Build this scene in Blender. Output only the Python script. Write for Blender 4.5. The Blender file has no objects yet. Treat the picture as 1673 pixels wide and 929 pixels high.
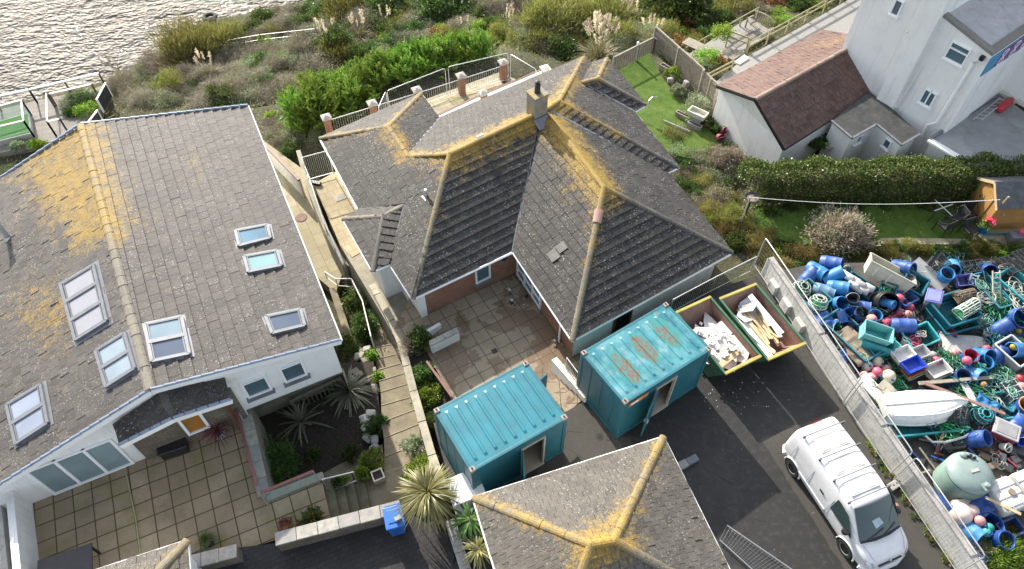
import bpy, math, random
import numpy as np
from mathutils import Vector, Matrix
R = math.radians
rnd = random.Random(7)
SC = bpy.context.scene
COL = SC.collection

# ---------------------------------------------------------------- camera, sky, sun, exposure
CAM_H = 23.5; FOC = 1180.0; CX, CY = 836.5, 464.5; TH = math.atan((1370 - 464.5) / FOC)
cd = bpy.data.cameras.new('camera'); cam = bpy.data.objects.new('camera', cd); COL.objects.link(cam)
cd.sensor_width = 36; cd.lens = FOC / 1673 * 36; cd.clip_start = 0.2; cd.clip_end = 4000
cam.location = (0, 0, CAM_H); cam.rotation_euler = (TH, 0, 0); SC.camera = cam
SUN_AZ, SUN_EL = 29.0, 29.5
SUN = Vector((-math.sin(R(SUN_AZ)) * math.cos(R(SUN_EL)), math.cos(R(SUN_AZ)) * math.cos(R(SUN_EL)), math.sin(R(SUN_EL))))
w = bpy.data.worlds.new('World'); SC.world = w; w.use_nodes = True
nt = w.node_tree; bg = nt.nodes['Background']; sky = nt.nodes.new('ShaderNodeTexSky')
sky.sky_type = 'NISHITA'; sky.sun_disc = False; sky.sun_elevation = R(SUN_EL); sky.sun_rotation = R(-SUN_AZ)
sky.air_density = 1.0; sky.dust_density = 2.0; sky.ozone_density = 1.0
hs_ = nt.nodes.new('ShaderNodeHueSaturation'); hs_.inputs['Saturation'].default_value = 0.5; nt.links.new(sky.outputs[0], hs_.inputs['Color']); nt.links.new(hs_.outputs[0], bg.inputs[0]); bg.inputs[1].default_value = 0.15
sd = bpy.data.lights.new('sun', 'SUN'); sun = bpy.data.objects.new('sun', sd); COL.objects.link(sun)
sd.energy = 4.1; sd.angle = R(0.6); sd.color = (1.0, 0.93, 0.82)
sun.rotation_euler = SUN.to_track_quat('Z', 'Y').to_euler()
SC.view_settings.view_transform = 'Standard'; SC.view_settings.look = 'None'
SC.view_settings.exposure = 1.22; SC.view_settings.gamma = 1.0
SC.view_settings.use_curve_mapping = False

# ---------------------------------------------------------------- survey helpers: bearing (u, v) from the drone at a known height z -> point in metres
def ray(u, v):
    x = (u - CX) / FOC; y = -(v - CY) / FOC
    s, c = math.sin(TH), math.cos(TH)
    return Vector((x, s + y * c, -c + y * s))
def at(u, v, z=0.0):
    d = ray(u, v); t = (z - CAM_H) / d.z
    return Vector((d.x * t, d.y * t, z))
def at_line(u, v, p, q):
    d = ray(u, v); n = Vector((-(q.y - p.y), q.x - p.x)); n.normalize()
    t = (p.x * n.x + p.y * n.y) / (d.x * n.x + d.y * n.y)
    return Vector((d.x * t, d.y * t, CAM_H + d.z * t))

# ---------------------------------------------------------------- mesh builder
class MB:
    def __init__(s, uvrot=0.0):
        s.v = []; s.f = []; s.uv = []; s.li = None; s.rot = uvrot
    def fuv(s, pts):
        n = (pts[1] - pts[0]).cross(pts[-1] - pts[0])
        if n.length < 1e-9 and len(pts) > 3: n = (pts[2] - pts[1]).cross(pts[0] - pts[1])
        if n.length > 0: n.normalize()
        if abs(n.z) > 0.7:
            c, si = math.cos(s.rot), math.sin(s.rot)
            return [(p.x * c + p.y * si, -p.x * si + p.y * c) for p in pts]
        t = Vector((-n.y, n.x, 0)); t = t.normalized() if t.length > 1e-6 else Vector((1, 0, 0))
        return [(p.dot(t), p.z) for p in pts]
    def face(s, pts, uv=None):
        pts = [Vector(p) for p in pts]
        b = len(s.v); s.v += pts; s.f.append(list(range(b, b + len(pts)))); s.uv += (uv or s.fuv(pts))
    def mesh_faces(s, pts, faces):          # shared verts
        pts = [Vector(p) for p in pts]; b = len(s.v); s.v += pts
        for f in faces:
            s.f.append([b + i for i in f]); s.uv += s.fuv([pts[i] for i in f])
    def box(s, c, size, rz=0.0, M=None):
        hx, hy, hz = size[0] / 2, size[1] / 2, size[2] / 2
        T = M if M is not None else Matrix.Translation(Vector(c)) @ Matrix.Rotation(rz, 4, 'Z')
        if M is not None: T = M @ Matrix.Translation(Vector(c))
        P = [T @ Vector((x * hx, y * hy, z * hz)) for z in (-1, 1) for x, y in ((-1, -1), (1, -1), (1, 1), (-1, 1))]
        s.mesh_faces(P, [(3, 2, 1, 0), (4, 5, 6, 7), (0, 1, 5, 4), (1, 2, 6, 5), (2, 3, 7, 6), (3, 0, 4, 7)])
    def prism(s, poly, z0, z1):
        P = [Vector((p[0], p[1])) for p in poly]
        if sum(P[i].x * P[(i + 1) % len(P)].y - P[(i + 1) % len(P)].x * P[i].y for i in range(len(P))) < 0: P.reverse()
        n = len(P)
        s.mesh_faces([(p.x, p.y, z0) for p in P] + [(p.x, p.y, z1) for p in P],
                     [tuple(range(n - 1, -1, -1)), tuple(range(n, 2 * n))] + [(i, (i + 1) % n, n + (i + 1) % n, n + i) for i in range(n)])
    def beam(s, p, q, wd, ht, up=Vector((0, 0, 1))):    # box from p to q
        p, q = Vector(p), Vector(q); d = q - p; L = d.length
        if L < 1e-5: return
        x = d / L; y = up.cross(x)
        if y.length < 1e-4: y = Vector((0, 1, 0)).cross(x)
        y.normalize(); z = x.cross(y)
        M = Matrix(((x.x, y.x, z.x, 0), (x.y, y.y, z.y, 0), (x.z, y.z, z.z, 0), (0, 0, 0, 1)))
        s.box((L / 2, 0, 0), (L, wd, ht), M=Matrix.Translation(p) @ M)
    def tube(s, pts, r, n=6, cap=True, rr=None):
        pts = [Vector(p) for p in pts]; rings = []
        for i, p in enumerate(pts):
            d = (pts[min(i + 1, len(pts) - 1)] - pts[max(i - 1, 0)])
            d = d.normalized() if d.length > 1e-8 else Vector((0, 0, 1))
            a = d.cross(Vector((0, 0, 1)) if abs(d.z) < 0.9 else Vector((1, 0, 0))).normalized(); b = d.cross(a)
            ri = rr[i] if rr else r
            rings.append([p + (a * math.cos(2 * math.pi * k / n) + b * math.sin(2 * math.pi * k / n)) * ri for k in range(n)])
        V = [q for g in rings for q in g]; F = []
        for i in range(len(rings) - 1):
            for k in range(n): F.append((i * n + k, (i + 1) * n + k, (i + 1) * n + (k + 1) % n, i * n + (k + 1) % n))
        if cap: F.append(tuple(range(n))); F.append(tuple(range(len(V) - 1, len(V) - n - 1, -1)))
        s.mesh_faces(V, F)
    def lathe(s, prof, n=16, M=Matrix.Identity(4), close=False):
        V = [M @ Vector((r * math.cos(2 * math.pi * k / n), r * math.sin(2 * math.pi * k / n), z)) for r, z in prof for k in range(n)]
        F = [(i * n + k, i * n + (k + 1) % n, (i + 1) * n + (k + 1) % n, (i + 1) * n + k) for i in range(len(prof) - 1) for k in range(n)]
        s.mesh_faces(V, F)
    def build(s, name, mat, parent=None, smooth=False, bev=0, seg=2, world=True):
        me = bpy.data.meshes.new(name)
        V = s.v
        if parent is not None and world:
            Mi = root_matrix(parent).inverted(); V = [Mi @ p for p in V]
        me.from_pydata([tuple(p) for p in V], [], s.f)
        if len(s.uv) == len(me.loops):
            ul = me.uv_layers.new(name='uv'); ul.data.foreach_set('uv', np.array(s.uv, dtype=np.float32).ravel())
        if s.li is not None:
            at_ = me.attributes.new('lichen', 'FLOAT', 'POINT'); at_.data.foreach_set('value', np.array(s.li, dtype=np.float32))
        if mat is not None: me.materials.append(mat)
        if smooth:
            me.polygons.foreach_set('use_smooth', [True] * len(me.polygons))
        o = bpy.data.objects.new(name, me); COL.objects.link(o)
        if smooth and smooth != 'all':
            try: me.set_sharp_from_angle(angle=R(38))
            except Exception: pass
        if parent is not None: o.parent = parent
        if bev:
            b = o.modifiers.new('bevel', 'BEVEL'); b.width = bev; b.segments = seg; b.limit_method = 'ANGLE'; b.angle_limit = R(40)
        return o
def root_matrix(o):
    M = o.matrix_basis.copy()
    p = o.parent
    while p is not None: M = p.matrix_basis @ M; p = p.parent
    return M
def thing(name, label, cat, loc=(0, 0, 0), rz=0.0, group=None):
    o = bpy.data.objects.new(name, None); COL.objects.link(o); o.empty_display_size = 0.2
    o.location = loc; o.rotation_euler = (0, 0, rz); return tag(o, label, cat, group)
def tag(o, label, cat, group=None, kind=None):
    if label: o['label'] = label
    if cat: o['category'] = cat
    if group: o['group'] = group
    if kind: o['kind'] = kind
    return o
def dup(root, loc, rot=None, scale=None, label=None, group=None):
    def cp(o, par):
        c = o.copy(); COL.objects.link(c)
        if par is not None: c.parent = par
        for ch in o.children: cp(ch, c)
        return c
    r = cp(root, None); r.location = loc
    if rot is not None: r.rotation_euler = rot if hasattr(rot, '__len__') else (0, 0, rot)
    if scale is not None: r.scale = scale if hasattr(scale, '__len__') else (scale,) * 3
    if label: r['label'] = label
    if group: r['group'] = group
    return r
def structure(o): o['kind'] = 'structure'; return o

# ---------------------------------------------------------------- materials
class NT:
    def __init__(s, name):
        s.m = bpy.data.materials.new(name); s.m.use_nodes = True; s.t = s.m.node_tree
        s.b = s.t.nodes['Principled BSDF']; s.out = s.t.nodes['Material Output']
    def n(s, typ, **kw):
        nd = s.t.nodes.new('ShaderNode' + typ)
        for k, v in kw.items():
            if k.startswith('i_'):
                key = k[2:]; key = int(key) if key.isdigit() else key.replace('_', ' ')
                nd.inputs[key].default_value = v
            else: setattr(nd, k, v)
        return nd
    def l(s, a, b): s.t.links.new(a, b)
    def coord(s, which='Object', scale=None):
        c = s.n('TexCoord').outputs[which]
        if scale is not None:
            mp = s.n('Mapping'); mp.inputs['Scale'].default_value = scale; s.l(c, mp.inputs[0]); c = mp.outputs[0]
        return c
    def wpos(s): return s.n('NewGeometry').outputs['Position']
    def noise(s, vec, scale, detail=4, rough=0.6):
        k = s.n('TexNoise'); k.inputs['Scale'].default_value = scale; k.inputs['Detail'].default_value = detail; k.inputs['Roughness'].default_value = rough
        s.l(vec, k.inputs['Vector']); return k.outputs['Fac']
    def voro(s, vec, scale, out='Distance', feature='F1'):
        k = s.n('TexVoronoi', feature=feature); k.inputs['Scale'].default_value = scale; s.l(vec, k.inputs['Vector']); return k.outputs[out]
    def ramp(s, fac, stops, interp='LINEAR'):
        r = s.n('ValToRGB'); e = r.color_ramp; e.interpolation = interp
        while len(e.elements) < len(stops): e.elements.new(0.5)
        for el, (p, c) in zip(e.elements, stops):
            el.position = p; el.color = (c, c, c, 1) if not hasattr(c, '__len__') else (*c, 1)
        s.l(fac, r.inputs[0]); return r.outputs[0]
    def mix(s, fac, a, b, typ='MIX'):
        k = s.n('Mix', data_type='RGBA', blend_type=typ)
        for val, inp in ((fac, k.inputs[0]), (a, k.inputs[6]), (b, k.inputs[7])):
            if hasattr(val, 'is_output'): s.l(val, inp)
            elif hasattr(val, '__len__'): inp.default_value = (*val, 1)
            else: inp.default_value = val
        return k.outputs[2]
    def math(s, op, a, b=0.0, clamp=False):
        k = s.n('Math', operation=op, use_clamp=clamp)
        for val, inp in ((a, k.inputs[0]), (b, k.inputs[1])):
            if hasattr(val, 'is_output'): s.l(val, inp)
            else: inp.default_value = val
        return k.outputs[0]
    def bump(s, h, strength=0.5, dist=0.02):
        k = s.n('Bump'); k.inputs['Strength'].default_value = strength; k.inputs['Distance'].default_value = dist
        s.l(h, k.inputs['Height']); s.l(k.outputs[0], s.b.inputs['Normal'])
    def color(s, c):
        if hasattr(c, 'is_output'): s.l(c, s.b.inputs['Base Color'])
        else: s.b.inputs['Base Color'].default_value = (*c, 1)
    def set(s, rough=0.8, metal=0.0, spec=0.5):
        s.b.inputs['Roughness'].default_value = rough; s.b.inputs['Metallic'].default_value = metal
        s.b.inputs['Specular IOR Level'].default_value = spec
        return s.m
def dk(c, f): return tuple(max(0, x * f) for x in c)

def m_plain(name, c, rough=0.6, metal=0.0, var=0.25, sc=3.0, dirt=None, bump=0.0, bsc=40, spec=0.5):
    t = NT(name); p = t.coord('Object')
    f = t.noise(p, sc, 5, 0.65); col = t.mix(t.ramp(f, [(0.3, 0), (0.7, 1)]), dk(c, 1 - var), dk(c, 1 + var * 0.6))
    if dirt:
        d = t.ramp(t.noise(p, sc * 2.3, 6, 0.75), [(0.5, 0), (0.68, 1)]); col = t.mix(t.math('MULTIPLY', d, 0.6), col, dirt)
    t.color(col)
    if bump: t.bump(t.noise(p, bsc, 4), bump, 0.01)
    return t.set(rough, metal, spec)

def m_tiles(name, c1, c2, speck=0.5, moss=0.35, lich=1.0, lc=((0.40, 0.265, 0.03), (0.21, 0.125, 0.03)), rough=0.68):
    """concrete roof tiles: every tile is its own island; pale lichen spots, ochre lichen where the attribute says so"""
    t = NT(name); p = t.wpos(); isl = t.n('NewGeometry').outputs['Random Per Island']
    col = t.mix(isl, c1, c2)
    big = t.noise(p, 0.55, 4, 0.6); col = t.mix(t.ramp(big, [(0.35, 0), (0.7, 1)]), col, t.mix(0.5, col, dk(c2, 1.35)))
    col = t.mix(t.math('MULTIPLY', t.ramp(t.noise(p, 9, 5, 0.7), [(0.45, 0), (0.7, 1)]), moss), col, (0.028, 0.028, 0.024))
    # fine grain of lichen crust
    g = t.ramp(t.noise(p, 30, 3, 0.8), [(0.50, 0), (0.66, 1)]); col = t.mix(t.math('MULTIPLY', g, 0.35), col, dk(c2, 1.8))
    d = t.voro(p, 9.0); m1 = t.ramp(t.noise(p, 1.3, 4), [(0.42, 0), (0.62, 1)])
    sp = t.math('MULTIPLY', t.ramp(d, [(0.17, 1), (0.27, 0)]), m1)
    sp2 = t.math('MULTIPLY', t.ramp(t.voro(p, 17.0), [(0.16, 1), (0.26, 0)]), t.ramp(t.noise(p, 2.1, 4), [(0.45, 0), (0.6, 1)]))
    sp = t.math('MAXIMUM', sp, sp2)
    col = t.mix(t.math('MULTIPLY', sp, speck), col, (0.42, 0.42, 0.39))
    a = t.n('Attribute', attribute_name='lichen').outputs['Fac']
    ln = t.noise(p, 2.2, 6, 0.78); ln2 = t.noise(p, 16, 4, 0.7)
    lm = t.math('ADD', t.math('MULTIPLY', ln, 1.5), t.math('MULTIPLY', ln2, 1.3))
    lm = t.math('SUBTRACT', t.math('ADD', lm, t.math('MULTIPLY', a, 0.56 * lich)), 1.4)
    lm = t.ramp(lm, [(0.24, 0), (0.40, .55), (0.72, 1)])
    lcol = t.mix(t.ramp(t.noise(p, 24, 3, .7), [(0.38, 0), (0.62, 1)]), lc[1], lc[0])
    col = t.mix(t.math('MULTIPLY', lm, 0.9), col, lcol)
    t.color(col); t.bump(t.math('ADD', t.noise(p, 55, 4, 0.7), t.math('MULTIPLY', sp, 0.6)), 0.55, 0.012)
    return t.set(rough, 0, 0.3)

def m_slabs(name, c1, c2, sx, sy, joint=(0.05, 0.045, 0.03), off=0.0, mortar=0.03, moss=None, stain=None, rough=0.85, jw=1.0, bump=0.4):
    t = NT(name); uv = t.coord('UV'); p = t.wpos()
    b = t.n('TexBrick'); b.offset = off; b.squash = 1.0
    b.inputs['Scale'].default_value = 1.0; b.inputs['Brick Width'].default_value = sx; b.inputs['Row Height'].default_value = sy
    b.inputs['Mortar Size'].default_value = mortar * jw * 0.5; b.inputs['Mortar Smooth'].default_value = 0.3; b.inputs['Bias'].default_value = 0.0
    b.inputs['Color1'].default_value = (0, 0, 0, 1); b.inputs['Color2'].default_value = (1, 1, 1, 1); b.inputs['Mortar'].default_value = (.5, .5, .5, 1)
    wob = t.n('VectorMath', operation='ADD'); nz = t.n('TexNoise'); nz.inputs['Scale'].default_value = 3.0; t.l(uv, nz.inputs['Vector'])
    sc = t.n('VectorMath', operation='SCALE'); sc.inputs['Scale'].default_value = 0.02; t.l(nz.outputs['Color'], sc.inputs[0])
    t.l(uv, wob.inputs[0]); t.l(sc.outputs[0], wob.inputs[1]); t.l(wob.outputs[0], b.inputs['Vector'])
    col = t.mix(b.outputs['Color'], c1, c2)
    col = t.mix(t.ramp(t.noise(p, 1.1, 5, 0.65), [(0.3, 0), (0.75, 1)]), dk(c1, 0.72), col)
    col = t.mix(t.math('MULTIPLY', t.ramp(t.noise(p, 25, 4, 0.7), [(0.4, 0), (0.7, 1)]), 0.35), col, dk(c1, 0.6))
    if moss: col = t.mix(t.math('MULTIPLY', t.ramp(t.noise(p, 0.9, 5, 0.7), [(0.52, 0), (0.66, 1)]), 0.6), col, moss)
    rg = None
    if stain:
        sm = t.ramp(t.noise(p, 0.55, 6, 0.62), [(0.50, 0), (0.53, 1)]); col = t.mix(t.math('MULTIPLY', sm, 0.85), col, stain)
        rg = t.ramp(sm, [(0, rough), (1, 0.35)])
    col = t.mix(t.math('MULTIPLY', b.outputs['Fac'], 0.92), col, joint)
    t.color(col)
    if rg is not None: t.l(rg, t.b.inputs['Roughness'])
    t.bump(t.math('SUBTRACT', t.noise(p, 40, 4), t.math('MULTIPLY', b.outputs['Fac'], 1.5)), bump, 0.012)
    m = t.set(rough, 0, 0.35)
    return m

def m_leaf(name, c1, c2, c3=None, rough=0.5, trans=0.35, c4=None):
    t = NT(name); isl = t.n('NewGeometry').outputs['Random Per Island']; ob = t.n('ObjectInfo').outputs['Random']
    c3 = c3 or dk(c2, 1.3)
    col = t.ramp(isl, [(0.0, c1), (0.5, c2), (0.85, c3), (1.0, c4 or c3)])
    hs = t.n('HueSaturation'); t.l(col, hs.inputs['Color'])
    t.l(t.ramp(ob, [(0, 0.47), (1, 0.52)]), hs.inputs['Hue']); t.l(t.math('ADD', t.math('MULTIPLY', ob, 0.5), 0.8), hs.inputs['Value'])
    t.color(hs.outputs[0]); t.set(rough, 0, 0.4)
    if trans:
        tr = t.n('BsdfTranslucent'); t.l(hs.outputs[0], tr.inputs[0]); mx = t.n('MixShader'); mx.inputs[0].default_value = trans
        t.l(t.b.outputs[0], mx.inputs[1]); t.l(tr.outputs[0], mx.inputs[2]); t.l(mx.outputs[0], t.out.inputs[0])
    return t.m

def m_glass(name, c=(0.08, 0.13, 0.16), rough=0.05):
    t = NT(name); p = t.coord('Object')
    t.color(t.mix(t.ramp(t.noise(p, 0.6, 2), [(0.3, 0), (0.7, 1)]), dk(c, 0.8), dk(c, 1.15))); t.set(rough, 0, 0.55)
    return t.m
def m_clear(name, tint=(0.75, 0.88, 0.85), op=0.35):
    t = NT(name); t.color(tint); t.set(0.05, 0, 0.6)
    tr = t.n('BsdfTransparent'); tr.inputs[0].default_value = (*tint, 1); mx = t.n('MixShader'); mx.inputs[0].default_value = op
    t.l(tr.outputs[0], mx.inputs[1]); t.l(t.b.outputs[0], mx.inputs[2]); t.l(mx.outputs[0], t.out.inputs[0]); return t.m

M = {}
t = NT('white_render'); p = t.wpos(); col = t.mix(t.ramp(t.noise(p, .8, 5, .65), [(.3, 0), (.7, 1)]), (.70, .70, .68), (.78, .78, .76))
mp = t.n('Mapping'); mp.inputs['Scale'].default_value = (3.2, 3.2, .22); t.l(p, mp.inputs[0]); col = t.mix(t.math('MULTIPLY', t.ramp(t.noise(mp.outputs[0], 1.0, 5, .7), [(.52, 0), (.72, 1)]), .45), col, (.42, .42, .38)); col = t.mix(t.math('MULTIPLY', t.ramp(t.noise(p, 5, 6, .75), [(.58, 0), (.7, 1)]), .3), col, (.40, .39, .33))
t.color(col); t.bump(t.noise(p, 55, 4), .3, .01); M['white_render'] = t.set(.85)
M['white_paint'] = m_plain('white_paint', (0.80, 0.80, 0.78), 0.45, var=0.05, sc=2, bump=0)
M['old_white'] = m_plain('old_white', (0.62, 0.60, 0.52), 0.85, var=0.2, sc=2.5, dirt=(0.25, 0.24, 0.18), bump=0.3)
M['wall_paint'] = m_plain('wall_paint', (0.60, 0.59, 0.55), 0.9, var=0.16, sc=1.6, dirt=(0.25, 0.24, 0.20), bump=0.4, bsc=30)
M['upvc'] = m_plain('upvc', (0.82, 0.83, 0.83), 0.3, var=0.03)
M['brick'] = m_slabs('brick', (0.27, 0.09, 0.05), (0.42, 0.22, 0.14), 0.235, 0.078, joint=(0.30, 0.27, 0.22), off=0.5, mortar=0.016, moss=(0.10, 0.09, 0.05), bump=0.6)
M['stone'] = m_slabs('stone', (0.16, 0.13, 0.10), (0.30, 0.26, 0.20), 0.38, 0.10, joint=(0.06, 0.055, 0.05), off=0.37, mortar=0.02, moss=(0.10, 0.10, 0.05), bump=0.9)
M['coping'] = m_plain('coping', (0.36, 0.345, 0.32), 0.9, var=0.3, sc=1.7, dirt=(0.13, 0.13, 0.11), bump=0.4)
M['concrete'] = m_plain('concrete', (0.30, 0.275, 0.215), 0.9, var=0.28, sc=1.4, dirt=(0.13, 0.125, 0.075), bump=0.5, bsc=28)
M['step_edge'] = m_plain('step_edge', (.31, .28, .20), .9, var=.2)
M['concrete_step'] = m_plain('concrete_step', (0.225, 0.19, 0.13), 0.9, var=0.4, sc=1.3, dirt=(0.15, 0.135, 0.085), bump=0.5, bsc=30)
M['steel'] = m_plain('steel', (0.62, 0.63, 0.63), 0.38, 0.85, var=0.12, sc=8)
M['galv'] = m_plain('galv', (0.55, 0.56, 0.56), 0.5, 0.6, var=0.15, sc=9)
M['black_plastic'] = m_plain('black_plastic', (0.018, 0.018, 0.02), 0.4, var=0.3, sc=5)
M['wood_old'] = m_plain('wood_old', (0.30, 0.265, 0.215), 0.85, var=0.35, sc=6, dirt=(0.16, 0.17, 0.10), bump=0.4)
M['wood_brown'] = m_plain('wood_brown', (0.13, 0.055, 0.035), 0.6, var=0.3, sc=5)
M['glass'] = m_glass('glass')
M['glass_pale'] = m_glass('glass_pale', (0.20, 0.27, 0.29), 0.06)
M['glass_clear'] = m_clear('glass_clear', op=.15)
M['lead'] = m_plain('lead', (0.17, 0.18, 0.20), 0.55, 0.2, var=0.2)
M['gutter_grey'] = m_plain('gutter_grey', (0.20, 0.25, 0.33), 0.4, var=0.15)
M['soil'] = m_plain('soil', (0.035, 0.027, 0.02), 0.95, var=0.5, sc=9, dirt=(0.11, 0.095, 0.075), bump=1.0, bsc=22)
M['metal_black'] = m_plain('metal_black', (0.02, 0.02, 0.02), 0.5, 0.3)
# ---------------------------------------------------------------- roofs
def clip_half(poly, ax, lim, keep_less):
    out = []
    for i in range(len(poly)):
        a, b = poly[i], poly[(i + 1) % len(poly)]
        ia = (a[ax] <= lim) if keep_less else (a[ax] >= lim); ib = (b[ax] <= lim) if keep_less else (b[ax] >= lim)
        if ia: out.append(a)
        if ia != ib:
            t = (lim - a[ax]) / (b[ax] - a[ax]); out.append((a[0] + (b[0] - a[0]) * t, a[1] + (b[1] - a[1]) * t))
    return out
def newell(P):
    n = Vector((0, 0, 0))
    for i in range(len(P)):
        a, b = P[i], P[(i + 1) % len(P)]
        n += Vector(((a.y - b.y) * (a.z + b.z), (a.z - b.z) * (a.x + b.x), (a.x - b.x) * (a.y + b.y)))
    n.normalize(); return n if n.z > 0 else -n
def seg_d(p, a, b):
    d = b - a; t = max(0, min(1, (p - a).dot(d) / max(1e-9, d.dot(d)))); return (p - a - d * t).length
def lichen_at(p, lines):
    r = 0.0
    for a, b, rad, st in lines: r = max(r, st * math.exp(-(seg_d(p, a, b) / rad) ** 2))
    return r
def tiled(mb, poly, gauge=0.33, tw=0.33, lines=(), th=0.028, jit=0.006, gap=0.010, half=0.5):
    """lay individual overlapping tiles on a roof slope, cut at its outline"""
    if mb.li is None: mb.li = []
    n = newell(poly); u = Vector((0, 0, 1)).cross(n); u = u.normalized(); v = n.cross(u)
    c = sum(poly, Vector()) / len(poly)
    lo = min((p - c).dot(v) for p in poly); lu = min((p - c).dot(u) for p in poly)
    o = c + v * lo + u * lu
    P2 = [((p - o).dot(u), (p - o).dot(v)) for p in poly]
    hv = max(p[1] for p in P2); hu = max(p[0] for p in P2)
    mb.face([o + u * q[0] + v * q[1] - n * 0.04 for q in P2]); mb.li += [0] * len(poly)
    for j in range(int(hv / gauge) + 1):
        row = clip_half(clip_half(P2, 1, j * gauge, False), 1, (j + 1) * gauge + 0.02, True)
        if len(row) < 3: continue
        sh = (j % 2) * half * tw + (rnd.random() - .5) * 0.02
        i0 = int((min(p[0] for p in row) - sh) // tw); i1 = int((max(p[0] for p in row) - sh) // tw) + 1
        for i in range(i0, i1 + 1):
            cell = clip_half(clip_half(row, 0, i * tw + sh + gap / 2, False), 0, (i + 1) * tw + sh - gap / 2, True)
            cc = []
            for q in cell:
                if not cc or abs(q[0] - cc[-1][0]) + abs(q[1] - cc[-1][1]) > 1e-4: cc.append(q)
            if len(cc) > 1 and abs(cc[0][0] - cc[-1][0]) + abs(cc[0][1] - cc[-1][1]) < 1e-4: cc.pop()
            if len(cc) < 3: continue
            ar = abs(sum(cc[k][0] * cc[(k + 1) % len(cc)][1] - cc[(k + 1) % len(cc)][0] * cc[k][1] for k in range(len(cc)))) / 2
            if ar < 4e-4: continue
            dz = rnd.gauss(0, jit); tl = rnd.gauss(0, jit)
            top = []; bot = []
            for q in cc:
                h = th * (1 - (q[1] - j * gauge) / gauge * 0.9) + dz + tl * (q[0] - i * tw - sh - tw / 2) / tw
                b0 = o + u * q[0] + v * q[1]; top.append(b0 + n * max(h, 0.0)); bot.append(b0 + n * (max(h, 0.0) - (.014 if th > .04 else .04)))
            F = [tuple(range(len(cc)))]; m = len(cc)
            F += [(k + m, (k + 1) % m + m, (k + 1) % m, k) for k in range(m)]
            mb.mesh_faces(top + bot, F)
            L = lichen_at(top[0], lines) if lines else 0.0
            mb.li += [lichen_at(p, lines) if lines else 0.0 for p in top] * 2
def caps(mb, a, b, r=0.125, seg=0.42, lines=(), base=0.0, lift=0.0):
    """half round ridge or hip tiles from a to b"""
    if mb.li is None: mb.li = []
    d = b - a; L = d.length; x = d / L; y = Vector((0, 0, 1)).cross(x).normalized(); z = x.cross(y)
    k = max(1, round(L / seg)); s = L / k
    for i in range(k):
        p = a + x * (i * s) + z * (lift + rnd.gauss(0, .004)); q = p + x * (s + 0.02); rr = (r * 1.06, r * 0.98)
        V = []
        for pt, ri in ((p, rr[0]), (q, rr[1])):
            for t in range(7):
                an = math.pi * (t / 6); V.append(pt + y * (math.cos(an) * ri * 1.15) + z * (math.sin(an) * ri * .75 - 0.03))
        F = [(t, t + 1, 8 + t, 7 + t) for t in range(6)] + [tuple(range(6, -1, -1)), tuple(range(7, 14))]
        mb.mesh_faces(V, F); mb.li += [base + (lichen_at(pp, lines) if lines else 0) for pp in V]
class Plane:
    def __init__(s, p, q, tan, inside):
        s.p = p; d = (q - p); d.z = 0; d.normalize(); nrm = Vector((-d.y, d.x, 0))
        if (inside - p).dot(nrm) < 0: nrm = -nrm
        s.n = Vector((-nrm.x * tan, -nrm.y * tan, 1)).normalized()
    def hit(s, u, v):
        r = ray(u, v); o = Vector((0, 0, CAM_H)); t = (s.p - o).dot(s.n) / r.dot(s.n); return o + r * t
def inset(poly, d):
    """offset an outline inwards (list of 2-d vectors)"""
    P = [Vector((p[0], p[1])) for p in poly]
    if sum(P[i].x * P[(i + 1) % len(P)].y - P[(i + 1) % len(P)].x * P[i].y for i in range(len(P))) < 0: P.reverse()
    out = []
    for i in range(len(P)):
        a, b, c = P[i - 1], P[i], P[(i + 1) % len(P)]
        d1 = (b - a).normalized(); d2 = (c - b).normalized(); n1 = Vector((-d1.y, d1.x)); n2 = Vector((-d2.y, d2.x))
        k = 1 + n1.dot(n2); out.append(b + (n1 + n2) * (d / max(k, 0.25)))
    return out
def opening(parent, kind, p, q, s0, s1, z0, z1, mframe, mglass, fw=0.07, proud=0.05, mull=0, sill=None, msill=None, frame_name='frame', transom=None, label=None):
    """a window or glazed door on the wall from p to q (outside on the right-hand side)"""
    d = Vector((q.x - p.x, q.y - p.y, 0)).normalized(); n = Vector((d.y, -d.x, 0)); b = Vector((p.x, p.y, 0))
    P = lambda s, z, o: b + d * s + n * o + Vector((0, 0, z))
    g = MB(); g.face([P(s0, z0, .012), P(s1, z0, .012), P(s1, z1, .012), P(s0, z1, .012)])
    g.face([P(s0, z0, -.02), P(s0, z1, -.02), P(s1, z1, -.02), P(s1, z0, -.02)])
    wob = g.build(kind, mglass, parent)
    f = MB(); h = fw / 2; zz = Vector((0, 0, 1))
    for s in [s0 + h, s1 - h] + [s0 + (s1 - s0) * (k + 1) / (mull + 1) for k in range(mull)]: f.beam(P(s, z0, proud / 2), P(s, z1, proud / 2), fw, proud + .04, up=n)
    for z in [z0 + h, z1 - h] + ([transom] if transom else []): f.beam(P(s0 + fw, z, proud / 2 - .003), P(s1 - fw, z, proud / 2 - .003), proud + .04, fw)
    fo = f.build(frame_name, mframe, None); reparent(fo, wob, parent)
    if sill:
        m = MB(); m.beam(P(s0 - .07, z0 - .035, sill / 2), P(s1 + .07, z0 - .035, sill / 2), sill + .06, .07)
        so = m.build('sill', msill or mframe, None); reparent(so, wob, parent)
    return wob
def reparent(o, par, root):
    """o was built in world space: express its mesh in the space of par"""
    o.data.transform(root_matrix(par).inverted()); o.parent = par

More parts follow.
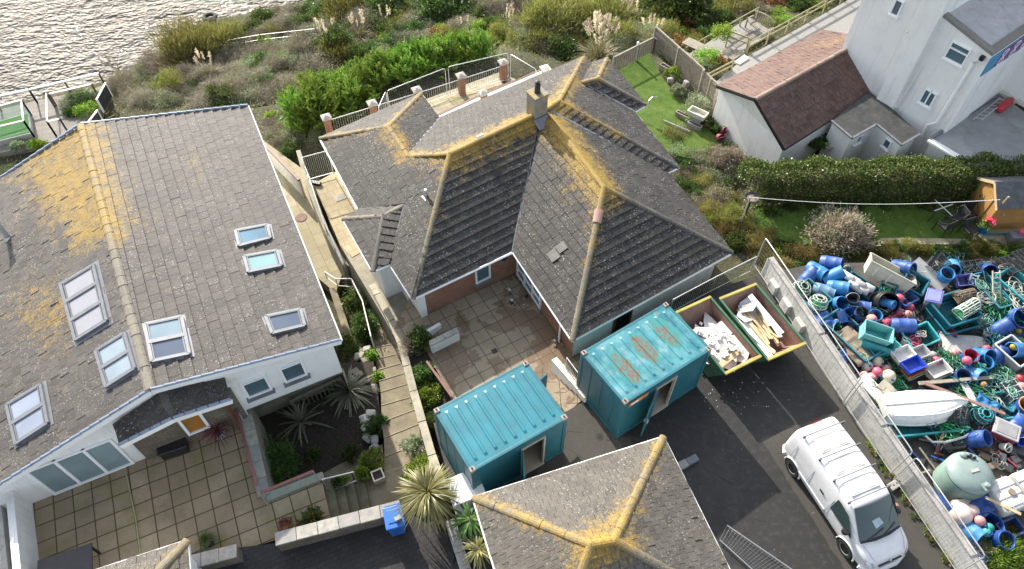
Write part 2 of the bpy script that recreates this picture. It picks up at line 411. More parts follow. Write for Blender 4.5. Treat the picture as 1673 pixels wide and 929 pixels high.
# ---------------------------------------------------------------- terrain
TP = [(-60,190,-9.6),(0,172,-9.6),(100,146,-9.6),(175,128,-9.6),(235,125,-9.6),(268,75,-9.6),(330,35,-9.6),(420,15,-9.6),(520,-5,-9.6),(600,-40,-9.6),(800,-120,-9.6),(1100,-200,-9.6),
 (300,110,-8.0),(380,90,-8),(480,60,-8),(560,30,-8),(300,150,-6.2),(200,160,-7.2),(230,190,-6),(330,185,-5),(430,150,-5.2),(420,200,-4),(480,240,-3.5),(480,120,-6.2),(560,90,-6),(600,50,-7),(700,30,-6.4),(780,-10,-7),(650,90,-4.6),(760,70,-4.4),
 (860,30,-5.2),(900,70,-3.4),(960,50,-3.6),(1020,30,-4.4),(980,-10,-6.2),(1050,60,-2.8),(1120,30,-3.4),(1150,-10,-4.6),(1250,-20,-3.8),(1350,-40,-3.6),(1300,10,-3.2),(1400,-30,-3.2),(560,180,-3.0),(650,160,-2.6),(760,130,-2.4),(830,110,-2.3),
 (1080,150,-2.1),(1080,210,-2.0),(1160,200,-2.1),(1250,80,-2.7),(1300,40,-2.8),(1180,280,-1.8),(1300,300,-1.6),(1500,330,-1.5),(1650,330,-1.5),(1250,400,-1.2),(1450,400,-1.0),(1650,400,-1.0),
 (1450,520,-.35),(1600,600,-.35),(1650,850,-.35),(1300,500,-.6),(1200,700,-.4),(1000,800,-.4),(1400,850,-.4),(500,300,-4.2),(560,380,-4.2),(600,460,-4),(640,560,-3.6),(660,680,-3),(700,800,-1.6),(700,560,-3.2),(750,450,-2.6),(850,520,-2),
 (500,680,-3.4),(440,740,-3.4),(560,740,-3.2),(300,400,-4.6),(100,300,-5.2),(0,240,-6.4),(100,190,-7),(60,220,-6.4),(200,700,-1),(300,850,-.6),(100,850,-.8),(500,900,-.5),(0,600,-3.5),(-100,400,-5),(-100,800,-1),(-200,250,-9),(1700,100,-2),(1750,300,-1.6),(1800,600,-.6),(1800,900,-.5),(840,1100,-.5),(300,1100,-.5),(1400,1100,-.5),(1500,40,-2.4),(1500,150,-2.2)]
TPX = np.array([tuple(at(*p)) for p in TP])
def terr_np(X, Y):
    d2 = (X[..., None] - TPX[:, 0]) ** 2 + (Y[..., None] - TPX[:, 1]) ** 2 + 0.3
    wgt = d2 ** -2.2; return (wgt * TPX[:, 2]).sum(-1) / wgt.sum(-1)
def terr(x, y): return float(terr_np(np.array([x]), np.array([y]))[0])
def gat(u, v):
    z = -4.0
    for _ in range(30):
        p = at(u, v, z); zn = terr(p.x, p.y); z += (zn - z) * 0.5
    return at(u, v, z)
def coast_y(x):     # waterline in plan, sea beyond it
    c = [tuple(at(*p)) for p in TP[:12]]
    c = sorted((a[0], a[1]) for a in c); xs = [a[0] for a in c]; ys = [a[1] for a in c]
    return float(np.interp(x, xs, ys))
gx = np.arange(-75, 75.1, 0.9); gy = np.arange(-25, 112.1, 0.9)
GX, GY = np.meshgrid(gx, gy)
GZ = terr_np(GX, GY)
CYS = np.array([coast_y(x) for x in gx])
over = np.maximum(0, GY - CYS[None, :]); GZ = np.where(over > 0, np.minimum(GZ, -9.75) - over * 0.35, GZ); GZ = np.maximum(GZ, -22)
rs = np.random.RandomState(3); GZ += rs.normal(0, 0.05, GZ.shape)
mb = MB(); nx = len(gx)
me = bpy.data.meshes.new('terrain')
idx = lambda i, j: j * nx + i
me.from_pydata([tuple(t) for t in np.stack([GX, GY, GZ], -1).reshape(-1, 3)], [], [(idx(i, j), idx(i + 1, j), idx(i + 1, j + 1), idx(i, j + 1)) for j in range(len(gy) - 1) for i in range(nx - 1)])
me.polygons.foreach_set('use_smooth', [True] * len(me.polygons))
t = NT('scrub_ground'); p = t.wpos(); col = t.ramp(t.noise(p, 0.5, 6, 0.7), [(0.3, (0.06, 0.068, 0.03)), (0.5, (0.10, 0.10, 0.052)), (0.7, (0.14, 0.125, 0.085))])
col = t.mix(t.ramp(t.noise(p, 7, 5, 0.75), [(0.42, 0), (0.66, 1)]), col, (0.045, 0.04, 0.028)); t.color(col); t.bump(t.noise(p, 9, 6, 0.7), 1.0, 0.15); t.set(0.95, 0, 0.2)
me.materials.append(t.m); ter = bpy.data.objects.new('terrain', me); COL.objects.link(ter); structure(ter)

# sea
t = NT('sea_water'); p = t.wpos()
mp = t.n('Mapping'); mp.inputs['Rotation'].default_value = (0, 0, R(-28)); mp.inputs['Scale'].default_value = (0.7, 1.15, 1); t.l(p, mp.inputs[0])
h = t.math('ADD', t.math('MULTIPLY', t.noise(mp.outputs[0], 0.55, 1, 0.5), .55), t.math('ADD', t.math('MULTIPLY', t.noise(mp.outputs[0], 1.9, 2, 0.6), .8), t.math('MULTIPLY', t.noise(p, 4.2, 0, 0.5), 0.14)))
col = t.mix(t.ramp(t.noise(p, 0.12, 4), [(0.35, 0), (0.65, 1)]), (0.06, 0.058, 0.054), (0.088, 0.085, 0.079)); t.color(col)
t.bump(h, 1.0, 0.55); t.set(0.025, 0, 0.22); t.b.inputs['IOR'].default_value = 1.33
mb = MB(); mb.face([(-1500, 20, -9.75), (1500, 20, -9.75), (1500, 2500, -9.75), (-1500, 2500, -9.75)]); structure(mb.build('sea', t.m))

# ---------------------------------------------------------------- paved sheets
def sheet(name, uvs, z, mat, depth=0.6, rot=0.0, pts=None):
    P = pts or [at(u, v, z) for u, v in uvs]
    m = MB(uvrot=R(rot)); m.prism(P, z - depth, z); return structure(m.build(name, mat))
# wet and dry tarmac
t = NT('tarmac'); p = t.wpos()
n1 = t.noise(p, 0.35, 6, 0.62)
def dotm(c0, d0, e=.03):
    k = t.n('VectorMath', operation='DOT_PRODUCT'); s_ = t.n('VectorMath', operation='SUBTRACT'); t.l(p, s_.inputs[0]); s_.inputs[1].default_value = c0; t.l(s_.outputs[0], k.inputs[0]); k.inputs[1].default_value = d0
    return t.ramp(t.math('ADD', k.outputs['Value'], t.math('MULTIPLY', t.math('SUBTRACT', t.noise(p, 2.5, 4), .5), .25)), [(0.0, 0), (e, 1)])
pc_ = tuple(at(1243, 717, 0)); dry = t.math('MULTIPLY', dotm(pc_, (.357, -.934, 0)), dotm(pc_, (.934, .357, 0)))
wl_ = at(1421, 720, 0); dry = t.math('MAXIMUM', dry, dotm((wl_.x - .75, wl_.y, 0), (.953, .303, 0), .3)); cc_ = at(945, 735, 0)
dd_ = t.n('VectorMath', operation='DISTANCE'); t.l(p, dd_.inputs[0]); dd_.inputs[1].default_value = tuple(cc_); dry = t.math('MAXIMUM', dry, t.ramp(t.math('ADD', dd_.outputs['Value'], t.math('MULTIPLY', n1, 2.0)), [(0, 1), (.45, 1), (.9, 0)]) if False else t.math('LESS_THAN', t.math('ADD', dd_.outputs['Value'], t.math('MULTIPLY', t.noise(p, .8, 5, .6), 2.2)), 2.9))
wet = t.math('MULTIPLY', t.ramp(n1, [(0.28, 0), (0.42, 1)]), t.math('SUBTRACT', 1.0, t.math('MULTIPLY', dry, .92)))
base = t.mix(t.ramp(t.noise(p, 60, 3, 0.8), [(0.35, 0), (0.7, 1)]), (0.034, 0.033, 0.030), (0.080, 0.076, 0.068))
base = t.mix(t.ramp(t.noise(p, 1.8, 5, 0.7), [(0.35, 0), (0.7, 1)]), base, (0.062, 0.058, 0.049))
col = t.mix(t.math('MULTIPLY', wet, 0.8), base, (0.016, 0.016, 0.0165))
col = t.mix(t.math('MULTIPLY', t.ramp(t.noise(p, 4.5, 6, 0.75), [(0.50, 0), (0.66, 1)]), 0.4), col, (0.075, 0.071, 0.063)); col = t.mix(t.math('MULTIPLY', t.ramp(t.voro(p, .9, feature='DISTANCE_TO_EDGE'), [(0.004, 1), (0.012, 0)]), t.ramp(t.noise(p, .5, 3), [(.48, 0), (.58, .8)])), col, (.012, .012, .012)); col = t.mix(t.math('MULTIPLY', t.ramp(t.voro(p, 1.1), [(.10, .75), (.22, 0)]), t.ramp(t.noise(p, .7, 2), [(.5, 0), (.6, 1)])), col, (.014, .013, .012))
chips = t.math('MULTIPLY', t.ramp(t.voro(p, 5.5), [(0.055, 1), (0.085, 0)]), t.ramp(t.noise(p, 0.9, 3), [(0.5, 0), (0.62, 1)]))
col = t.mix(chips, col, (0.33, 0.32, 0.29)); t.color(col)
t.l(t.ramp(wet, [(0, 0.9), (1, 0.52)]), t.b.inputs['Roughness']); t.b.inputs['Specular IOR Level'].default_value = 0.35
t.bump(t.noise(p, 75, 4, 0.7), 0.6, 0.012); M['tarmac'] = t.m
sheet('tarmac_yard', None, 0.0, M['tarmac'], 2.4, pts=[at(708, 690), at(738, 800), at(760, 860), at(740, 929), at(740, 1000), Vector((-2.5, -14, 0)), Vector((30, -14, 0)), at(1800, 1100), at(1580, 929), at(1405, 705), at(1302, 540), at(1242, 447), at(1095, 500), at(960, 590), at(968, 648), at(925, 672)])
M['block_paving'] = m_slabs('block_paving', (0.038, 0.036, 0.036), (0.062, 0.058, 0.056), 0.24, 0.16, joint=(0.02, 0.02, 0.018), off=0.5, mortar=0.02, bump=0.5)
sheet('block_paved_drive', None, -0.06, M['block_paving'], 2.0, rot=23, pts=[at(300, 905, -.06), at(460, 886, -.06), at(655, 830, -.06), at(742, 880, -.06), at(742, 1000, -.06), Vector((-2.6, -14, -.06)), Vector((-30, -14, -.06)), Vector((-30, 0, -.06)), at(120, 990, -.06)])
M['terrace_slabs'] = m_slabs('terrace_slabs', (0.30, 0.235, 0.155), (0.43, 0.35, 0.24), 0.605, 0.605, joint=(0.06, 0.05, 0.02), mortar=0.045, moss=(0.20, 0.19, 0.06), bump=0.4)
sheet('left_terrace_paving', None, -0.2, M['terrace_slabs'], 3.2, rot=24.5, pts=[at(u, v, -.2) for u, v in ((40, 790), (395, 655), (412, 722), (428, 800), (437, 815), (524, 777), (541, 852), (455, 880), (300, 930), (60, 1010))])
M['patio_slabs'] = m_slabs('patio_slabs', (0.32, 0.265, 0.19), (0.43, 0.36, 0.265), 0.60, 0.60, joint=(0.055, 0.045, 0.03), mortar=0.03, stain=(0.15, 0.098, 0.06), bump=0.4)
sheet('patio_paving', None, -1.0, M['patio_slabs'], 2.6, rot=29.5, pts=[at(u, v, -1.0) for u, v in ((672, 480), (850, 395), (960, 600), (948, 660), (800, 800), (758, 690), (690, 560), (640, 545))])
M['pale_slabs'] = m_slabs('pale_slabs', (0.42, 0.35, 0.22), (0.52, 0.44, 0.29), 0.45, 0.45, joint=(0.16, 0.13, 0.08), off=0.5, mortar=0.02, bump=0.3)
M['flag_path'] = m_slabs('flag_path', (0.36, 0.32, 0.21), (0.48, 0.42, 0.29), 0.9, 0.6, joint=(0.12, 0.10, 0.06), off=0.4, mortar=0.022, moss=(0.25, 0.23, 0.10), bump=0.3)
sheet('side_path', None, -3.4, M['flag_path'], 1.2, rot=-62, pts=[at(u, v, -3.4) for u, v in ((425, 225), (500, 280), (520, 330), (562, 440), (548, 478), (480, 420), (400, 240))])
sheet('upper_side_terrace', None, -1.5, M['pale_slabs'], 2.6, rot=28, pts=[at(u, v, -1.5) for u, v in ((512, 300), (570, 268), (610, 400), (575, 420), (556, 400))])
sheet('side_passage', None, -1.52, M['concrete'], 2.4, pts=[at(u, v, -1.52) for u, v in ((556, 401), (612, 392), (700, 530), (650, 560), (628, 520))])
sheet('north_terrace_paving', None, -1.3, M['flag_path'], 1.4, rot=26, pts=[at(u, v, -1.3) for u, v in ((538, 222), (700, 160), (815, 118), (850, 132), (900, 160), (700, 260), (560, 300))])
t = NT('lawn'); p = t.wpos(); col = t.ramp(t.noise(p, 2.2, 6, 0.72), [(0.3, (0.055, 0.11, 0.018)), (0.48, (0.10, 0.18, 0.028)), (0.66, (0.18, 0.235, 0.06))])
col = t.mix(t.ramp(t.noise(p, 30, 3, 0.8), [(0.4, 0), (0.7, 1)]), col, (0.05, 0.09, 0.015)); t.color(col); t.bump(t.noise(p, 45, 4, 0.8), 1.0, 0.05); t.set(0.9, 0, 0.2); M['lawn'] = t.m
sheet('back_lawn', None, -1.6, M['lawn'], 0.8, pts=[at(u, v, -1.6) for u, v in ((985, 130), (1060, 85), (1085, 130), (1150, 205), (1190, 240), (1130, 260), (1060, 240))])
sheet('garden_lawn', None, -0.9, M['lawn'], 0.8, pts=[at(u, v, -.9) for u, v in ((1222, 352), (1245, 338), (1300, 330), (1650, 320), (1650, 395), (1300, 398), (1240, 380), (1218, 366))])
t = NT('gravel'); p = t.wpos(); col = t.ramp(t.noise(p, 22, 4, 0.9), [(0.3, (0.14, 0.135, 0.125)), (0.55, (0.29, 0.285, 0.27)), (0.75, (0.45, 0.44, 0.42))]); t.color(col); t.bump(t.noise(p, 30, 3), 0.8, 0.03); t.set(0.9); M['gravel'] = t.m
sheet('gravel_path', None, -1.9, M['gravel'], 0.9, pts=[at(u, v, -1.9) for u, v in ((1150, 150), (1215, 95), (1280, 60), (1420, -20), (1480, 0), (1300, 120), (1180, 165))])
sheet('gravel_terrace', None, -2.5, M['gravel'], 0.9, pts=[at(u, v, -2.5) for u, v in ((1118, 92), (1225, 28), (1262, 52), (1190, 95), (1150, 118))])
t = NT('yard_ground'); p = t.wpos(); col = t.ramp(t.noise(p, 1.6, 6, 0.7), [(0.3, (0.035, 0.032, 0.028)), (0.6, (0.08, 0.074, 0.064)), (0.75, (0.12, 0.11, 0.09))]); t.color(col); t.bump(t.noise(p, 25, 5), 0.6, 0.03); t.set(0.95); M['yard_ground'] = t.m
sheet('gear_yard_ground', None, 0.1, M['yard_ground'], 0.8, pts=[at(u, v, .1) for u, v in ((1262, 445), (1330, 430), (1673, 425), (1760, 440), (1800, 929), (1640, 929), (1470, 715))])
sheet('garden_bed', None, -2.4, M['soil'], 0.8, pts=[at(u, v, -2.4) for u, v in ((360, 660), (400, 600), (610, 590), (625, 700), (600, 740), (430, 830))])
# ---------------------------------------------------------------- main bungalow
DARK1, DARK2 = (0.060, 0.056, 0.053), (0.10, 0.094, 0.088)
M['tile_bungalow'] = m_tiles('tile_bungalow', (0.020, 0.019, 0.018), (0.041, 0.038, 0.0355), speck=0.6, moss=0.5, lich=1.0)
M['ridge_bungalow'] = m_tiles('ridge_bungalow', (0.105, 0.092, 0.066), (0.16, 0.14, 0.10), speck=0.35, moss=0.5, lich=1.0)
M['ridge_dark'] = m_tiles('ridge_dark', (0.06, 0.056, 0.05), (0.10, 0.092, 0.082), speck=0.4, moss=0.5, lich=1.0)
EV = 1.0; TN = 0.478
e_ = lambda u, v: at(u, v, EV)
mid = at(800, 330, EV)
PS = Plane(e_(674, 488), e_(838, 411), TN, mid); PN = Plane(e_(717, 192), e_(955, 92), TN, mid); PW = Plane(e_(522, 225), e_(674, 488), TN, mid)
PWW = Plane(e_(935, 556), e_(838, 411), TN, e_(1000, 400)); PSW = Plane(e_(935, 556), e_(1197, 412), TN, mid); PEW = Plane(e_(1090, 282), e_(1197, 412), TN, mid); PE = Plane(e_(1037, 182), e_(1109, 273), TN, mid)
PNW = Plane(e_(522, 225), e_(688, 152), TN, mid); PEN = Plane(e_(717, 192), e_(688, 152), TN, e_(600, 220)); PBW = Plane(e_(560, 357), e_(609, 443), TN, mid)
mean = lambda *a: sum(a, Vector()) / len(a)
rA = mean(PS.hit(735, 250), PN.hit(735, 250), PW.hit(735, 250)); rB = mean(PS.hit(893, 177), PN.hit(893, 177)); rC = mean(PN.hit(913, 164), PE.hit(913, 164))
nwA = mean(PNW.hit(634, 206), PW.hit(634, 206)); nwB = PW.hit(667, 254); wT = mean(PWW.hit(895, 183), PEW.hit(895, 183)); vT = mean(PS.hit(878, 198), PWW.hit(878, 198)); wA = mean(PWW.hit(987, 305), PSW.hit(987, 305), PEW.hit(987, 305))
bA = mean(PBW.hit(627, 352), PW.hit(627, 352)); bB = PW.hit(662, 333); sT = mean(PEW.hit(899, 180), rB)
g1 = PE.hit(951, 134); g2 = PE.hit(977, 127); g2.z = g1.z; g2 = at(977, 127, g1.z)
E_ = {k: e_(*k) for k in ((522, 225), (688, 152), (717, 192), (955, 92), (965, 103), (992, 94), (1056, 171), (1037, 182), (1109, 273), (1090, 282), (1197, 412), (935, 556), (838, 411), (674, 488), (637, 431), (609, 443), (560, 357), (585, 342))}
outline = list(E_.values())
bung = thing('bungalow', 'hipped L-shaped bungalow with dark lichen-spotted tiled roof and chimney in the middle of the picture', 'house', at(800, 400, -1.0))
LL = [(rA, rB, 1.0, 1.0), (rB, rC, 1.0, 1.1), (rC, mean(rC, E_[(955, 92)]), .7, .85), (rC, E_[(955, 92)], .5, .55), (wT, wA, 1.0, 1.05), (rA, nwB, .6, .8), (nwA, nwB, .7, .85), (rA, mean(rA, E_[(674, 488)]), .35, .45), (wA, mean(wA, E_[(935, 556)]), .5, .5), (nwA, E_[(522, 225)], .45, .6), (nwA, E_[(688, 152)], .4, .6), (rC, mean(rC, E_[(1109, 273)]), .4, .7), (g2, E_[(992, 94)], .4, .7), (g2, g1, .4, .6), (mean(wT, wA), at(930, 330, 2.2), .9, .35)]
faces = [
 [E_[(674, 488)], E_[(838, 411)], vT, rB, rA],
 [nwB, E_[(717, 192)], E_[(955, 92)], rC, rB, rA],
 [E_[(522, 225)], E_[(585, 342)], bB, E_[(637, 431)], E_[(674, 488)], rA, nwB, nwA],
 [E_[(522, 225)], nwA, E_[(688, 152)]],
 [nwA, E_[(688, 152)], E_[(717, 192)], nwB],
 [E_[(585, 342)], E_[(560, 357)], bA, bB], [E_[(560, 357)], E_[(609, 443)], bA], [E_[(609, 443)], E_[(637, 431)], bB, bA],
 [vT, E_[(838, 411)], E_[(935, 556)], wA, wT],
 [E_[(935, 556)], E_[(1197, 412)], wA],
 [wT, wA, E_[(1197, 412)], E_[(1090, 282)], sT],
 [rC, sT, E_[(1090, 282)], E_[(1109, 273)]],
 [rC, E_[(1109, 273)], E_[(1037, 182)], g1, E_[(965, 103)], E_[(955, 92)]],
 [g1, E_[(1037, 182)], E_[(1056, 171)], g2], [g2, E_[(1056, 171)], E_[(992, 94)]], [g1, g2, E_[(992, 94)], E_[(965, 103)]]]
mb = MB()
for f in faces: tiled(mb, f, 0.345, 0.335, LL, th=.041, jit=.004)
roof = mb.build('roof', M['tile_bungalow'], bung)
for a, b in ((rA, rB), (rB, rC), (rC, E_[(955, 92)]), (rC, E_[(1109, 273)]), (rA, nwB), (nwB, nwA), (nwA, E_[(522, 225)]), (nwA, E_[(688, 152)]), (wT, wA), (wA, E_[(935, 556)]), (wA, E_[(1197, 412)]), (rA, E_[(674, 488)]), (bA, bB), (bA, E_[(560, 357)]), (bA, E_[(609, 443)]), (g2, g1), (g2, E_[(992, 94)]), (g2, E_[(1056, 171)])):
    dark = (a, b) in ((bA, E_[(609, 443)]), (wA, E_[(1197, 412)]), (rC, E_[(1109, 273)]))
    mb = MB(); caps(mb, a, b, 0.105, 0.42, LL); reparent(mb.build('ridge_tiles', M['ridge_dark' if dark else 'ridge_bungalow'], None), roof, bung)
# valley leads
for a, b in ((vT, E_[(838, 411)]), (sT, E_[(1090, 282)]), (nwB, E_[(717, 192)]), (bB, E_[(637, 431)]), (g1, E_[(1037, 182)])):
    mb = MB(); mb.beam(a + Vector((0, 0, .012)), b + Vector((0, 0, .012)), 0.12, 0.03)
    reparent(mb.build('valley_lead', M['lead'], None), roof, bung)
# two odd pinkish / pale replacement tiles
t = MB()
for (u, v, z0, wd) in ((905, 418, None, .5), (918, 405, None, .4)):
    p = PWW.hit(u, v) + PWW.n * 0.085; x = Vector((0, 0, 1)).cross(PWW.n).normalized(); y = PWW.n.cross(x)
    t.face([p - x * wd / 2 - y * .2, p + x * wd / 2 - y * .2, p + x * wd / 2 + y * .2, p - x * wd / 2 + y * .2])
reparent(t.build('replacement_tile', m_plain('tile_pale', (0.15, 0.14, 0.13), .85), None), roof, bung)
h0 = wA.lerp(E_[(935, 556)], .16); h1 = wA.lerp(E_[(935, 556)], .245); t = MB(); caps(t, h0, h1, .15, 1.0, lift=.02); t.li = None
reparent(t.build('replacement_hip_tile', m_plain('tile_pink', (0.36, 0.22, 0.18), .85), None), roof, bung)
# gutter, soffit
mb = MB()
oc = outline + [outline[0]]
for a, b in zip(oc, oc[1:]): mb.tube([a + Vector((0, 0, -.05)), b + Vector((0, 0, -.05))], 0.055, 8)
mb.build('gutter', M['white_paint'], bung)
mb = MB(); mb.prism([(p.x, p.y) for p in inset(outline, .03)], EV - .14, EV - .10); mb.build('soffit', M['white_paint'], bung)
ins = inset(outline, .38)
corner = lambda k: min(ins, key=lambda p: (p - Vector(E_[k][:2])).length)
wb, ww = MB(), MB(); BASE = -2.3
nI = len(ins)
bk = [(corner((674, 488)), corner((838, 411))), (corner((838, 411)), corner((935, 556)))]
for i in range(nI):
    a, b = ins[i], ins[(i + 1) % nI]
    isb = any(((a - p).length < .01 and (b - q).length < .01) for p, q in bk)
    d = (b - a).normalized(); nn = Vector((d.y, -d.x)) * .0
    (wb if isb else ww).face([(a.x, a.y, BASE), (b.x, b.y, BASE), (b.x, b.y, EV - .12), (a.x, a.y, EV - .12)])
wl = ww.build('wall', M['white_render'], bung); wbr = wb.build('brick_wall', M['brick'], bung)
V3 = lambda p: Vector((p.x, p.y, 0))
def sz(u, v, p, q):
    h = at_line(u, v, p, q); return (Vector((h.x, h.y, 0)) - Vector((p.x, p.y, 0))).dot((V3(q) - V3(p)).normalized()), h.z
p, q = V3(corner((674, 488))), V3(corner((838, 411)))
s0, _ = sz(777, 466, p, q); s1, _ = sz(801, 455, p, q)
opening(bung, 'window', p, q, s0, s1, -.45, .8, M['upvc'], M['glass'], sill=.14, msill=M['lead'])
qn = MB(); d = (q - p).normalized(); n = Vector((d.y, -d.x, 0)); qn.beam(p + d * .12 + n * .012 + Vector((0, 0, BASE)), p + d * .12 + n * .012 + Vector((0, 0, EV - .13)), .03, .28, up=d)
reparent(qn.build('white_quoin', M['white_paint'], None), wbr, bung)
p, q = V3(corner((838, 411))), V3(corner((935, 556)))
opening(bung, 'patio_door', p, q, .12, 2.25, -.98, .75, M['upvc'], M['glass'], fw=.08, mull=2, transom=-.45)
dp = MB(); sP, _ = sz(917, 545, p, q); d = (q - p).normalized(); n = Vector((d.y, -d.x, 0)); b0 = p + d * (sP if 1 < sP < 5 else 3.4) + n * .08
dp.tube([b0 + Vector((0, 0, -.98)), b0 + Vector((0, 0, .7)), b0 + n * .25 + Vector((0, 0, .92))], .04, 8); dp.build('downpipe', M['upvc'], bung)
p, q = V3(corner((935, 556))), V3(corner((1197, 412)))
sD, _ = sz(1018, 512, p, q)
opening(bung, 'door', p, q, sD - .45, sD + .45, -1.1, .8, M['wood_brown'], M['metal_black'], fw=.09)
# round flue hood on brick wall, roof vent pipe, porch box under the bay
p, q = V3(corner((674, 488))), V3(corner((838, 411))); sF, zF = sz(822, 424, p, q); d = (q - p).normalized(); n = Vector((d.y, -d.x, 0))
fl = MB(); fl.tube([p + d * sF + n * -.02 + Vector((0, 0, .45)), p + d * sF + n * .14 + Vector((0, 0, .45))], .13, 12); fl.build('flue_hood', M['metal_black'], bung)
vp = PW.hit(697, 322); vm = MB(); vm.box((0, 0, 0), (.32, .34, .02), M=Matrix.Translation(vp + PW.n * .05) @ PW.n.to_track_quat('Z', 'Y').to_matrix().to_4x4())
vm.tube([vp, vp + Vector((0, 0, .34))], .055, 10); vm.lathe([(.075, 0), (.085, .05), (.06, .12), (0, .14)], 10, Matrix.Translation(vp + Vector((0, 0, .32))))
vm.build('vent_pipe', M['galv'], bung, smooth=True)
# chimney
cb = rA.lerp(rB, .965); cb = at(877, 180, rB.z); ca = math.atan2((rB - rA).y, (rB - rA).x)
cm = MB(); cm.box((cb.x, cb.y, rB.z + .15), (.66, .66, 1.5), ca); cm.box((cb.x, cb.y, rB.z + .92), (.74, .74, .08), ca)
t = NT('chimney_render'); pp = t.wpos(); col = t.mix(t.ramp(t.noise(pp, 2.5, 5, .7), [(.4, 0), (.65, 1)]), (.27, .25, .20), (.18, .165, .13)); col = t.mix(t.ramp(t.noise(pp, 3.1, 6, .75), [(.52, 0), (.6, 1)]), col, (.38, .25, .05)); t.color(col); t.bump(t.noise(pp, 30, 4), .5, .02); t.set(.9)
chim = cm.build('chimney', t.m, bung, bev=.015)
pm = MB(); pm.lathe([(.14, 0), (.13, .1), (.115, .34), (.14, .36), (.14, .42), (.10, .42), (.09, .2)], 16, Matrix.Translation((cb.x, cb.y, rB.z + .96)))
pm.lathe([(.10, .43), (.10, .56), (.0, .6)], 8, Matrix.Translation((cb.x, cb.y, rB.z + .96)))
reparent(pm.build('chimney_pot', m_plain('pot_black', (.03, .025, .022), .6), None, smooth=True), chim, bung)
lm = MB(); lm.box((cb.x, cb.y, rB.z - .22), (.98, 1.25, .05), ca); 
fl = MB(); d = (rB - rA).normalized(); s_ = Vector((d.y, -d.x, 0)).normalized()
c0 = cb + s_ * .40
fl.face([c0 - d * .45 + Vector((0, 0, -.08)), c0 - d * .45 + s_ * .45 + Vector((0, 0, -.30)), c0 + d * .45 + s_ * .45 + Vector((0, 0, -.30)), c0 + d * .45 + Vector((0, 0, -.08))])
reparent(fl.build('flashing', M['lead'], None), chim, bung)
# white tube lying along the ridge
tb = MB(); a = rA.lerp(rB, .27); b = rA.lerp(rB, .335); tb.tube([a + Vector((0, 0, .17)), b + Vector((0, 0, .17))], .06, 10)
tag(tb.build('ridge_vent_cover', M['upvc'], None), 'short white tube lying on the ochre main ridge of the middle bungalow', 'tube')

# ---------------------------------------------------------------- garage (hipped roof at the bottom edge)
M['tile_garage'] = m_tiles('tile_garage', (0.060, 0.053, 0.045), (0.095, 0.086, 0.073), speck=0.5, moss=0.45, lich=1.0)
GE = 2.3; gN0, gN1 = at(773, 812, GE), at(1084, 713, GE)
dN = (gN1 - gN0); LN = dN.length; dN.normalize(); pS = Vector((dN.y, -dN.x, 0))
gS0, gS1 = gN0 + pS * 5.7, gN1 + pS * 5.7
hp = GE + (LN / 2 - .4) * .50
c0 = gN0 + dN * (LN / 2); gA0 = c0 - dN * .38 + pS * 2.65; gA1 = c0 + dN * .38 + pS * 2.65
gA0 = at(966, 889, hp); gA1 = at(1004, 882, hp)
garage = thing('garage', 'square garage with a hipped tiled roof and ochre lichen peak at the bottom edge', 'garage', (c0.x, c0.y - 2, 0))
LG = [(gA0, gA1, .75, 1.1), (gA0, gN0, .3, .75), (gA1, gN1, .28, .7), (gA1, gA1.lerp(gN1, .3), .6, .8), (gA0, gA0.lerp(gS0, .5), .7, .7)]
mb = MB()
for f in ([gN0, gN1, gA1, gA0], [gN1, gS1, gA1], [gS1, gS0, gA0, gA1], [gS0, gN0, gA0]): tiled(mb, f, .24, .26, LG, th=.024)
roof = mb.build('roof', M['tile_garage'], garage)
for a, b in ((gA0, gN0), (gA1, gN1), (gA0, gS0), (gA1, gS1), (gA0, gA1)):
    mb = MB(); caps(mb, a, b, .112, .42, LG); reparent(mb.build('ridge_tiles', M['ridge_bungalow'], None), roof, garage)
mb = MB()
go = [gN0, gN1, gS1, gS0, gN0]
for a, b in zip(go, go[1:]): mb.tube([a + Vector((0, 0, -.05)), b + Vector((0, 0, -.05))], .05, 8)
mb.build('gutter', M['white_paint'], garage)
mb = MB(); mb.prism(inset(go[:4], .3), 0, GE - .1); mb.build('wall', M['white_render'], garage)
mb = MB(); mb.prism(inset(go[:4], .04), GE - .13, GE - .09); mb.build('soffit', M['white_paint'], garage)

# small tiled outhouse cut by the bottom edge
OE = 2.0; oa, ob = at(130, 940, OE), at(306, 882, OE); oh = at(316, 940, OE)
do = (ob - oa).normalized(); po = Vector((do.y, -do.x, 0)); oA = ob - do * 1.4 + po * 1.5; oA.z = 2.7; oB = oa + po * 1.5; oB.z = 2.7; oA2 = oA
outh = thing('outhouse', 'small tiled outhouse roof with white fascia at the bottom left edge', 'outhouse', (oA.x, oA.y, -.2))
o1, o2 = ob + po * 3.2, oa + po * 3.2
mb = MB()
for f in ([oa, ob, oA, oB], [ob, o1, oA], [oB, oA, o1, o2]): tiled(mb, f, .28, .28, [(ob, oA, .4, .5)])
roof = mb.build('roof', M['tile_garage'], outh); mb = MB(); caps(mb, ob, oA, .12, .4, [(ob, oA, .4, .4)]); caps(mb, oA, oB, .12); caps(mb, oA, o1, .12)
reparent(mb.build('ridge_tiles', M['ridge_bungalow'], None), roof, outh)
mb = MB()
for a, b in ((oa, ob), (ob, o1)): mb.beam(a + Vector((0, 0, -.07)), b + Vector((0, 0, -.07)), .06, .16)
mb.build('fascia', M['white_paint'], outh); mb = MB(); mb.prism(inset([oa, ob, o1, o2], .2), -.3, OE - .1); mb.build('wall', M['white_render'], outh)

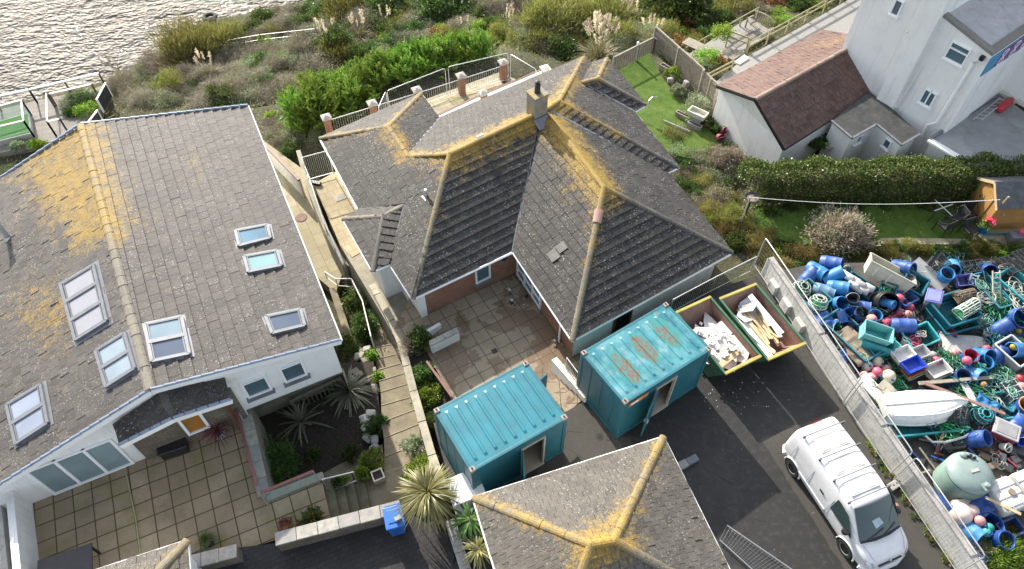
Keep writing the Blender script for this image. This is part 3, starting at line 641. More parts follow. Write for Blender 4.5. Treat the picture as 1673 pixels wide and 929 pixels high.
# ---------------------------------------------------------------- left house
M['tile_left'] = m_tiles('tile_left', (0.049, 0.044, 0.041), (0.080, 0.072, 0.066), speck=0.55, moss=0.25, lich=1.0)
M['ridge_left'] = m_tiles('ridge_left', (0.115, 0.105, 0.085), (0.165, 0.15, 0.12), speck=0.3, moss=0.3, lich=.8)
HE = 2.6; HR = 3.75
A, B = at(405, 172, HE), at(557, 555, HE); R1, R2 = at(132, 203, HR), at(245, 637, HR)
W2 = at_line(0, 792, B, R2); W1 = at_line(0, 292, A, R1)
W2x = R2 + (W2 - R2) * 1.18; W1x = R1 + (W1 - R1) * 1.25
lh = thing('house', 'large pale house with a long grey tiled gable roof and eight skylights on the left', 'house', at(240, 600, -.2))
LH = [(at(95, 235, 3.4), at(140, 380, 3.5), .9, 1.0), (R1, R1.lerp(R2, .45), 1.0, 1.0), (R1.lerp(R2, .1), at(60, 330, 3.3), .8, .45), (at(60, 245, 3.2), at(120, 320, 3.5), 1.6, .95), (at(165, 215, 3.6), at(195, 400, 3.6), .5, .75), (at(190, 370, 3.6), at(240, 365, 3.4), .5, .55), (at(320, 250, 3), at(320, 300, 3), .5, .4), (at(30, 480, 3), at(90, 520, 3), 1.4, .6), (at(0, 290, 2.5), at(60, 250, 3), .5, .6)]
mb = MB(); tiled(mb, [A, R1, R2, B], .385, .36, LH, th=.06, jit=.003); tiled(mb, [R1, W1x, W2x, R2], .36, .36, LH, th=.03)
roof = mb.build('roof', M['tile_left'], lh)
mb = MB(); caps(mb, R2, R1, .15, .46, LH, base=.05); reparent(mb.build('ridge_tiles', M['ridge_left'], None), roof, lh)
# verges and eaves trim
mb = MB()
for a, b in ((B, R2), (R2, W2x), (A, R1), (R1, W1x)):
    L = (b - a).length; k = int(L / .36); mb = MB()
    for i in range(k):
        mb.tube([a.lerp(b, i / k) + Vector((0, 0, .03)), a.lerp(b, (i + .93) / k) + Vector((0, 0, .055))], .055, 6)
    mb.build('verge_caps', M['gutter_grey'], lh)
for a, b in ((B, R2), (R2, W2x), (A, R1), (R1, W1x)):
    mb = MB(); mb.beam(a + Vector((0, 0, -.12)), b + Vector((0, 0, -.12)), .05, .2); mb.build('bargeboard', M['white_paint'], lh)
mb = MB(); mb.tube([A + Vector((0, 0, -.05)), B + Vector((0, 0, -.05))], .06, 8); mb.build('gutter', M['white_paint'], lh)
# walls: gable plane set 0.25 m behind the verge
ux = (R2 - B); ux.z = 0; LE = ux.length; ux.normalize(); nS = Vector((-ux.y, ux.x, 0))
if nS.y > 0: nS = -nS
gB = B - nS * .25 + ux * .3; gR = R2 - nS * .25; gW = W2x - nS * .25
zr = lambda p: HE + (HR - HE) * min(1, max(0, (p - B).dot(ux) / LE)) if (p - B).dot(ux) <= LE else HR + (W2x.z - HR) * ((p - R2).dot(ux) / (W2x - R2).dot(ux))
kx = at_line(402, 670, gB, gR); ex = at_line(560, 607, gB, gR)
mb = MB()
zlow = (kx.z + ex.z) / 2
kp = Vector((kx.x, kx.y, 0)); wl0 = V3(gB)
mb.face([(gB.x, gB.y, zlow), (gB.x, gB.y, zr(gB) - .1), (gR.x, gR.y, HR - .1), (gR.x, gR.y, -.3), (kp.x, kp.y, -.3), (kp.x, kp.y, zlow)][::-1])
mb.face([(gR.x, gR.y, -.3), (gR.x, gR.y, HR - .1), (gW.x, gW.y, zr(gW) - .1), (gW.x, gW.y, -.3)][::-1])
eN = A - nS * -.0 + ux * .3
mb.face([(gB.x, gB.y, zlow), (gB.x, gB.y, HE - .08), (eN.x, eN.y, HE - .08), (eN.x, eN.y, -5)])
mb.face([(gB.x, gB.y, -5), (gB.x, gB.y, zlow), (eN.x, eN.y, -5)])
nN = A + ux * .3 + nS * .2; nR = R1 + nS * .2; nW = W1x + nS * .2
mb.face([(nN.x, nN.y, -6), (nN.x, nN.y, HE - .1), (nR.x, nR.y, HR - .1), (nW.x, nW.y, W1x.z - .1), (nW.x, nW.y, -6)])
mb.face([(gB.x, gB.y, zlow), (kp.x, kp.y, zlow), (kp.x - nS.x * 1.3, kp.y - nS.y * 1.3, zlow), (gB.x - nS.x * 1.3, gB.y - nS.y * 1.3, zlow)])
mb.build('wall', M['white_render'], lh)
mb = MB(); i0, i1 = gB - nS * 1.2, kp - nS * 1.2
mb.face([(i0.x, i0.y, -4), (i0.x, i0.y, zlow), (i1.x, i1.y, zlow), (i1.x, i1.y, -4)][::-1]); mb.build('undercroft_wall', M['concrete'], lh)
pw, qw = V3(gW), V3(gB)      # outside on the right when walking west to east
def szw(u, v): return sz(u, v, pw, qw)
for (ul, ur, vm) in ((393, 440, 625), (455, 498, 600)):
    s0, _ = szw(ul + 3, vm + 8); s1, _ = szw(ur, vm); _, z0 = szw((ul + ur) / 2 + 5, vm + 18); z0 = max(z0, .2); 
    opening(lh, 'window', pw, qw, s0, s1, z0, z0 + 1.05, M['upvc'], M['glass'], sill=.16, msill=M['lead'], transom=z0 + .9)
s0, _ = szw(66, 790); s1, _ = szw(208, 742)
opening(lh, 'patio_door', pw, qw, s0, s1, -.16, 1.75, M['upvc'], M['glass_pale'], fw=.09, mull=2)
# skylights: (u,v) corners left-top, right-top, right-bottom, left-bottom on a slope
pe = Plane(B, A, .1, R2); pe.n = newell([A, R1, R2, B]); pe.p = (A + R1 + R2 + B) / 4; pwst = Plane(W2x, W1x, 0, R2); pwst.p = (R1 + W1x + W2x + R2) / 4; pwst.n = newell([R1, W1x, W2x, R2])
M['blind_white'] = m_plain('blind_white', (.27, .27, .30), .35, var=.06)
M['sash_grey'] = m_plain('sash_grey', (.13, .14, .15), .5, var=.1)
def skylight(quad, pl, panes, glass, gl2=None, label=None):
    P = [pl.hit(*k) for k in quad]; n = pl.n; x = (P[1] - P[0]); y = (P[3] - P[0])
    Q = lambda a, b, o: P[0].lerp(P[1], a).lerp(P[3].lerp(P[2], a), b) + n * o
    m = MB(); fr = .065
    for a0, b0, a1, b1, wd in ((0, 0, 1, 0, .09), (0, 1, 1, 1, .09), (0, 0, 0, 1, .11), (1, 0, 1, 1, .11)): m.beam(Q(a0, b0, .06), Q(a1, b1, .06), wd, .13, up=n)
    for k in range(1, panes): m.beam(Q(0, k / panes, .065), Q(1, k / panes, .065), .15, .13, up=n)
    so = m.build('skylight', M['lead'], lh)
    m = MB()
    for (a0, b0, a1, b1) in ((-.12, -.1, 1.14, -.1), (-.12, 1.08, 1.14, 1.08)): pass
    m.face([Q(-.1, -.06, .034), Q(1.13, -.06, .034), Q(1.13, 1.07, .034), Q(-.1, 1.07, .034)]); reparent(m.build('flashing', M['lead'], None), so, lh)
    for k in range(panes):
        b0, b1 = k / panes, (k + 1) / panes; e = .05 / panes
        m = MB(); m.face([Q(.06, b0 + e, .085), Q(.94, b0 + e, .085), Q(.94, b1 - e, .085), Q(.06, b1 - e, .085)]); reparent(m.build('pane', gl2[k] if gl2 else glass, None), so, lh)
        m = MB()
        for a0, bb0, a1, bb1 in ((.08, b0 + e, .08, b1 - e), (.92, b0 + e, .92, b1 - e), (.08, b0 + e * 1.6, .92, b0 + e * 1.6), (.08, b1 - e * 1.6, .92, b1 - e * 1.6)): m.beam(Q(a0, bb0, .10), Q(a1, bb1, .10), .035, .04, up=n)
        reparent(m.build('sash', M['sash_grey'], None), so, lh)
glb = m_glass('skylight_blue', (.10, .19, .26), .04); glt = m_glass('skylight_teal', (.22, .36, .37), .05)
skylight(((385, 379), (437, 369), (442, 391), (391, 404)), pe, 1, glb); skylight(((399, 421), (453, 411), (460, 436), (406, 447)), pe, 1, glt)
skylight(((434, 519), (491, 507), (498, 534), (445, 547)), pe, 1, m_glass('skylight_navy', (.08, .105, .15), .04))
skylight(((237, 532), (297, 519), (310, 580), (249, 593)), pe, 2, glb, [m_glass('skylight_grey', (.2, .27, .32), .05), m_glass('skylight_navy_b', (.085, .11, .16), .04)])
skylight(((103, 466), (156, 434), (178, 525), (127, 557)), pwst, 3, M['blind_white'])
skylight(((160, 574), (207, 545), (224, 603), (177, 633)), pwst, 2, m_glass('skylight_mist', (.24, .30, .34), .06))
skylight(((15, 662), (70, 629), (82, 692), (30, 726)), pwst, 2, m_glass('skylight_pale', (.22, .25, .32), .06))
# flue pipe on the west slope
fp = pwst.hit(14, 388); m = MB(); m.tube([fp - Vector((0, 0, .1)), fp + Vector((0, 0, .75))], .10, 12); m.lathe([(.12, .78), (.14, .80), (.14, .93), (.05, .97), (0, .97)], 12, Matrix.Translation(fp)); m.lathe([(.24, -.12), (.17, .0), (.12, .10)], 12, Matrix.Translation(fp))
m.build('flue_pipe', M['galv'], lh, smooth=True)
# porch with its own little gable roof, carried on brown posts
ra0, ra1 = at_line(268, 643, gB, gR), at(282, 683, HR - .85)
ra0.z = HR - .55
pl0, pl1 = at(186, 693, 2.55), at(194, 727, 2.5); pr0, pr1 = at(366, 614, 2.6), at(378, 652, 2.5)
LP = []
mb = MB(); tiled(mb, [pl0, pl1, ra1, ra0], .34, .34, LP); tiled(mb, [pr1, pr0, ra0, ra1], .34, .34, LP)
prf = mb.build('porch_roof', m_tiles('tile_porch', (0.042, 0.038, 0.035), (0.07, 0.063, 0.056), speck=.6, moss=.5), lh)
mb = MB()
for a, b in ((pl1, ra1), (ra1, pr1)):
    k = 5
    for i in range(k): mb.tube([a.lerp(b, (i + .03) / k) + Vector((0, 0, .02)), a.lerp(b, (i + .95) / k) + Vector((0, 0, .03))], .06, 6)
reparent(mb.build('porch_verge_caps', M['gutter_grey'], None), prf, lh); mb = MB(); caps(mb, ra1, ra0, .11, .4); reparent(mb.build('porch_ridge_tiles', M['ridge_dark'], None), prf, lh)
mb = MB()
for a, b in ((pl1, ra1), (ra1, pr1)): mb.beam(a + Vector((0, 0, -.14)), b + Vector((0, 0, -.14)), .04, .2)
reparent(mb.build('porch_fascia', M['white_paint'], None), prf, lh)
mb = MB()
for u, v, top in ((243, 742, pl1.lerp(ra1, .55)), (394, 700, pr1)):
    b0 = at(u, v, -.2); mb = MB(); mb.beam(b0, Vector((b0.x, b0.y, 2.35)), .11, .11); mb.build('porch_post', M['wood_brown'], lh)
# stone cladding under the porch, with a glazed orange-brown door panel
s0, _ = szw(232, 738); s1, _ = szw(398, 668); d = (qw - pw).normalized(); n = Vector((d.y, -d.x, 0))
mb = MB(); a, b = pw + d * s0 + n * .05, pw + d * s1 + n * .05
mb.beam(a + Vector((0, 0, .9)), b + Vector((0, 0, .9)), .1, 2.2); mb.build('stone_cladding', M['stone'], lh)
M['blind_orange'] = m_plain('blind_orange', (.30, .135, .03), .35, var=.25, sc=1.5)
s2, _ = szw(296, 692); s3, _ = szw(332, 676)
opening(lh, 'hall_window', pw + n * .105, qw + n * .105, s2, s3, .35, 1.7, M['upvc'], M['blind_orange'], fw=.09)
# ---------------------------------------------------------------- white building with the cottage on the right
M['tile_red'] = m_tiles('tile_cottage', (0.070, 0.038, 0.032), (0.125, 0.075, 0.06), speck=.25, moss=.3, lich=.7)  # red-brown tile colour, the same on both cottage slopes
CE, CR = 0.6, 2.05
ce0, cr0, cs0 = at(1171, 139, CE), at(1234, 161, CR), at(1282, 243, CE)
p0W = Vector((20.45, 26.45, 0)); dW = Vector((math.cos(R(128)), math.sin(R(128)), 0)); nW_ = Vector((-dW.y, dW.x, 0))   # nW_ points to the south-west? fixed below
if nW_.x > 0: nW_ = -nW_
dSE = Vector((math.cos(R(38)), math.sin(R(38)), 0))
cr1 = at_line(1383, 78, p0W, p0W + dW); cr1.z = CR; cs1 = at_line(1425, 150, p0W, p0W + dW); cs1.z = CE
run = (cr1 - cr0); ce1 = ce0 + Vector((run.x, run.y, 0)) * 1.25
cot = thing('cottage', 'low white cottage with a red-brown tiled gable roof beside the tall white building', 'cottage', (19, 27, -1.8))
mb = MB(); tiled(mb, [ce0, ce1, cr0 + Vector((run.x, run.y, 0)) * 1.25, cr0], .27, .26, [(at(1330, 70, 1.4), at(1390, 60, 1.6), .8, .6)], th=.022)
tiled(mb, [cr0, cr1, cs1, cs0], .27, .26, [], th=.022)
roof = mb.build('roof', M['tile_red'], cot)
mb = MB(); caps(mb, cr0, cr1, .10, .45); reparent(mb.build('ridge_tiles', m_tiles('ridge_cottage', (.16, .11, .085), (.24, .18, .14), speck=.3), None), roof, cot)
for a, b in ((cr0, ce0), (cr0, cs0)):
    mb = MB(); mb.beam(a + Vector((0, 0, -.08)), b + Vector((0, 0, -.08)), .05, .16); mb.build('bargeboard', M['metal_black'], cot)
mb = MB(); mb.tube([cs0 + Vector((0, 0, -.06)), cs1 + Vector((0, 0, -.06))], .05, 8); mb.build('gutter', M['metal_black'], cot)
x = run.normalized(); x.z = 0
g = [p + x * .12 for p in (ce0, cr0, cs0)]; sn = (cs0 - cr0); sn.z = 0; sn.normalize()
mb = MB(); gi = [g[0] + sn * .15, g[1], g[2] - sn * .15]
mb.face([(gi[0].x, gi[0].y, -3), (gi[0].x, gi[0].y, CE + .05), (gi[1].x, gi[1].y, CR - .1), (gi[2].x, gi[2].y, CE + .02), (gi[2].x, gi[2].y, -3)])
for k, e in ((0, ce1), (2, cs1)): mb.face([(gi[k].x, gi[k].y, -3), (gi[k].x, gi[k].y, CE), (e.x, e.y, CE), (e.x, e.y, -3)])
mb.build('wall', M['white_render'], cot)
# flat-roofed lean-to
M['felt'] = m_plain('felt', (.045, .046, .046), .55, var=.45, sc=1.2, dirt=(.10, .10, .09), bump=.3)
ext = thing('extension', 'flat dark-felted white lean-to in the corner between cottage and tall building', 'extension', (18, 25, -1.8))
xo = [at(u, v, .75) for u, v in ((1420, 149), (1358, 197), (1392, 226), (1432, 203), (1473, 237), (1503, 219), (1463, 181))]
mb = MB(); mb.prism(xo, .69, .75); mb.build('roof', M['felt'], ext)
mb = MB(); mb.prism(inset(xo, .08), -2.6, .688); mb.build('wall', M['white_render'], ext)
mb = MB()
for a, b in zip(xo[1:6], xo[2:6]): mb.beam(a + Vector((0, 0, .015)), b + Vector((0, 0, .015)), .10, .07)
mb.build('roof_edge', M['lead'], ext)
ii = inset(xo, .08); cc = lambda k: min(ii, key=lambda p: (p - Vector(xo[k][:2])).length)
p, q = V3(cc(3)), V3(cc(4)); s0, z0 = sz(1443, 234, p, q); opening(ext, 'window', p, q, s0, s0 + .4, .0, .5, M['upvc'], M['glass'], fw=.05, sill=.1)
p, q = V3(cc(2)), V3(cc(3)); opening(ext, 'window', p, q, .55, .95, .0, .5, M['upvc'], M['glass'], fw=.05, sill=.1)
# tall building
tw = thing('white_building', 'tall white rendered building with two windows, drainpipes and a flat grey roof at top right', 'building', (22, 29, -2))
BZ0, BZ1 = 5.05, 5.6
T0 = p0W.copy(); T0.z = BZ0; T1 = p0W + dW * 2.62; T1.z = BZ1; T3 = p0W + dSE * 14; T3.z = BZ0; T2 = T1 + dSE * 14; T2.z = BZ1
mb = MB()
PZ = lambda p, z: Vector((p.x, p.y, z))
mb.face([PZ(T1, -3), PZ(T0, -3), T0, T1]); mb.face([PZ(T0, -3), PZ(T3, -3), T3, T0])
NT1 = p0W + dW * 2.62; NTe = p0W + dW * 6.35
mb.face([PZ(NTe, -4), PZ(NT1, -4), PZ(NT1, 8.5), PZ(NTe, 8.5)]); N3 = NT1 + dSE * 14
mb.face([PZ(NT1, 4.8), PZ(N3, 4.8), PZ(N3, 8.5), PZ(NT1, 8.5)])
mb.face([PZ(NT1, 8.5), PZ(N3, 8.5), PZ(NTe + dSE * 14, 8.5), PZ(NTe, 8.5)])
mb.build('wall', M['white_render'], tw)
M['roof_grey'] = m_plain('roof_grey', (.43, .42, .42), .8, var=.18, sc=1.1, dirt=(.24, .22, .22), bump=.2)
mb = MB(); mb.face([T0 - Vector((0, 0, .03)), T3 - Vector((0, 0, .03)), T2 - Vector((0, 0, .03)), T1 - Vector((0, 0, .03))]); mb.build('roof', M['roof_grey'], tw)
cop = m_tiles('coping_lichen', (.16, .155, .14), (.2, .19, .17), speck=.3, lich=1.0)
for a, b in ((T1 - dSE * .02, T0 - dSE * .02), (T0, T3)):
    mb = MB(); dd = (b - a).normalized(); nn = Vector((0, 0, 1)); inn = dSE if (a - T1).length < .1 else dW
    mb.beam(a + inn * .17 + Vector((0, 0, .03)), b + inn * .17 + Vector((0, 0, .03)), .36, .12); mb.li = [.25] * len(mb.v); mb.build('parapet_coping', cop, tw)
# chimney breast running up the wall
s_a = 2.62; s_b = 3.55; mb = MB(); c = p0W + dW * ((s_a + s_b) / 2) + nW_ * .14
mb.box((c.x, c.y, 3.0), (s_b - s_a, .34, 12.6), R(128)); mb.build('chimney_breast', M['white_render'], tw)
mb = MB(); mb.lathe([(.16, 0), (.14, .35), (.17, .42), (.12, .42)], 14, Matrix.Translation((c.x, c.y, 9.3))); mb.build('chimney_pot', M['blind_orange'], tw)
pW, qW = p0W + dW * 16, p0W.copy()     # outside (south-west) on the right-hand side
szW = lambda u, v: sz(u, v, pW, qW)
for (ul, vl, ur, vr, ztop, hh, mull) in ((1548, 82, 1582, 92, None, .85, 0), (1506, 156, 1527, 163, None, .78, 1), (1458, 12, 1474, 12, None, .75, 0)):
    sa, za = szW(ul, vl); sb, zb = szW(ur, vr); zc = (za + zb) / 2
    if mull == 0 and ul > 1500: opening(tw, 'window', pW, qW, sa, sb, zc - hh / 2, zc + hh / 2, M['upvc'], M['glass'], fw=.06, sill=.08, transom=zc + .12)
    else: opening(tw, 'window', pW, qW, sa, sb, zc - hh / 2, zc + hh / 2, M['upvc'], M['glass'], fw=.06, sill=.08, mull=mull)
def wallpipe(pts, r=.05, o=.09):
    P = []
    for u, v in pts:
        h = at_line(u, v, pW + nW_ * o, qW + nW_ * o); P.append(h)
    m = MB(); m.tube(P, r, 8); return m.build('drainpipe', M['white_paint'], tw, smooth=True)
wallpipe([(1482, 50), (1483, 62), (1452, 140), (1455, 152), (1464, 175)]); wallpipe([(1603, 95), (1590, 102), (1530, 200), (1515, 203), (1506, 222)], .07)
wallpipe([(1506, 105), (1500, 118), (1478, 155)], .02)
mb = MB(); h = at_line(1607, 93, pW, qW); mb.box((h.x + nW_.x * .12, h.y + nW_.y * .12, h.z), (.18, .16, .2), R(128)); mb.build('hopper', M['metal_black'], tw)
# painted sign band along the top of the south-east face
pS_, qS_ = p0W.copy(), p0W + dSE * 14; nSE = Vector((dSE.y, -dSE.x, 0))
SGN = lambda s, z, o=.03: pS_ + dSE * s + nSE * o + Vector((0, 0, z))
sg = thing('sign', 'blue sign band with white looped lettering on purple below the tall building roof', 'sign', tuple(SGN(1.5, 4.4)))
mb = MB(); mb.beam(SGN(0, 4.45, .02), SGN(9, 4.45, .02), .04, .95, up=Vector((0, 0, 1))); mb.build('panel', m_plain('sign_blue', (.03, .22, .42), .5), sg)
pur = m_plain('sign_purple', (.13, .04, .19), .5, var=.2); wht = m_plain('sign_white', (.75, .70, .78), .5)
mb = MB(); mb.face([SGN(.95, 3.99, .046), SGN(9, 3.99, .046), SGN(9, 4.9, .046), SGN(1.1, 4.9, .046)]); mb.build('letter_ground', pur, sg)
for k in range(6):
    L = MB(); c = 1.35 + k * 1.0
    L.tube([SGN(c + .22 * math.sin(2 * a) * (1.1 if a < math.pi else 1), 4.43 + .36 * math.cos(a), .06) for a in np.linspace(0, 2 * math.pi, 28)], .028, 5); L.build('letter', wht, sg)
# neighbouring wing with its wall coming forward, and the flat roof deck below the tower
W0 = Vector((24.29, 29.47, 0)); wg = thing('side_wing', 'white rendered wing meeting the tall building at the right edge behind the red gas bottle', 'building wing', (26, 28, -1))
mb = MB(); mb.face([PZ(W0, .9), PZ(W0 - dW * 9, .9), PZ(W0 - dW * 9, 5.0), PZ(W0, 5.0)]); mb.face([PZ(W0, 5), PZ(W0 - dW * 9, 5), PZ(W0 - dW * 9 + dSE * 8, 5), PZ(W0 + dSE * 8, 5)])
mb.build('wall', M['white_render'], wg); mb = MB(); mb.beam(PZ(W0, .9) + nW_ * .1, PZ(W0 - dW * 9, .9) + nW_ * .1, .25, .12); mb.build('wall_foot', M['old_white'], wg)
dk_ = thing('flat_roof_annexe', 'white walled annexe with a pale grey flat roof deck behind the long hedge', 'annexe', (22, 26, -1.5))
f0 = at(1517, 229, .75); fo = [f0, at(1546, 213, .75), at(1633, 153, .75), at(1673, 182, .75), Vector((33, 26, .75)), Vector((33, 23.9, .75)), f0 - dW * 1.5]
mb = MB(); mb.prism(fo, .70, .75); mb.build('roof', m_plain('deck_grey', (.30, .30, .30), .75, var=.22, sc=.8, dirt=(.17, .18, .14), bump=.3), dk_)
mb = MB(); mb.prism(inset(fo, .1), -2.5, .698); mb.build('wall', M['white_render'], dk_)
mb = MB(); mb.beam(f0 + Vector((0, 0, .05)), at(1634, 153, .80), .13, .14); mb.build('upstand', M['lead'], dk_); mb = MB(); mb.beam(f0 + Vector((0, 0, .03)), fo[-1] + Vector((0, 0, .03)), .3, .10); mb.build('roof_edge', M['white_paint'], dk_)
# on the deck: aluminium ladder on edge and red gas bottle
def ladder(name, label, a, b, wd, side, mat, rungs=9, r=.025, cat='ladder'):
    t_ = thing(name, label, cat, tuple(a)); s_ = side.normalized() * wd
    for o in (Vector(), s_): m = MB(); m.beam(a + o, b + o, .05, .035); m.build('stile', mat, t_)
    for k in range(rungs): m = MB(); q_ = a.lerp(b, (k + .5) / rungs); m.tube([q_, q_ + s_], r, 6); m.build('rung', mat, t_)
    return t_
la, lb = at(1590, 195, .85), at(1634, 160, .85)
ladder('ladder', 'short aluminium ladder lying against the foot of the white wall beside the red gas bottle', la, lb, .38, Vector((nSE.x, nSE.y, .55)), M['galv'], 7)
gb = thing('gas_bottle', 'red gas bottle lying on the grey flat roof in the corner at far right', 'gas bottle', tuple(at(1640, 172, .95)))
red = m_plain('red_gas', (.42, .02, .03), .4, var=.2); a, b = at(1632, 178, .95), at(1649, 165, .95); d = (b - a).normalized(); mb = MB()
mb.tube([a - d * .1, a - d * .05, a, a + (b - a) * .5, b, b + d * .08, b + d * .12], .2, 16, rr=[.06, .16, .2, .2, .2, .14, .06]); mb.build('cylinder', red, gb, smooth=True)
mb = MB(); mb.tube([b + d * .1, b + d * .24], .11, 12); mb.build('collar', red, gb); mb = MB(); mb.tube([b + d * .12, b + d * .2], .035, 8); mb.build('valve', M['galv'], gb)

# ---------------------------------------------------------------- shipping containers used as site stores
def container(name, label, cpx, mats, doors, wear=False):
    P = [at(u, v, 2.59) for u, v in cpx]        # back-left, back-right, front-right, front-left of the roof
    x = ((P[1] - P[0]) + (P[2] - P[3])); x.z = 0; x.normalize(); y = Vector((-x.y, x.x, 0))
    c = sum(P, Vector()) / 4; L = ((P[1] - P[0]).dot(x) + (P[2] - P[3]).dot(x)) / 2; Wd = ((P[0] - P[3]).dot(y) + (P[1] - P[2]).dot(y)) / 2
    root = thing(name, label, 'container', (c.x, c.y, 0), math.atan2(x.y, x.x)); hx, hy = L / 2, Wd / 2; body, roofm, cast, inner = mats; Hh = 2.59
    B = lambda m, nm, mt, **k: m.build(nm, mt, root, world=False, **k)
    m = MB(); m.box((0, 0, .10), (L - .1, Wd - .1, .12)); B(m, 'floor', inner)
    d0, d1 = doors[0]; m = MB(); t_ = .05; z0, z1 = .14, 2.42; zc, zh = (z0 + z1) / 2, z1 - z0
    m.box((0, hy - .05, zc), (L - .12, t_, zh)); m.box((-hx + .05, 0, zc), (t_, Wd - .16, zh)); m.box((hx - .05, 0, zc), (t_, Wd - .16, zh))
    for a, b in ((-hx + .06, d0), (d1, hx - .06)): m.box(((a + b) / 2, -hy + .05, zc), (b - a, t_, zh))
    m.box(((d0 + d1) / 2, -hy + .05, 2.28), (d1 - d0, t_, .28)); B(m, 'wall', body)
    m = MB()                                    # recessed flat ribs of the wall panels
    for k in range(-3, 4):
        for yy in (hy - .015,): m.box((k * L / 7.4, yy, zc), (.16, .03, zh - .2))
    for k in (-1, 0, 1):
        for xx in (-hx + .018, hx - .018): m.box((xx, k * Wd / 4, zc), (.03, .12, zh - .2))
    B(m, 'wall_rib', body, bev=.01)
    m = MB()
    for z in (.08, 2.50):
        for yy in (-hy + .05, hy - .05): m.box((0, yy, z), (L - .3, .1, .14))
        for xx in (-hx + .05, hx - .05): m.box((xx, 0, z), (.1, Wd - .3, .14))
    for sx in (-1, 1):
        for sy in (-1, 1): m.box((sx * (hx - .07), sy * (hy - .07), 1.3), (.14, .14, 2.4))
    B(m, 'frame', body, bev=.012)
    m = MB(); m.box((0, 0, 2.545), (L - .18, Wd - .18, .04)); rb = 9
    for k in range(rb):
        xx = -hx + .34 + k * (L - .68) / (rb - 1); w2, hl = .062, hy - .24
        top = [(xx - w2 * .6, -hl + .10), (xx + w2 * .6, -hl + .10), (xx + w2 * .6, hl - .10), (xx - w2 * .6, hl - .10)]; bot = [(xx - w2, -hl), (xx + w2, -hl), (xx + w2, hl), (xx - w2, hl)]
        V = [(*q, 2.563) for q in bot] + [(*q, 2.60) for q in top]; m.mesh_faces(V, [(4, 5, 6, 7), (0, 1, 5, 4), (1, 2, 6, 5), (2, 3, 7, 6), (3, 0, 4, 7)])
    B(m, 'roof', roofm, bev=.012)
    for sx in (-1, 1):
        for sy in (-1, 1):
            for z in (.06, 2.55):
                m = MB(); m.box((sx * (hx - .088), sy * (hy - .08), z), (.178, .162, .118)); o = B(m, 'corner_casting', cast if z > 1 else body, bev=.012)
                if z > 1:
                    m = MB(); m.tube([(sx * (hx - .088), sy * (hy - .08) - .03, z + .0605), (sx * (hx - .088), sy * (hy - .08) + .03, z + .0605)], .001, 4)
                    m = MB(); m.box((sx * (hx - .088), sy * (hy - .08), z + .0595), (.06, .11, .004)); h_ = B(m, 'casting_hole', M['metal_black']); h_.parent = o
    # open personnel door in the long south side: frame, leaf hinged outwards, sill
    m = MB()
    for xx in (d0 + .03, d1 - .03): m.box((xx, -hy + .03, 1.13), (.06, .1, 2.0))
    m.box(((d0 + d1) / 2, -hy + .03, 2.14), (d1 - d0, .1, .06)); m.box(((d0 + d1) / 2, -hy + .01, .15), (d1 - d0, .14, .05)); B(m, 'door_frame', inner)
    for (hxp, hyp, ang, wd) in doors[1]:
        m = MB(); TM = Matrix.Translation((hxp, hyp, 0)) @ Matrix.Rotation(R(ang), 4, 'Z'); m.box((wd / 2, 0, 1.15), (wd, .05, 1.95), M=TM); o = B(m, 'door', body, bev=.01)
        m = MB(); m.box((wd - .14, -.05, 1.15), (.05, .05, .22), M=TM); m.box((wd - .14, .05, 1.15), (.05, .05, .22), M=TM); h_ = B(m, 'handle', M['galv']); h_.parent = o
    return root, L, Wd
def m_cont(name, c, worn):
    t = NT(name); p = t.coord('Object'); col = t.mix(t.ramp(t.noise(p, 1.2, 5, .6), [(.3, 0), (.7, 1)]), dk(c, .85), dk(c, 1.2))
    col = t.mix(t.math('MULTIPLY', t.ramp(t.noise(p, 6, 6, .8), [(.60, 0), (.68, 1)]), .5), col, dk(c, .55))
    mp = t.n('Mapping'); mp.inputs['Scale'].default_value = (5, 5, .3); t.l(p, mp.inputs[0]); col = t.mix(t.math('MULTIPLY', t.ramp(t.noise(mp.outputs[0], 1.0, 5, .75), [(.55, 0), (.75, 1)]), .55), col, (.10, .085, .06))
    if worn:
        mask = None
        for (x0, y0, a, b) in ((-1.02, -.12, .38, .82), (.0, .08, .36, .82), (1.05, .22, .40, .86)):
            s = t.n('SeparateXYZ'); t.l(p, s.inputs[0])
            dx = t.math('DIVIDE', t.math('SUBTRACT', s.outputs[0], x0), a); dy = t.math('DIVIDE', t.math('SUBTRACT', s.outputs[1], y0), b)
            e = t.math('ADD', t.math('MULTIPLY', dx, dx), t.math('MULTIPLY', dy, dy)); e = t.math('ADD', e, t.math('MULTIPLY', t.math('SUBTRACT', t.noise(p, 2.6, 6, .7), .5), 1.9))
            mask = e if mask is None else t.math('MINIMUM', mask, e)
        fade = t.ramp(t.noise(p, .9, 5, .65), [(.42, 0), (.62, 1)])
        col = t.mix(t.math('MULTIPLY', fade, .75), col, (.11, .31, .34)); pk = t.ramp(t.noise(p, 2.3, 5, .7), [(.52, 0), (.66, 1)]); col = t.mix(t.math('MULTIPLY', pk, .4), col, (.32, .34, .31))
        col = t.mix(t.ramp(mask, [(.78, 1), (.92, 0)]), col, (.035, .20, .20)); rust = t.math('MULTIPLY', t.ramp(t.noise(p, 9, 5, .75), [(.40, 0), (.55, 1)]), t.ramp(t.noise(p, 1.3, 2), [(.38, 0), (.52, 1)]))
        col = t.mix(t.math('MULTIPLY', t.ramp(mask, [(.5, 1), (.66, 0)]), rust), col, (.16, .085, .05))
    t.color(col); t.bump(t.noise(p, 40, 3), .15, .01); return t.set(.42, 0, .5)
teal = m_cont('teal_paint', (.018, .118, .150), False); tealr = m_cont('teal_roof', (.020, .155, .200), False); tealw = m_cont('teal_roof_worn', (.020, .15, .185), True)
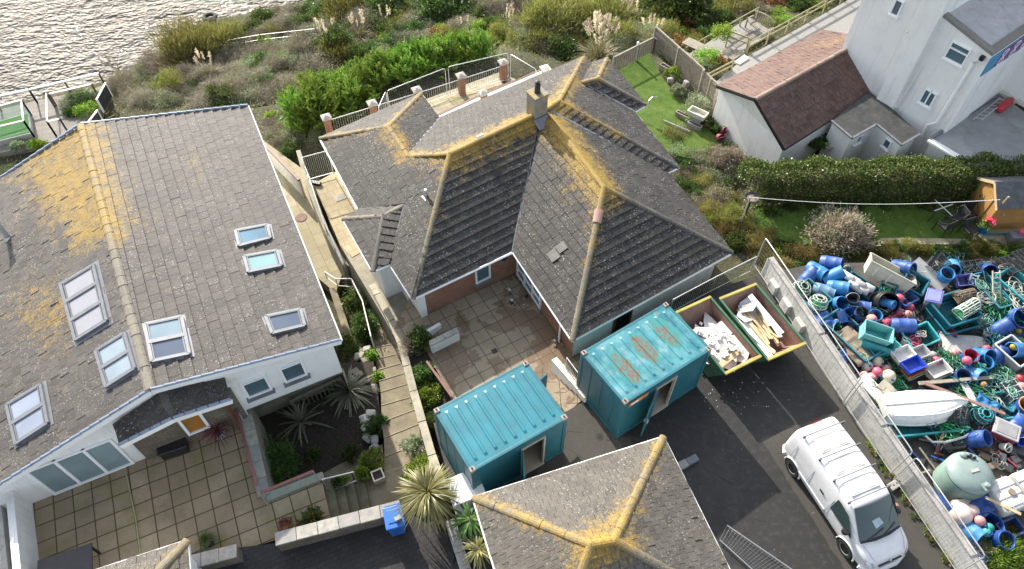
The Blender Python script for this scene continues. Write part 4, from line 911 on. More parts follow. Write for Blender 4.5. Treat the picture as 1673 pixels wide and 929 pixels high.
castm = m_plain('casting_worn', (.30, .25, .21), .7, var=.3); innerm = m_plain('container_lining', (.42, .38, .31), .8, var=.15)
c1, L1, W1_ = container('shipping_container', 'teal site container with a clean ribbed roof standing below the paved patio', ((710, 667), (863, 588), (925, 683), (767, 774)), (teal, tealr, castm, innerm), ((.05, .95), [(.07, -1.27, -118, .86)]))
mb = MB(); TM = Matrix.Translation((L1 / 2 - .02, .55, 0)) @ Matrix.Rotation(R(12), 4, 'Z'); mb.box((.24, 0, 1.75), (.48, .05, .9), M=TM); mb.build('window_shutter', teal, c1, world=False)
c2, L2, W2_ = container('shipping_container', 'teal site container with faded rusty patches on its roof beside the two skips', ((952, 575), (1090, 490), (1162, 573), (1017, 660)), (teal, tealw, castm, innerm), ((-.45, .45), [(-.43, -1.25, -152, .86)]))
mb = MB(); mb.box((-L2 / 2 + .62, -W2_ / 2 - .02, 2.30), (.80, .02, .22)); sg2 = mb.build('site_notice', m_plain('notice_orange', (.55, .22, .08), .5, var=.4), c2, world=False)
mb = MB(); mb.box((-L2 / 2 + .45, -W2_ / 2 - .034, 2.30), (.30, .008, .10)); h_ = mb.build('notice_panel', M['white_paint'], c2, world=False); h_.parent = sg2

# ---------------------------------------------------------------- skips
def skip(label, px, fill_seed):
    P = [at(u, v, 1.25) for u, v in px]; x = ((P[1] - P[0]) + (P[2] - P[3])); x.z = 0; x.normalize(); c = sum(P, Vector()) / 4
    y = Vector((-x.y, x.x, 0)); Wd = ((P[1] - P[0]).dot(x) + (P[2] - P[3]).dot(x)) / 2; L = ((P[0] - P[3]).dot(y) + (P[1] - P[2]).dot(y)) / 2
    root = thing('skip', label, 'skip', (c.x, c.y, 0), math.atan2(y.y, y.x)); hw, hl = Wd / 2, L / 2      # local x along the length
    pr = [(-hl, 1.25), (-hl + .62, .12), (hl - .62, .12), (hl, 1.25)]
    def shell(o, flip):
        m = MB(); q = [(-hl + o, 1.25), (-hl + .62 + o * .6, .12 + o), (hl - .62 - o * .6, .12 + o), (hl - o, 1.25)]; h = hw - o
        for i in range(3):
            a, b = q[i], q[i + 1]; f = [(a[0], -h, a[1]), (a[0], h, a[1]), (b[0], h, b[1]), (b[0], -h, b[1])]; m.face(f if flip else f[::-1])
        for s in (-1, 1): f = [(a[0], s * h, a[1]) for a in q]; m.face(f if (s < 0) == flip else f[::-1])
        return m
    shell(0, False).build('body', SKG, root, world=False); shell(.035, True).build('lining', SKI, root, world=False)
    for s in (-1, 1):
        m = MB(); m.beam((-hl, s * (hw - .02), 1.26), (hl, s * (hw - .02), 1.26), .09, .08); m.build('side_rim', SKG, root, world=False, bev=.01)
        m = MB(); m.beam((s * (hl - .02), -hw, 1.265), (s * (hl - .02), hw, 1.265), .11, .09); m.build('end_rim', SKY, root, world=False, bev=.01)
        for k in (-.55, .55): m = MB(); m.tube([(k, s * hw, .75), (k, s * (hw + .12), .75)], .045, 8); m.build('lifting_lug', SKY, root, world=False)
    return root, hl, hw
SKG = m_plain('skip_green', (.03, .11, .06), .55, var=.35, sc=2.5, dirt=(.12, .09, .04)); SKY = m_plain('skip_yellow', (.38, .32, .08), .55, var=.3, sc=3, dirt=(.25, .2, .08))
SKI = m_plain('skip_inside', (.30, .175, .13), .8, var=.35, sc=1.5, dirt=(.35, .29, .24), bump=.3)
sk1, hl1, hw1 = skip('green skip full of broken white plasterboard next to the rusty teal container', ((1111, 506), (1163, 485), (1241, 582), (1177, 617)), 1)
sk2, hl2, hw2 = skip('green skip full of timber planks and white boards next to the yard wall', ((1177, 487), (1238, 463), (1314, 562), (1252, 590)), 2)
M['plaster'] = m_plain('plaster', (.62, .60, .58), .9, var=.15, sc=4, dirt=(.40, .37, .33), bump=.4); M['raw_timber'] = m_plain('raw_timber', (.48, .36, .20), .8, var=.25, sc=4, dirt=(.6, .52, .38))
def chunk(name, label, cat, root, pos, size, rot, mat, group, jag=.0):
    m = MB(); a0_ = rnd.uniform(0, 1); n = rnd.choice((4, 5, 6)) if jag else 4; pts = []
    if jag:
        for k in range(n): a = 2 * math.pi * (k + a0_ + rnd.uniform(-.25, .25)) / n; r_ = 1 + rnd.uniform(-jag, jag); pts.append((size[0] / 2 * r_ * math.cos(a), size[1] / 2 * r_ * math.sin(a)))
        m.prism(pts, -size[2] / 2, size[2] / 2)
    else: m.box((0, 0, 0), size)
    o = m.build(name, mat, None, bev=.006 if not jag else 0); o.matrix_basis = root.matrix_basis @ Matrix.Translation(pos) @ Matrix.Rotation(R(rot[2]), 4, 'Z') @ Matrix.Rotation(R(rot[1]), 4, 'Y') @ Matrix.Rotation(R(rot[0]), 4, 'X')
    return tag(o, label, cat, group)
for k in range(56):
    s = rnd.uniform(.4, 1.15) if k < 26 else rnd.uniform(.10, .35)
    chunk('plasterboard_piece', 'jagged white piece of broken plasterboard in the skip beside the rusty teal container', 'plasterboard', sk1, (rnd.uniform(-hl1 * .70, hl1 * .55), rnd.uniform(-hw1 * .62, hw1 * .62), .70 + k * .006 + rnd.uniform(0, .12)), (s * 1.3, s * .8, .02), (rnd.gauss(0, 9), rnd.gauss(0, 9), rnd.uniform(0, 360)), M['plaster'], 'broken plasterboard in the skip', .35)
chunk('timber_board', 'rough brown board lying along the end of the plasterboard skip', 'board', sk1, (-hl1 * .62, .1, .98), (.22, 1.2, .03), (6, 0, 12), M['raw_timber'], None)
for k in range(13):
    chunk('timber_plank', 'pale timber plank lying lengthwise in the skip next to the yard wall', 'plank', sk2, (rnd.uniform(-.3, .25), -.32 + k * .05 + rnd.uniform(-.05, .05), .76 + k * .014 + rnd.uniform(0, .16)), (rnd.uniform(1.2, 2.2), .09, .045), (rnd.gauss(0, 10), rnd.gauss(0, 5), rnd.gauss(0, 9)), M['raw_timber'], 'timber in the skip')
for k in range(7):
    chunk('white_board', 'smooth white board tipped into the skip next to the yard wall', 'board', sk2, (rnd.uniform(-.5, .35), (.48 if k < 4 else -.5) + rnd.uniform(-.12, .12), .86 + k * .03), (rnd.uniform(1.1, 1.9), .22, .03), (rnd.gauss(0, 14), rnd.gauss(0, 7), rnd.gauss(0, 7)), M['white_paint'], 'white boards in the skip')
for k in range(5):
    chunk('plasterboard_offcut', 'torn grey-white plasterboard offcut at the far end of the timber skip', 'plasterboard', sk2, (hl2 * .5 + rnd.uniform(-.25, .2), rnd.uniform(-.45, .3), .82 + k * .06), (.75, .6, .03), (rnd.gauss(0, 18), rnd.gauss(0, 18), rnd.uniform(0, 360)), m_plain('plaster_grey', (.42, .43, .45), .9) if k == 0 else bpy.data.materials['plaster_grey'], 'offcuts in the timber skip', .3)
# ---------------------------------------------------------------- walls, steps, railings, fences
def wall_path(name, label, pts, th, zb, mat, cat='wall', cop=None, copm=None, slab=.62, side=0):
    """a wall along a path of points that carry their own top height; optional coping laid in separate stones"""
    root = thing(name, label, cat, (pts[0].x, pts[0].y, zb)); m = MB(); n = len(pts)
    nr = []
    for i in range(n):
        d = (pts[min(i + 1, n - 1)] - pts[max(i - 1, 0)]); d.z = 0; d.normalize(); nr.append(Vector((-d.y, d.x, 0)))
    for i in range(n - 1):
        a, b = pts[i], pts[i + 1]; na, nb = nr[i] * th / 2, nr[i + 1] * th / 2
        for s in (-1, 1):
            f = [PZ(a + na * s, zb), PZ(b + nb * s, zb), b + nb * s, a + na * s]; m.face(f if s < 0 else f[::-1])
        m.face([a - na, b - nb, b + nb, a + na])
    for i, s in ((0, 1), (n - 1, -1)): f = [PZ(pts[i] - nr[i] * th / 2, zb), PZ(pts[i] + nr[i] * th / 2, zb), pts[i] + nr[i] * th / 2, pts[i] - nr[i] * th / 2]; m.face(f[::-1] if s > 0 else f)
    m.build('masonry', mat, root)
    if cop:
        m = MB()
        for i in range(n - 1):
            a, b = pts[i], pts[i + 1]; L = (b - a).length; k = max(1, round(L / slab))
            for j in range(k):
                p, q = a.lerp(b, (j + .012) / k), a.lerp(b, (j + .988) / k); up = Vector((rnd.gauss(0, .012), rnd.gauss(0, .012), 1)); o = Vector((0, 0, .045 + rnd.gauss(0, .004)))
                m.beam(p + o, q + o, cop * rnd.uniform(.97, 1.03), .08, up=up)
        m.build('coping', copm or M['coping'], root, bev=.01)
    return root
m_cop2 = m_slabs('coping_stones', (.20, .195, .19), (.42, .39, .33), .62, 2.0, joint=(.12, .12, .11), mortar=.02, bump=.5)
t = NT('coping_mixed'); isl = t.n('NewGeometry').outputs['Random Per Island']; p = t.wpos(); col = t.mix(isl, (.22, .215, .21), (.46, .42, .34)); col = t.mix(t.ramp(t.noise(p, 3, 5, .7), [(.4, 0), (.65, 1)]), col, (.24, .235, .23)); t.color(col); t.bump(t.noise(p, 30, 4), .5, .015); M['coping_mixed'] = t.set(.9)
wall_path('stone_wall', 'low stone wall with mixed grey and cream coping slabs beside the block paved drive', [at(450, 882, .62), at(655, 828, .62)], .30, -.4, M['stone'], cop=.42, copm=M['coping_mixed'])
wall_path('stone_wall', 'short stub of stone wall with coping next to the small outhouse roof', [at(300, 922, .55), at(388, 900, .55)], .30, -.4, M['stone'], cop=.42, copm=M['coping_mixed'])
# white boundary wall of the left terrace
wall_path('boundary_wall', 'plain white boundary wall along the left end of the slabbed terrace', [at(14, 790, 1.0), at(33, 990, 1.0)], .22, -1, M['white_render'])
wall_path('boundary_wall', 'mossy old wall outside the white boundary wall at the left edge', [at(-12, 800, .4), at(4, 960, .4)], .4, -1, M['coping'])
# retaining wall with coping between terrace and sunken bed
wall_path('retaining_wall', 'terrace retaining wall with flat coping above the dark sunken bed', [at(398, 656, -.1), at(432, 810, -.1)], .34, -3.4, M['concrete'], cop=.40, copm=M['coping_mixed'])
wall_path('retaining_wall', 'low terrace kerb wall under the red-brown glass balustrade', [at(436, 812, -.1), at(528, 776, -.1)], .28, -3.0, M['concrete'])
# wall beside the long flight of steps
wall_path('step_wall', 'long mossy concrete wall climbing between the garden steps and the middle bungalow', [at(560, 426, -2.35), at(583, 437, -2.2), at(602, 455, -1.75), at(617, 482, -1.4), at(640, 525, -1.15), at(655, 560, -1.0), at(676, 640, -.75), at(690, 690, -.5), at(706, 745, -.2), at(724, 800, .2)], .24, -4.6, M['concrete'], cop=.30, copm=M['concrete'], slab=1.3)
wall_path('step_wall', 'ivy-grown strip of wall between the left drive and the planted border', [at(735, 850, .3), at(770, 960, .3)], .3, -.4, M['stone'], cop=.34, copm=M['coping'])
wall_path('path_wall', 'narrow concrete wall carrying the rail beside the pale upper side terrace', [at(487, 245, -1.35), at(503, 300, -1.35), at(533, 375, -1.5), at(562, 432, -2.0)], .22, -4.2, M['concrete'])
wall_path('path_wall', 'low panelled wall with a brown top rail across the side path', [at(428, 232, -2.3), at(490, 296, -2.3)], .12, -3.6, M['old_white'], cop=.16, copm=M['wood_brown'], slab=3)
wall_path('path_kerb', 'narrow brown edging wall along the foot of the left house', [at(543, 470, -2.9), at(573, 560, -2.9), at(580, 605, -2.9)], .3, -4.5, M['concrete_step'])
# long garden steps
LNS = [((620, 800), (704, 778)), ((627, 772), (694, 750)), ((628, 746), (689, 722)), ((627, 715), (684, 692)), ((623, 689), (680, 668)), ((623, 662), (675, 647)), ((622, 640), (668, 626)), ((619, 622), (664, 608)), ((618, 604), (659, 592)), ((613, 587), (655, 576)), ((609, 568), (650, 560)), ((597, 508), (625, 496))]
st = thing('garden_steps', 'long flight of mossy concrete steps going down beside the left house', 'steps', tuple(at(640, 700, -2)))
for i in range(len(LNS) - 1):
    z = -1.35 - i * .16; (a, b), (c, d) = LNS[i], LNS[i + 1]
    if i < len(LNS) - 2: P_ = [at(*a, z), at(*b, z), at(*d, z), at(*c, z)]
    else: P_ = [at(*a, z), at(*b, z), at(626, 500, z), at(598, 508, z)]
    m = MB(uvrot=R(15)); m.prism(P_, z - .9, z); m.build('step', M['concrete_step'], st, bev=.012); m = MB(); m.beam(P_[3] + Vector((0, 0, .008)), P_[2] + Vector((0, 0, .004)), .035, .03); m.build('step_edge', M['step_edge'], st)
z = -1.35 - 11 * .16
for k, q in enumerate((((598, 508), (626, 499), (620, 484), (594, 497)), ((594, 497), (620, 485), (612, 470), (588, 487)), ((588, 487), (613, 471), (600, 462), (580, 480)), ((580, 480), (602, 463), (588, 452), (568, 470)), ((568, 470), (590, 453), (574, 443), (556, 460)), ((556, 462), (576, 444), (562, 434), (540, 450)))):
    zz = z - k * .13; m = MB(); m.prism([at(*p_, zz) for p_ in q], zz - .8, zz); m.build('step', M['concrete_step'], st, bev=.012)
sheet('lower_path', None, -1.25, M['concrete_step'], .9, pts=[at(u, v, -1.25) for u, v in ((596, 745), (624, 772), (700, 752), (728, 806), (655, 836), (585, 850), (575, 790))])
s2_ = thing('terrace_steps', 'short run of mossy steps from the left terrace down past the potted plants', 'steps', tuple(at(560, 810, -.6)))
ed = [((527, 778), (541, 852)), ((541, 774), (556, 846)), ((557, 770), (572, 840)), ((573, 766), (588, 836)), ((590, 762), (606, 832))]
M['moss_step'] = m_plain('moss_step', (.14, .13, .085), .95, var=.4, sc=3, dirt=(.10, .12, .035), bump=.5)
for i in range(4):
    zz = -.4 - i * .2; (a, b), (c, d) = ed[i], ed[i + 1]; m = MB(); m.prism([at(*p_, zz) for p_ in (a, b, d, c)], zz - .8, zz); m.build('step', M['moss_step'], s2_, bev=.012)
sheet('bed_edge_path', None, -2.3, M['concrete_step'], .5, pts=[at(u, v, -2.3) for u, v in ((478, 800), (585, 742), (625, 725), (628, 765), (560, 790), (500, 815))])
# steps from patio up to the tarmac with white stepped side wall
pst = thing('patio_steps', 'short paved steps between the wet patio and the tarmac yard', 'steps', tuple(at(920, 640, -.5)))
tA, tB = at(925, 676, 0), at(952, 652, 0); bA_, bB_ = at(868, 612, -1), at(903, 592, -1)
for k in range(7):
    a, b = tA.lerp(bA_, k / 7), tB.lerp(bB_, k / 7); c, d = tA.lerp(bA_, (k + 1) / 7), tB.lerp(bB_, (k + 1) / 7); zz = -.02 - k * .14
    m = MB(); m.prism([PZ(p_, zz) for p_ in (a, b, d, c)], zz - .5, zz); m.build('step', M['patio_slabs'], pst, bev=.01)
wall_path('step_side_wall', 'white painted side wall with cream capping stepping down beside the patio steps', [at(905, 587, .05), at(925, 610, .15), at(959, 650, .3)], .18, -1.2, M['white_paint'], cop=.24, copm=M['old_white'], slab=.45)
wall_path('low_patio_wall', 'low white L-shaped wall at the left corner of the patio', [at(703, 562, -.45), at(748, 540, -.45)], .2, -1.2, M['white_paint'], cop=.24, copm=M['coping'], slab=.8)
wall_path('low_patio_wall', 'small stepped white wall just below the brick corner of the bungalow', [at(697, 541, -.55), at(719, 528, -.75)], .14, -1.6, M['white_paint'])
sheet('passage_steps', None, -1.35, M['flag_path'], 1.0, pts=[at(u, v, -1.35) for u, v in ((648, 550), (692, 522), (702, 540), (662, 566))])
# yard wall
y0, y1, y2 = at(1242, 447, 0), at(1421, 720, 0), at(1560, 929, 0); yd = (y2 - y1).normalized(); yn = Vector((-yd.y, yd.x, 0))
if yn.x < 0: yn = -yn
yw = wall_path('yard_wall', 'long white-painted block wall between the tarmac yard and the fishing gear', [PZ(p_ + yn * .13, 1.0) for p_ in (y0, y1, y2, y2 + yd * 6)], .22, -.2, M['wall_paint'], cop=.25, copm=M['coping'], slab=3.5)
for k in range(9):
    p_ = y0.lerp(y1, k / 8.0) if k < 6 else y1.lerp(y2, (k - 6) / 3)
    if k in (1, 2, 3): m = MB(); m.box((p_.x - yn.x * .06, p_.y - yn.y * .06, .35), (.5, .18, .5), math.atan2(yd.y, yd.x)); m.build('buttress', M['wall_paint'], yw, bev=.03)
def railing(name, label, pts, zb, mat, sp=.12, cat='railing', r=.02, bar=.008, posts=True, low=.08):
    """pts carry the top rail height"""
    root = thing(name, label, cat, (pts[0].x, pts[0].y, zb))
    m = MB(); m.tube(pts, r, 8); m.build('top_rail', mat, root, smooth=True)
    lowp = [PZ(p_, (zb if not callable(zb) else zb(p_)) + low) for p_ in pts]
    m = MB(); m.tube(lowp, r * .8, 6); m.build('bottom_rail', mat, root, smooth=True)
    m = MB()
    for a, b, c, d in zip(pts, pts[1:], lowp, lowp[1:]):
        L = (b - a).length; k = max(1, int(L / sp))
        for i in range(1, k): m.tube([c.lerp(d, i / k), a.lerp(b, i / k)], bar, 4)
    if m.v: m.build('balusters', mat, root)
    if posts:
        for i, p_ in enumerate(pts): m = MB(); m.tube([PZ(p_, lowp[i].z - low), p_], r * 1.1, 8); m.build('post', mat, root)
    return root
railing('railing', 'galvanised railing on the tarmac edge behind the two skips', [at(1100, 489, 1.0), at(1170, 452, 1.0), at(1236, 419, 1.0)], 0.0, M['galv'], .11)
railing('railing', 'dark mesh railing with cream rail on the white wall beside the rusty teal container', [at(926, 584, .95), at(962, 632, 1.0)], .2, M['galv'], .10)
railing('handrail', 'white bent handrail beside the upper garden steps and ivy', [at(531, 444, -2.5), at(548, 455, -2.4), at(574, 455, -2.3), at(592, 491, -2.1), at(597, 512, -2.0), at(606, 549, -1.9)], -3.0, M['white_paint'], 9, r=.028)
railing('railing', 'pale tubular rail along the edge of the upper side terrace', [at(493, 258, -.4), at(505, 289, -.4), at(529, 362, -.5), at(561, 429, -1.1)], -1.4, M['galv'], .9, r=.025)
railing('barrier_rail', 'tall tubular barrier with ornate lower railing closing the side terrace by the roof corner', [at(494, 257, .1), at(535, 246, .1)], -1.4, M['galv'], .09, r=.025)
# brick piers and railings of the north terrace
PIT = [(533, 192), (608, 169), (681, 147), (753, 124), (822, 102)]
brick_p = M['brick']
def pier(u, v, z, label, capm):
    c = at(u, v, z); root = thing('brick_pier', label, 'pier', (c.x, c.y, -1.3)); m = MB(); m.box((c.x, c.y, z / 2 - .7), (.33, .33, z + 1.4), R(26)); m.build('shaft', brick_p, root)
    m = MB(); T_ = Matrix.Translation((c.x, c.y, z)) @ Matrix.Rotation(R(26), 4, 'Z'); h = .24; m.mesh_faces([T_ @ Vector(q) for q in ((-h, -h, 0), (h, -h, 0), (h, h, 0), (-h, h, 0), (-h, -h, .07), (h, -h, .07), (h, h, .07), (-h, h, .07), (0, 0, .18))], [(3, 2, 1, 0), (0, 1, 5, 4), (1, 2, 6, 5), (2, 3, 7, 6), (3, 0, 4, 7), (4, 5, 8), (5, 6, 8), (6, 7, 8), (7, 4, 8)]); m.build('cap', capm, root)
    return c
pl_ = ['brick pier with a grey pyramid cap at the far left end of the terrace railing', 'second brick pier from the left on the terrace railing beside the conifer hedge', 'brick pier half hidden behind the lichen-edged roof corner on the terrace', 'brick pier with grey cap midway along the terrace mesh panels', 'brick pier with grey cap at the far right corner of the terrace mesh panels']
pcs = [pier(u, v, -.15, l_, M['coping']) for (u, v), l_ in zip(PIT, pl_)]
lich_cap = m_tiles('cap_lichen', (.2, .17, .1), (.3, .25, .15), lich=1.0); pier(891, 112, -.1, 'brick pier with a yellow lichen covered cap behind the bungalow ridge', M['old_white']); pier(789, 152, -.3, 'brick pier with pale pyramid cap against the bungalow roof edge', M['coping'])
rl = ['first', 'second', 'third', 'fourth']
for k in range(4):
    a, b = pcs[k], pcs[k + 1]; d = (b - a).normalized(); railing('railing', f'ornate metal terrace railing in the {rl[k]} bay from the left between brick piers', [PZ(a + d * .18, -.35), PZ(b - d * .18, -.35)], -1.2, M['galv'], .12, posts=False)
def heras(label, b0, b1, zb, zt, name='mesh_panel', lean=Vector(), nw=26, cat='fence panel', foot=True):
    """temporary mesh fence panel with rounded top corners"""
    root = thing(name, label, cat, (b0.x, b0.y, zb)); a, b = PZ(b0, zb), PZ(b1, zb); u_ = Vector((0, 0, zt - zb)) + lean; d = (b - a).normalized()
    m = MB(); m.tube([a, a + u_ * .93, a + u_ * .985 + d * .04, a + u_ + d * .14, b + u_ - d * .14, b + u_ * .985 - d * .04, b + u_ * .93, b], .021, 8); m.build('frame', M['galv'], root, smooth=True)
    m = MB(); m.tube([a + u_ * .06, b + u_ * .06], .016, 6); m.build('bottom_bar', M['galv'], root)
    m = MB()
    for i in range(1, nw): m.tube([a.lerp(b, i / nw) + u_ * .05, a.lerp(b, i / nw) + u_], .0024, 3, cap=False)
    for k in range(1, 9): m.tube([a + u_ * (k / 9), b + u_ * (k / 9)], .0024, 3, cap=False)
    m.build('wire_mesh', M['lead'], root)
    return root
def foot(c, rz, label, mat, size=(.62, .22, .14)):
    root = thing('ballast_block', label, 'ballast block', tuple(c), rz); m = MB(); m.box((0, 0, size[2] / 2), size)
    m.build('block', mat, root, world=False, bev=.025)
    m = MB()
    for x_ in (-.14, 0, .14): m.tube([(x_, 0, size[2] - .01), (x_, 0, size[2] + .004)], .03, 8)
    m.build('socket', M['metal_black'], root, world=False); return root
tz, tb = .55, -1.25
def tp(u, v): p_ = at(u, v, tz); return p_
heras('left temporary mesh panel standing on the north terrace in front of the conifer hedge', tp(632, 148), tp(727, 111), tb, tz); heras('middle temporary mesh panel standing on the north terrace between two brick piers', tp(732, 109), tp(830, 86), tb, tz)
heras('temporary mesh panel turned back towards the bungalow at the right end of the terrace', tp(834, 88), tp(876, 113), tb, tz); heras('temporary mesh panel seen end-on at the left end of the terrace row', tp(630, 149), tp(618, 176), tb, tz)
foot(at(826, 130, -1.28), R(60), 'black rubber fence foot on the north terrace paving', M['black_plastic']); foot(at(515, 300, -1.48), R(-15), 'black rubber fence foot on the pale side terrace', M['black_plastic'])
# verandah rail along the north eave
vr = thing('verandah_rail', 'white timber rail with a brown top along the north side of the bungalow', 'rail', tuple(at(800, 150, -.6)))
for a, b in (((716, 192), (784, 160)), ((797, 155), (886, 117))):
    p_, q_ = at(*a, -.25), at(*b, -.25); m = MB(); m.beam(p_, q_, .10, .08); m.build('rail', M['white_paint'], vr); m = MB(); m.beam(p_ + Vector((-.06, .13, .03)), q_ + Vector((-.06, .13, .03)), .14, .04); m.build('capping', M['wood_brown'], vr)
    for f in (.02, .36, .98): c_ = p_.lerp(q_, f); m = MB(); m.beam(c_ - Vector((0, 0, 1.0)), c_ - Vector((0, 0, .03)), .09, .09); m.build('post', M['white_paint'], vr)
# temporary fence along the yard wall
hb = [PZ(p_ - yn * .10, 0) for p_ in (at_line(1232, 440, y0, y1), at_line(1381, 655, y0, y1), at_line(1384, 660, y0, y1), at_line(1456, 775, y1, y2), at_line(1462, 783, y1, y2), at_line(1578, 929, y1, y2))]
for k, l_ in enumerate(('farthest of three mesh fence panels along the yard wall, behind the skips', 'middle mesh fence panel along the yard wall, opposite the upturned white dinghy', 'nearest mesh fence panel along the yard wall, beside the white van bonnet')): heras(l_, hb[2 * k], hb[2 * k + 1], .05, 1.85, nw=30)
foot(at(1462, 792, 0), R(-60) + math.pi / 2, 'pale concrete fence foot block on the tarmac behind the van', M['coping'], (.62, .26, .16))
# loose panel lying flat, concrete slab block
lp = thing('loose_fence_panel', 'mesh fence panel lying flat on the wet tarmac at the bottom edge', 'fence panel', tuple(at(1240, 900, .1)))
q = [at(1188, 858, .12), at(1176, 882, .12), at(1290, 985, .12), at(1345, 965, .12)]
m = MB(); m.tube([q[3], q[0], q[1], q[2]], .02, 8); m.build('frame', M['steel'], lp, smooth=True); m = MB()
for i in range(1, 9): m.tube([q[0].lerp(q[1], i / 9), q[3].lerp(q[2], i / 9)], .0026, 3, cap=False)
for i in range(1, 30): m.tube([q[0].lerp(q[3], i / 30), q[1].lerp(q[2], i / 30)], .0026, 3, cap=False)
m.build('wire_mesh', M['lead'], lp)
kb = thing('kerb_block', 'grey concrete kerb block lying on tarmac beside the garage roof', 'block', tuple(at(1122, 757, 0)), R(27)); m = MB(); m.box((-.22, 0, .09), (.40, .26, .18)); m.build('stone', M['coping'], kb, world=False, bev=.015); m = MB(); m.box((.20, 0, .085), (.42, .25, .17)); m.build('stone', M['lead'], kb, world=False, bev=.015)

# ---------------------------------------------------------------- white van
VX = (10.80, 8.92); VH = R(-69.0)
van = thing('van', 'white panel van with four roof bars parked on the tarmac facing the camera', 'van', (VX[0], VX[1], 0), VH)
M['van_white'] = NT('van_white'); t = M['van_white']; p = t.coord('Object'); t.color(t.mix(t.ramp(t.noise(p, 3, 5, .7), [(.35, 0), (.7, 1)]), (.62, .62, .61), (.71, .71, .71))); t.set(.28, 0, .5); t.b.inputs['Coat Weight'].default_value = .4; t.b.inputs['Coat Roughness'].default_value = .06; M['van_white'] = t.m
M['van_roof'] = m_plain('van_roof', (.50, .50, .46), .55, var=.25, sc=3, dirt=(.42, .41, .36))
# stations along the length: x, z_bottom, z_belt, z_top, half widths at bottom / belt / top
ST = [(-2.17, .42, .95, 1.55, .70, .76, .62), (-2.16, .36, .95, 1.72, .76, .81, .67), (-2.10, .32, .98, 1.83, .79, .84, .70), (-1.9, .30, 1.0, 1.86, .83, .86, .72), (-.9, .30, 1.0, 1.88, .85, .87, .73), (0.0, .30, 1.0, 1.88, .85, .87, .73), (.60, .30, 1.0, 1.85, .85, .87, .72), (.74, .30, 1.0, 1.81, .85, .87, .70), (.84, .30, 1.0, 1.74, .85, .87, .70), (1.50, .30, .99, 1.17, .85, .87, .76), (1.60, .30, .97, 1.11, .85, .87, .75), (1.95, .30, .90, 1.01, .83, .85, .70), (2.16, .30, .80, .89, .76, .78, .62), (2.27, .32, .66, .73, .66, .69, .54), (2.31, .36, .54, .60, .58, .61, .48), (2.315, .38, .46, .50, .52, .55, .42)]
def ring(s, grow=0.0):
    x, zb, zl, zt, wb, wl, wt = s; h = zt - zl; k = min(1, h / .6)
    r_ = [(wb * .93, zb), (wb + .01, zb + .08), (wl, zl - (zl - zb) * .45), (wl, zl - .03), (wl - .012, zl + .04 * k), (wl * .52 + wt * .48 + .035 * k, zl + h * .55), (wt + .05 * k, zt - .14 * k), (wt + .012 * k, zt - .04 * k), (wt - .06, zt), (wt * .5, zt + .02), (0, zt + .027)]
    return [(x, y_, z_) for y_, z_ in r_] + [(x, -y_, z_) for y_, z_ in r_[-2::-1]]
m = MB(); rg = [ring(s) for s in ST]; n_ = len(rg[0]); V = [q for g_ in rg for q in g_]; F = []
for i in range(len(rg) - 1):
    for k in range(n_ - 1): F.append((i * n_ + k, i * n_ + k + 1, (i + 1) * n_ + k + 1, (i + 1) * n_ + k))
F.append(tuple(range(n_ - 1, -1, -1))); F.append(tuple(range(len(V) - n_, len(V))))
m.mesh_faces(V, F); body = m.build('body', M['van_white'], van, smooth='all', world=False)
ss = body.modifiers.new('sub', 'SUBSURF'); ss.levels = 2; ss.render_levels = 2
M['van_glass'] = m_glass('van_glass', (.035, .06, .06), .03)
ws = MB(); rows = []
for f in np.linspace(0, 1, 7):
    x_ = .74 + f * .80; z_ = 1.835 - f * .675; hw_ = .655 + f * .115; rows.append([Vector((x_ + .07 * (1 - abs(c_) ** 2.2), c_ * hw_, z_ + .035 * (1 - c_ * c_))) for c_ in np.linspace(-1, 1, 9)])
ws.mesh_faces([q_ for r_ in rows for q_ in r_], [(j * 9 + k, j * 9 + k + 1, j * 9 + k + 10, j * 9 + k + 9) for j in range(6) for k in range(8)])
scr = ws.build('windscreen', M['van_glass'], van, smooth='all', world=False)
m = MB(); m.beam((1.54, -.74, 1.14), (1.63, -.25, 1.17), .13, .03); m.beam((1.63, -.25, 1.17), (1.63, .25, 1.17), .13, .03); m.beam((1.63, .25, 1.17), (1.54, .74, 1.14), .13, .03); o_ = m.build('scuttle', M['black_plastic'], van, world=False); o_.parent = van
for a, b in (((1.62, -.5, 1.20), (1.48, .12, 1.33)), ((1.62, .1, 1.20), (1.46, .58, 1.31))): m = MB(); m.tube([a, b], .014, 5); m.build('wiper', M['black_plastic'], van, world=False)
pap = MB(); pap.face([(1.20, -.22, 1.545), (1.42, -.14, 1.355), (1.36, .16, 1.41), (1.18, .05, 1.57)]); 
o_ = pap.build('dashboard_paper', m_plain('paper', (.42, .52, .55), .8), van, world=False); 
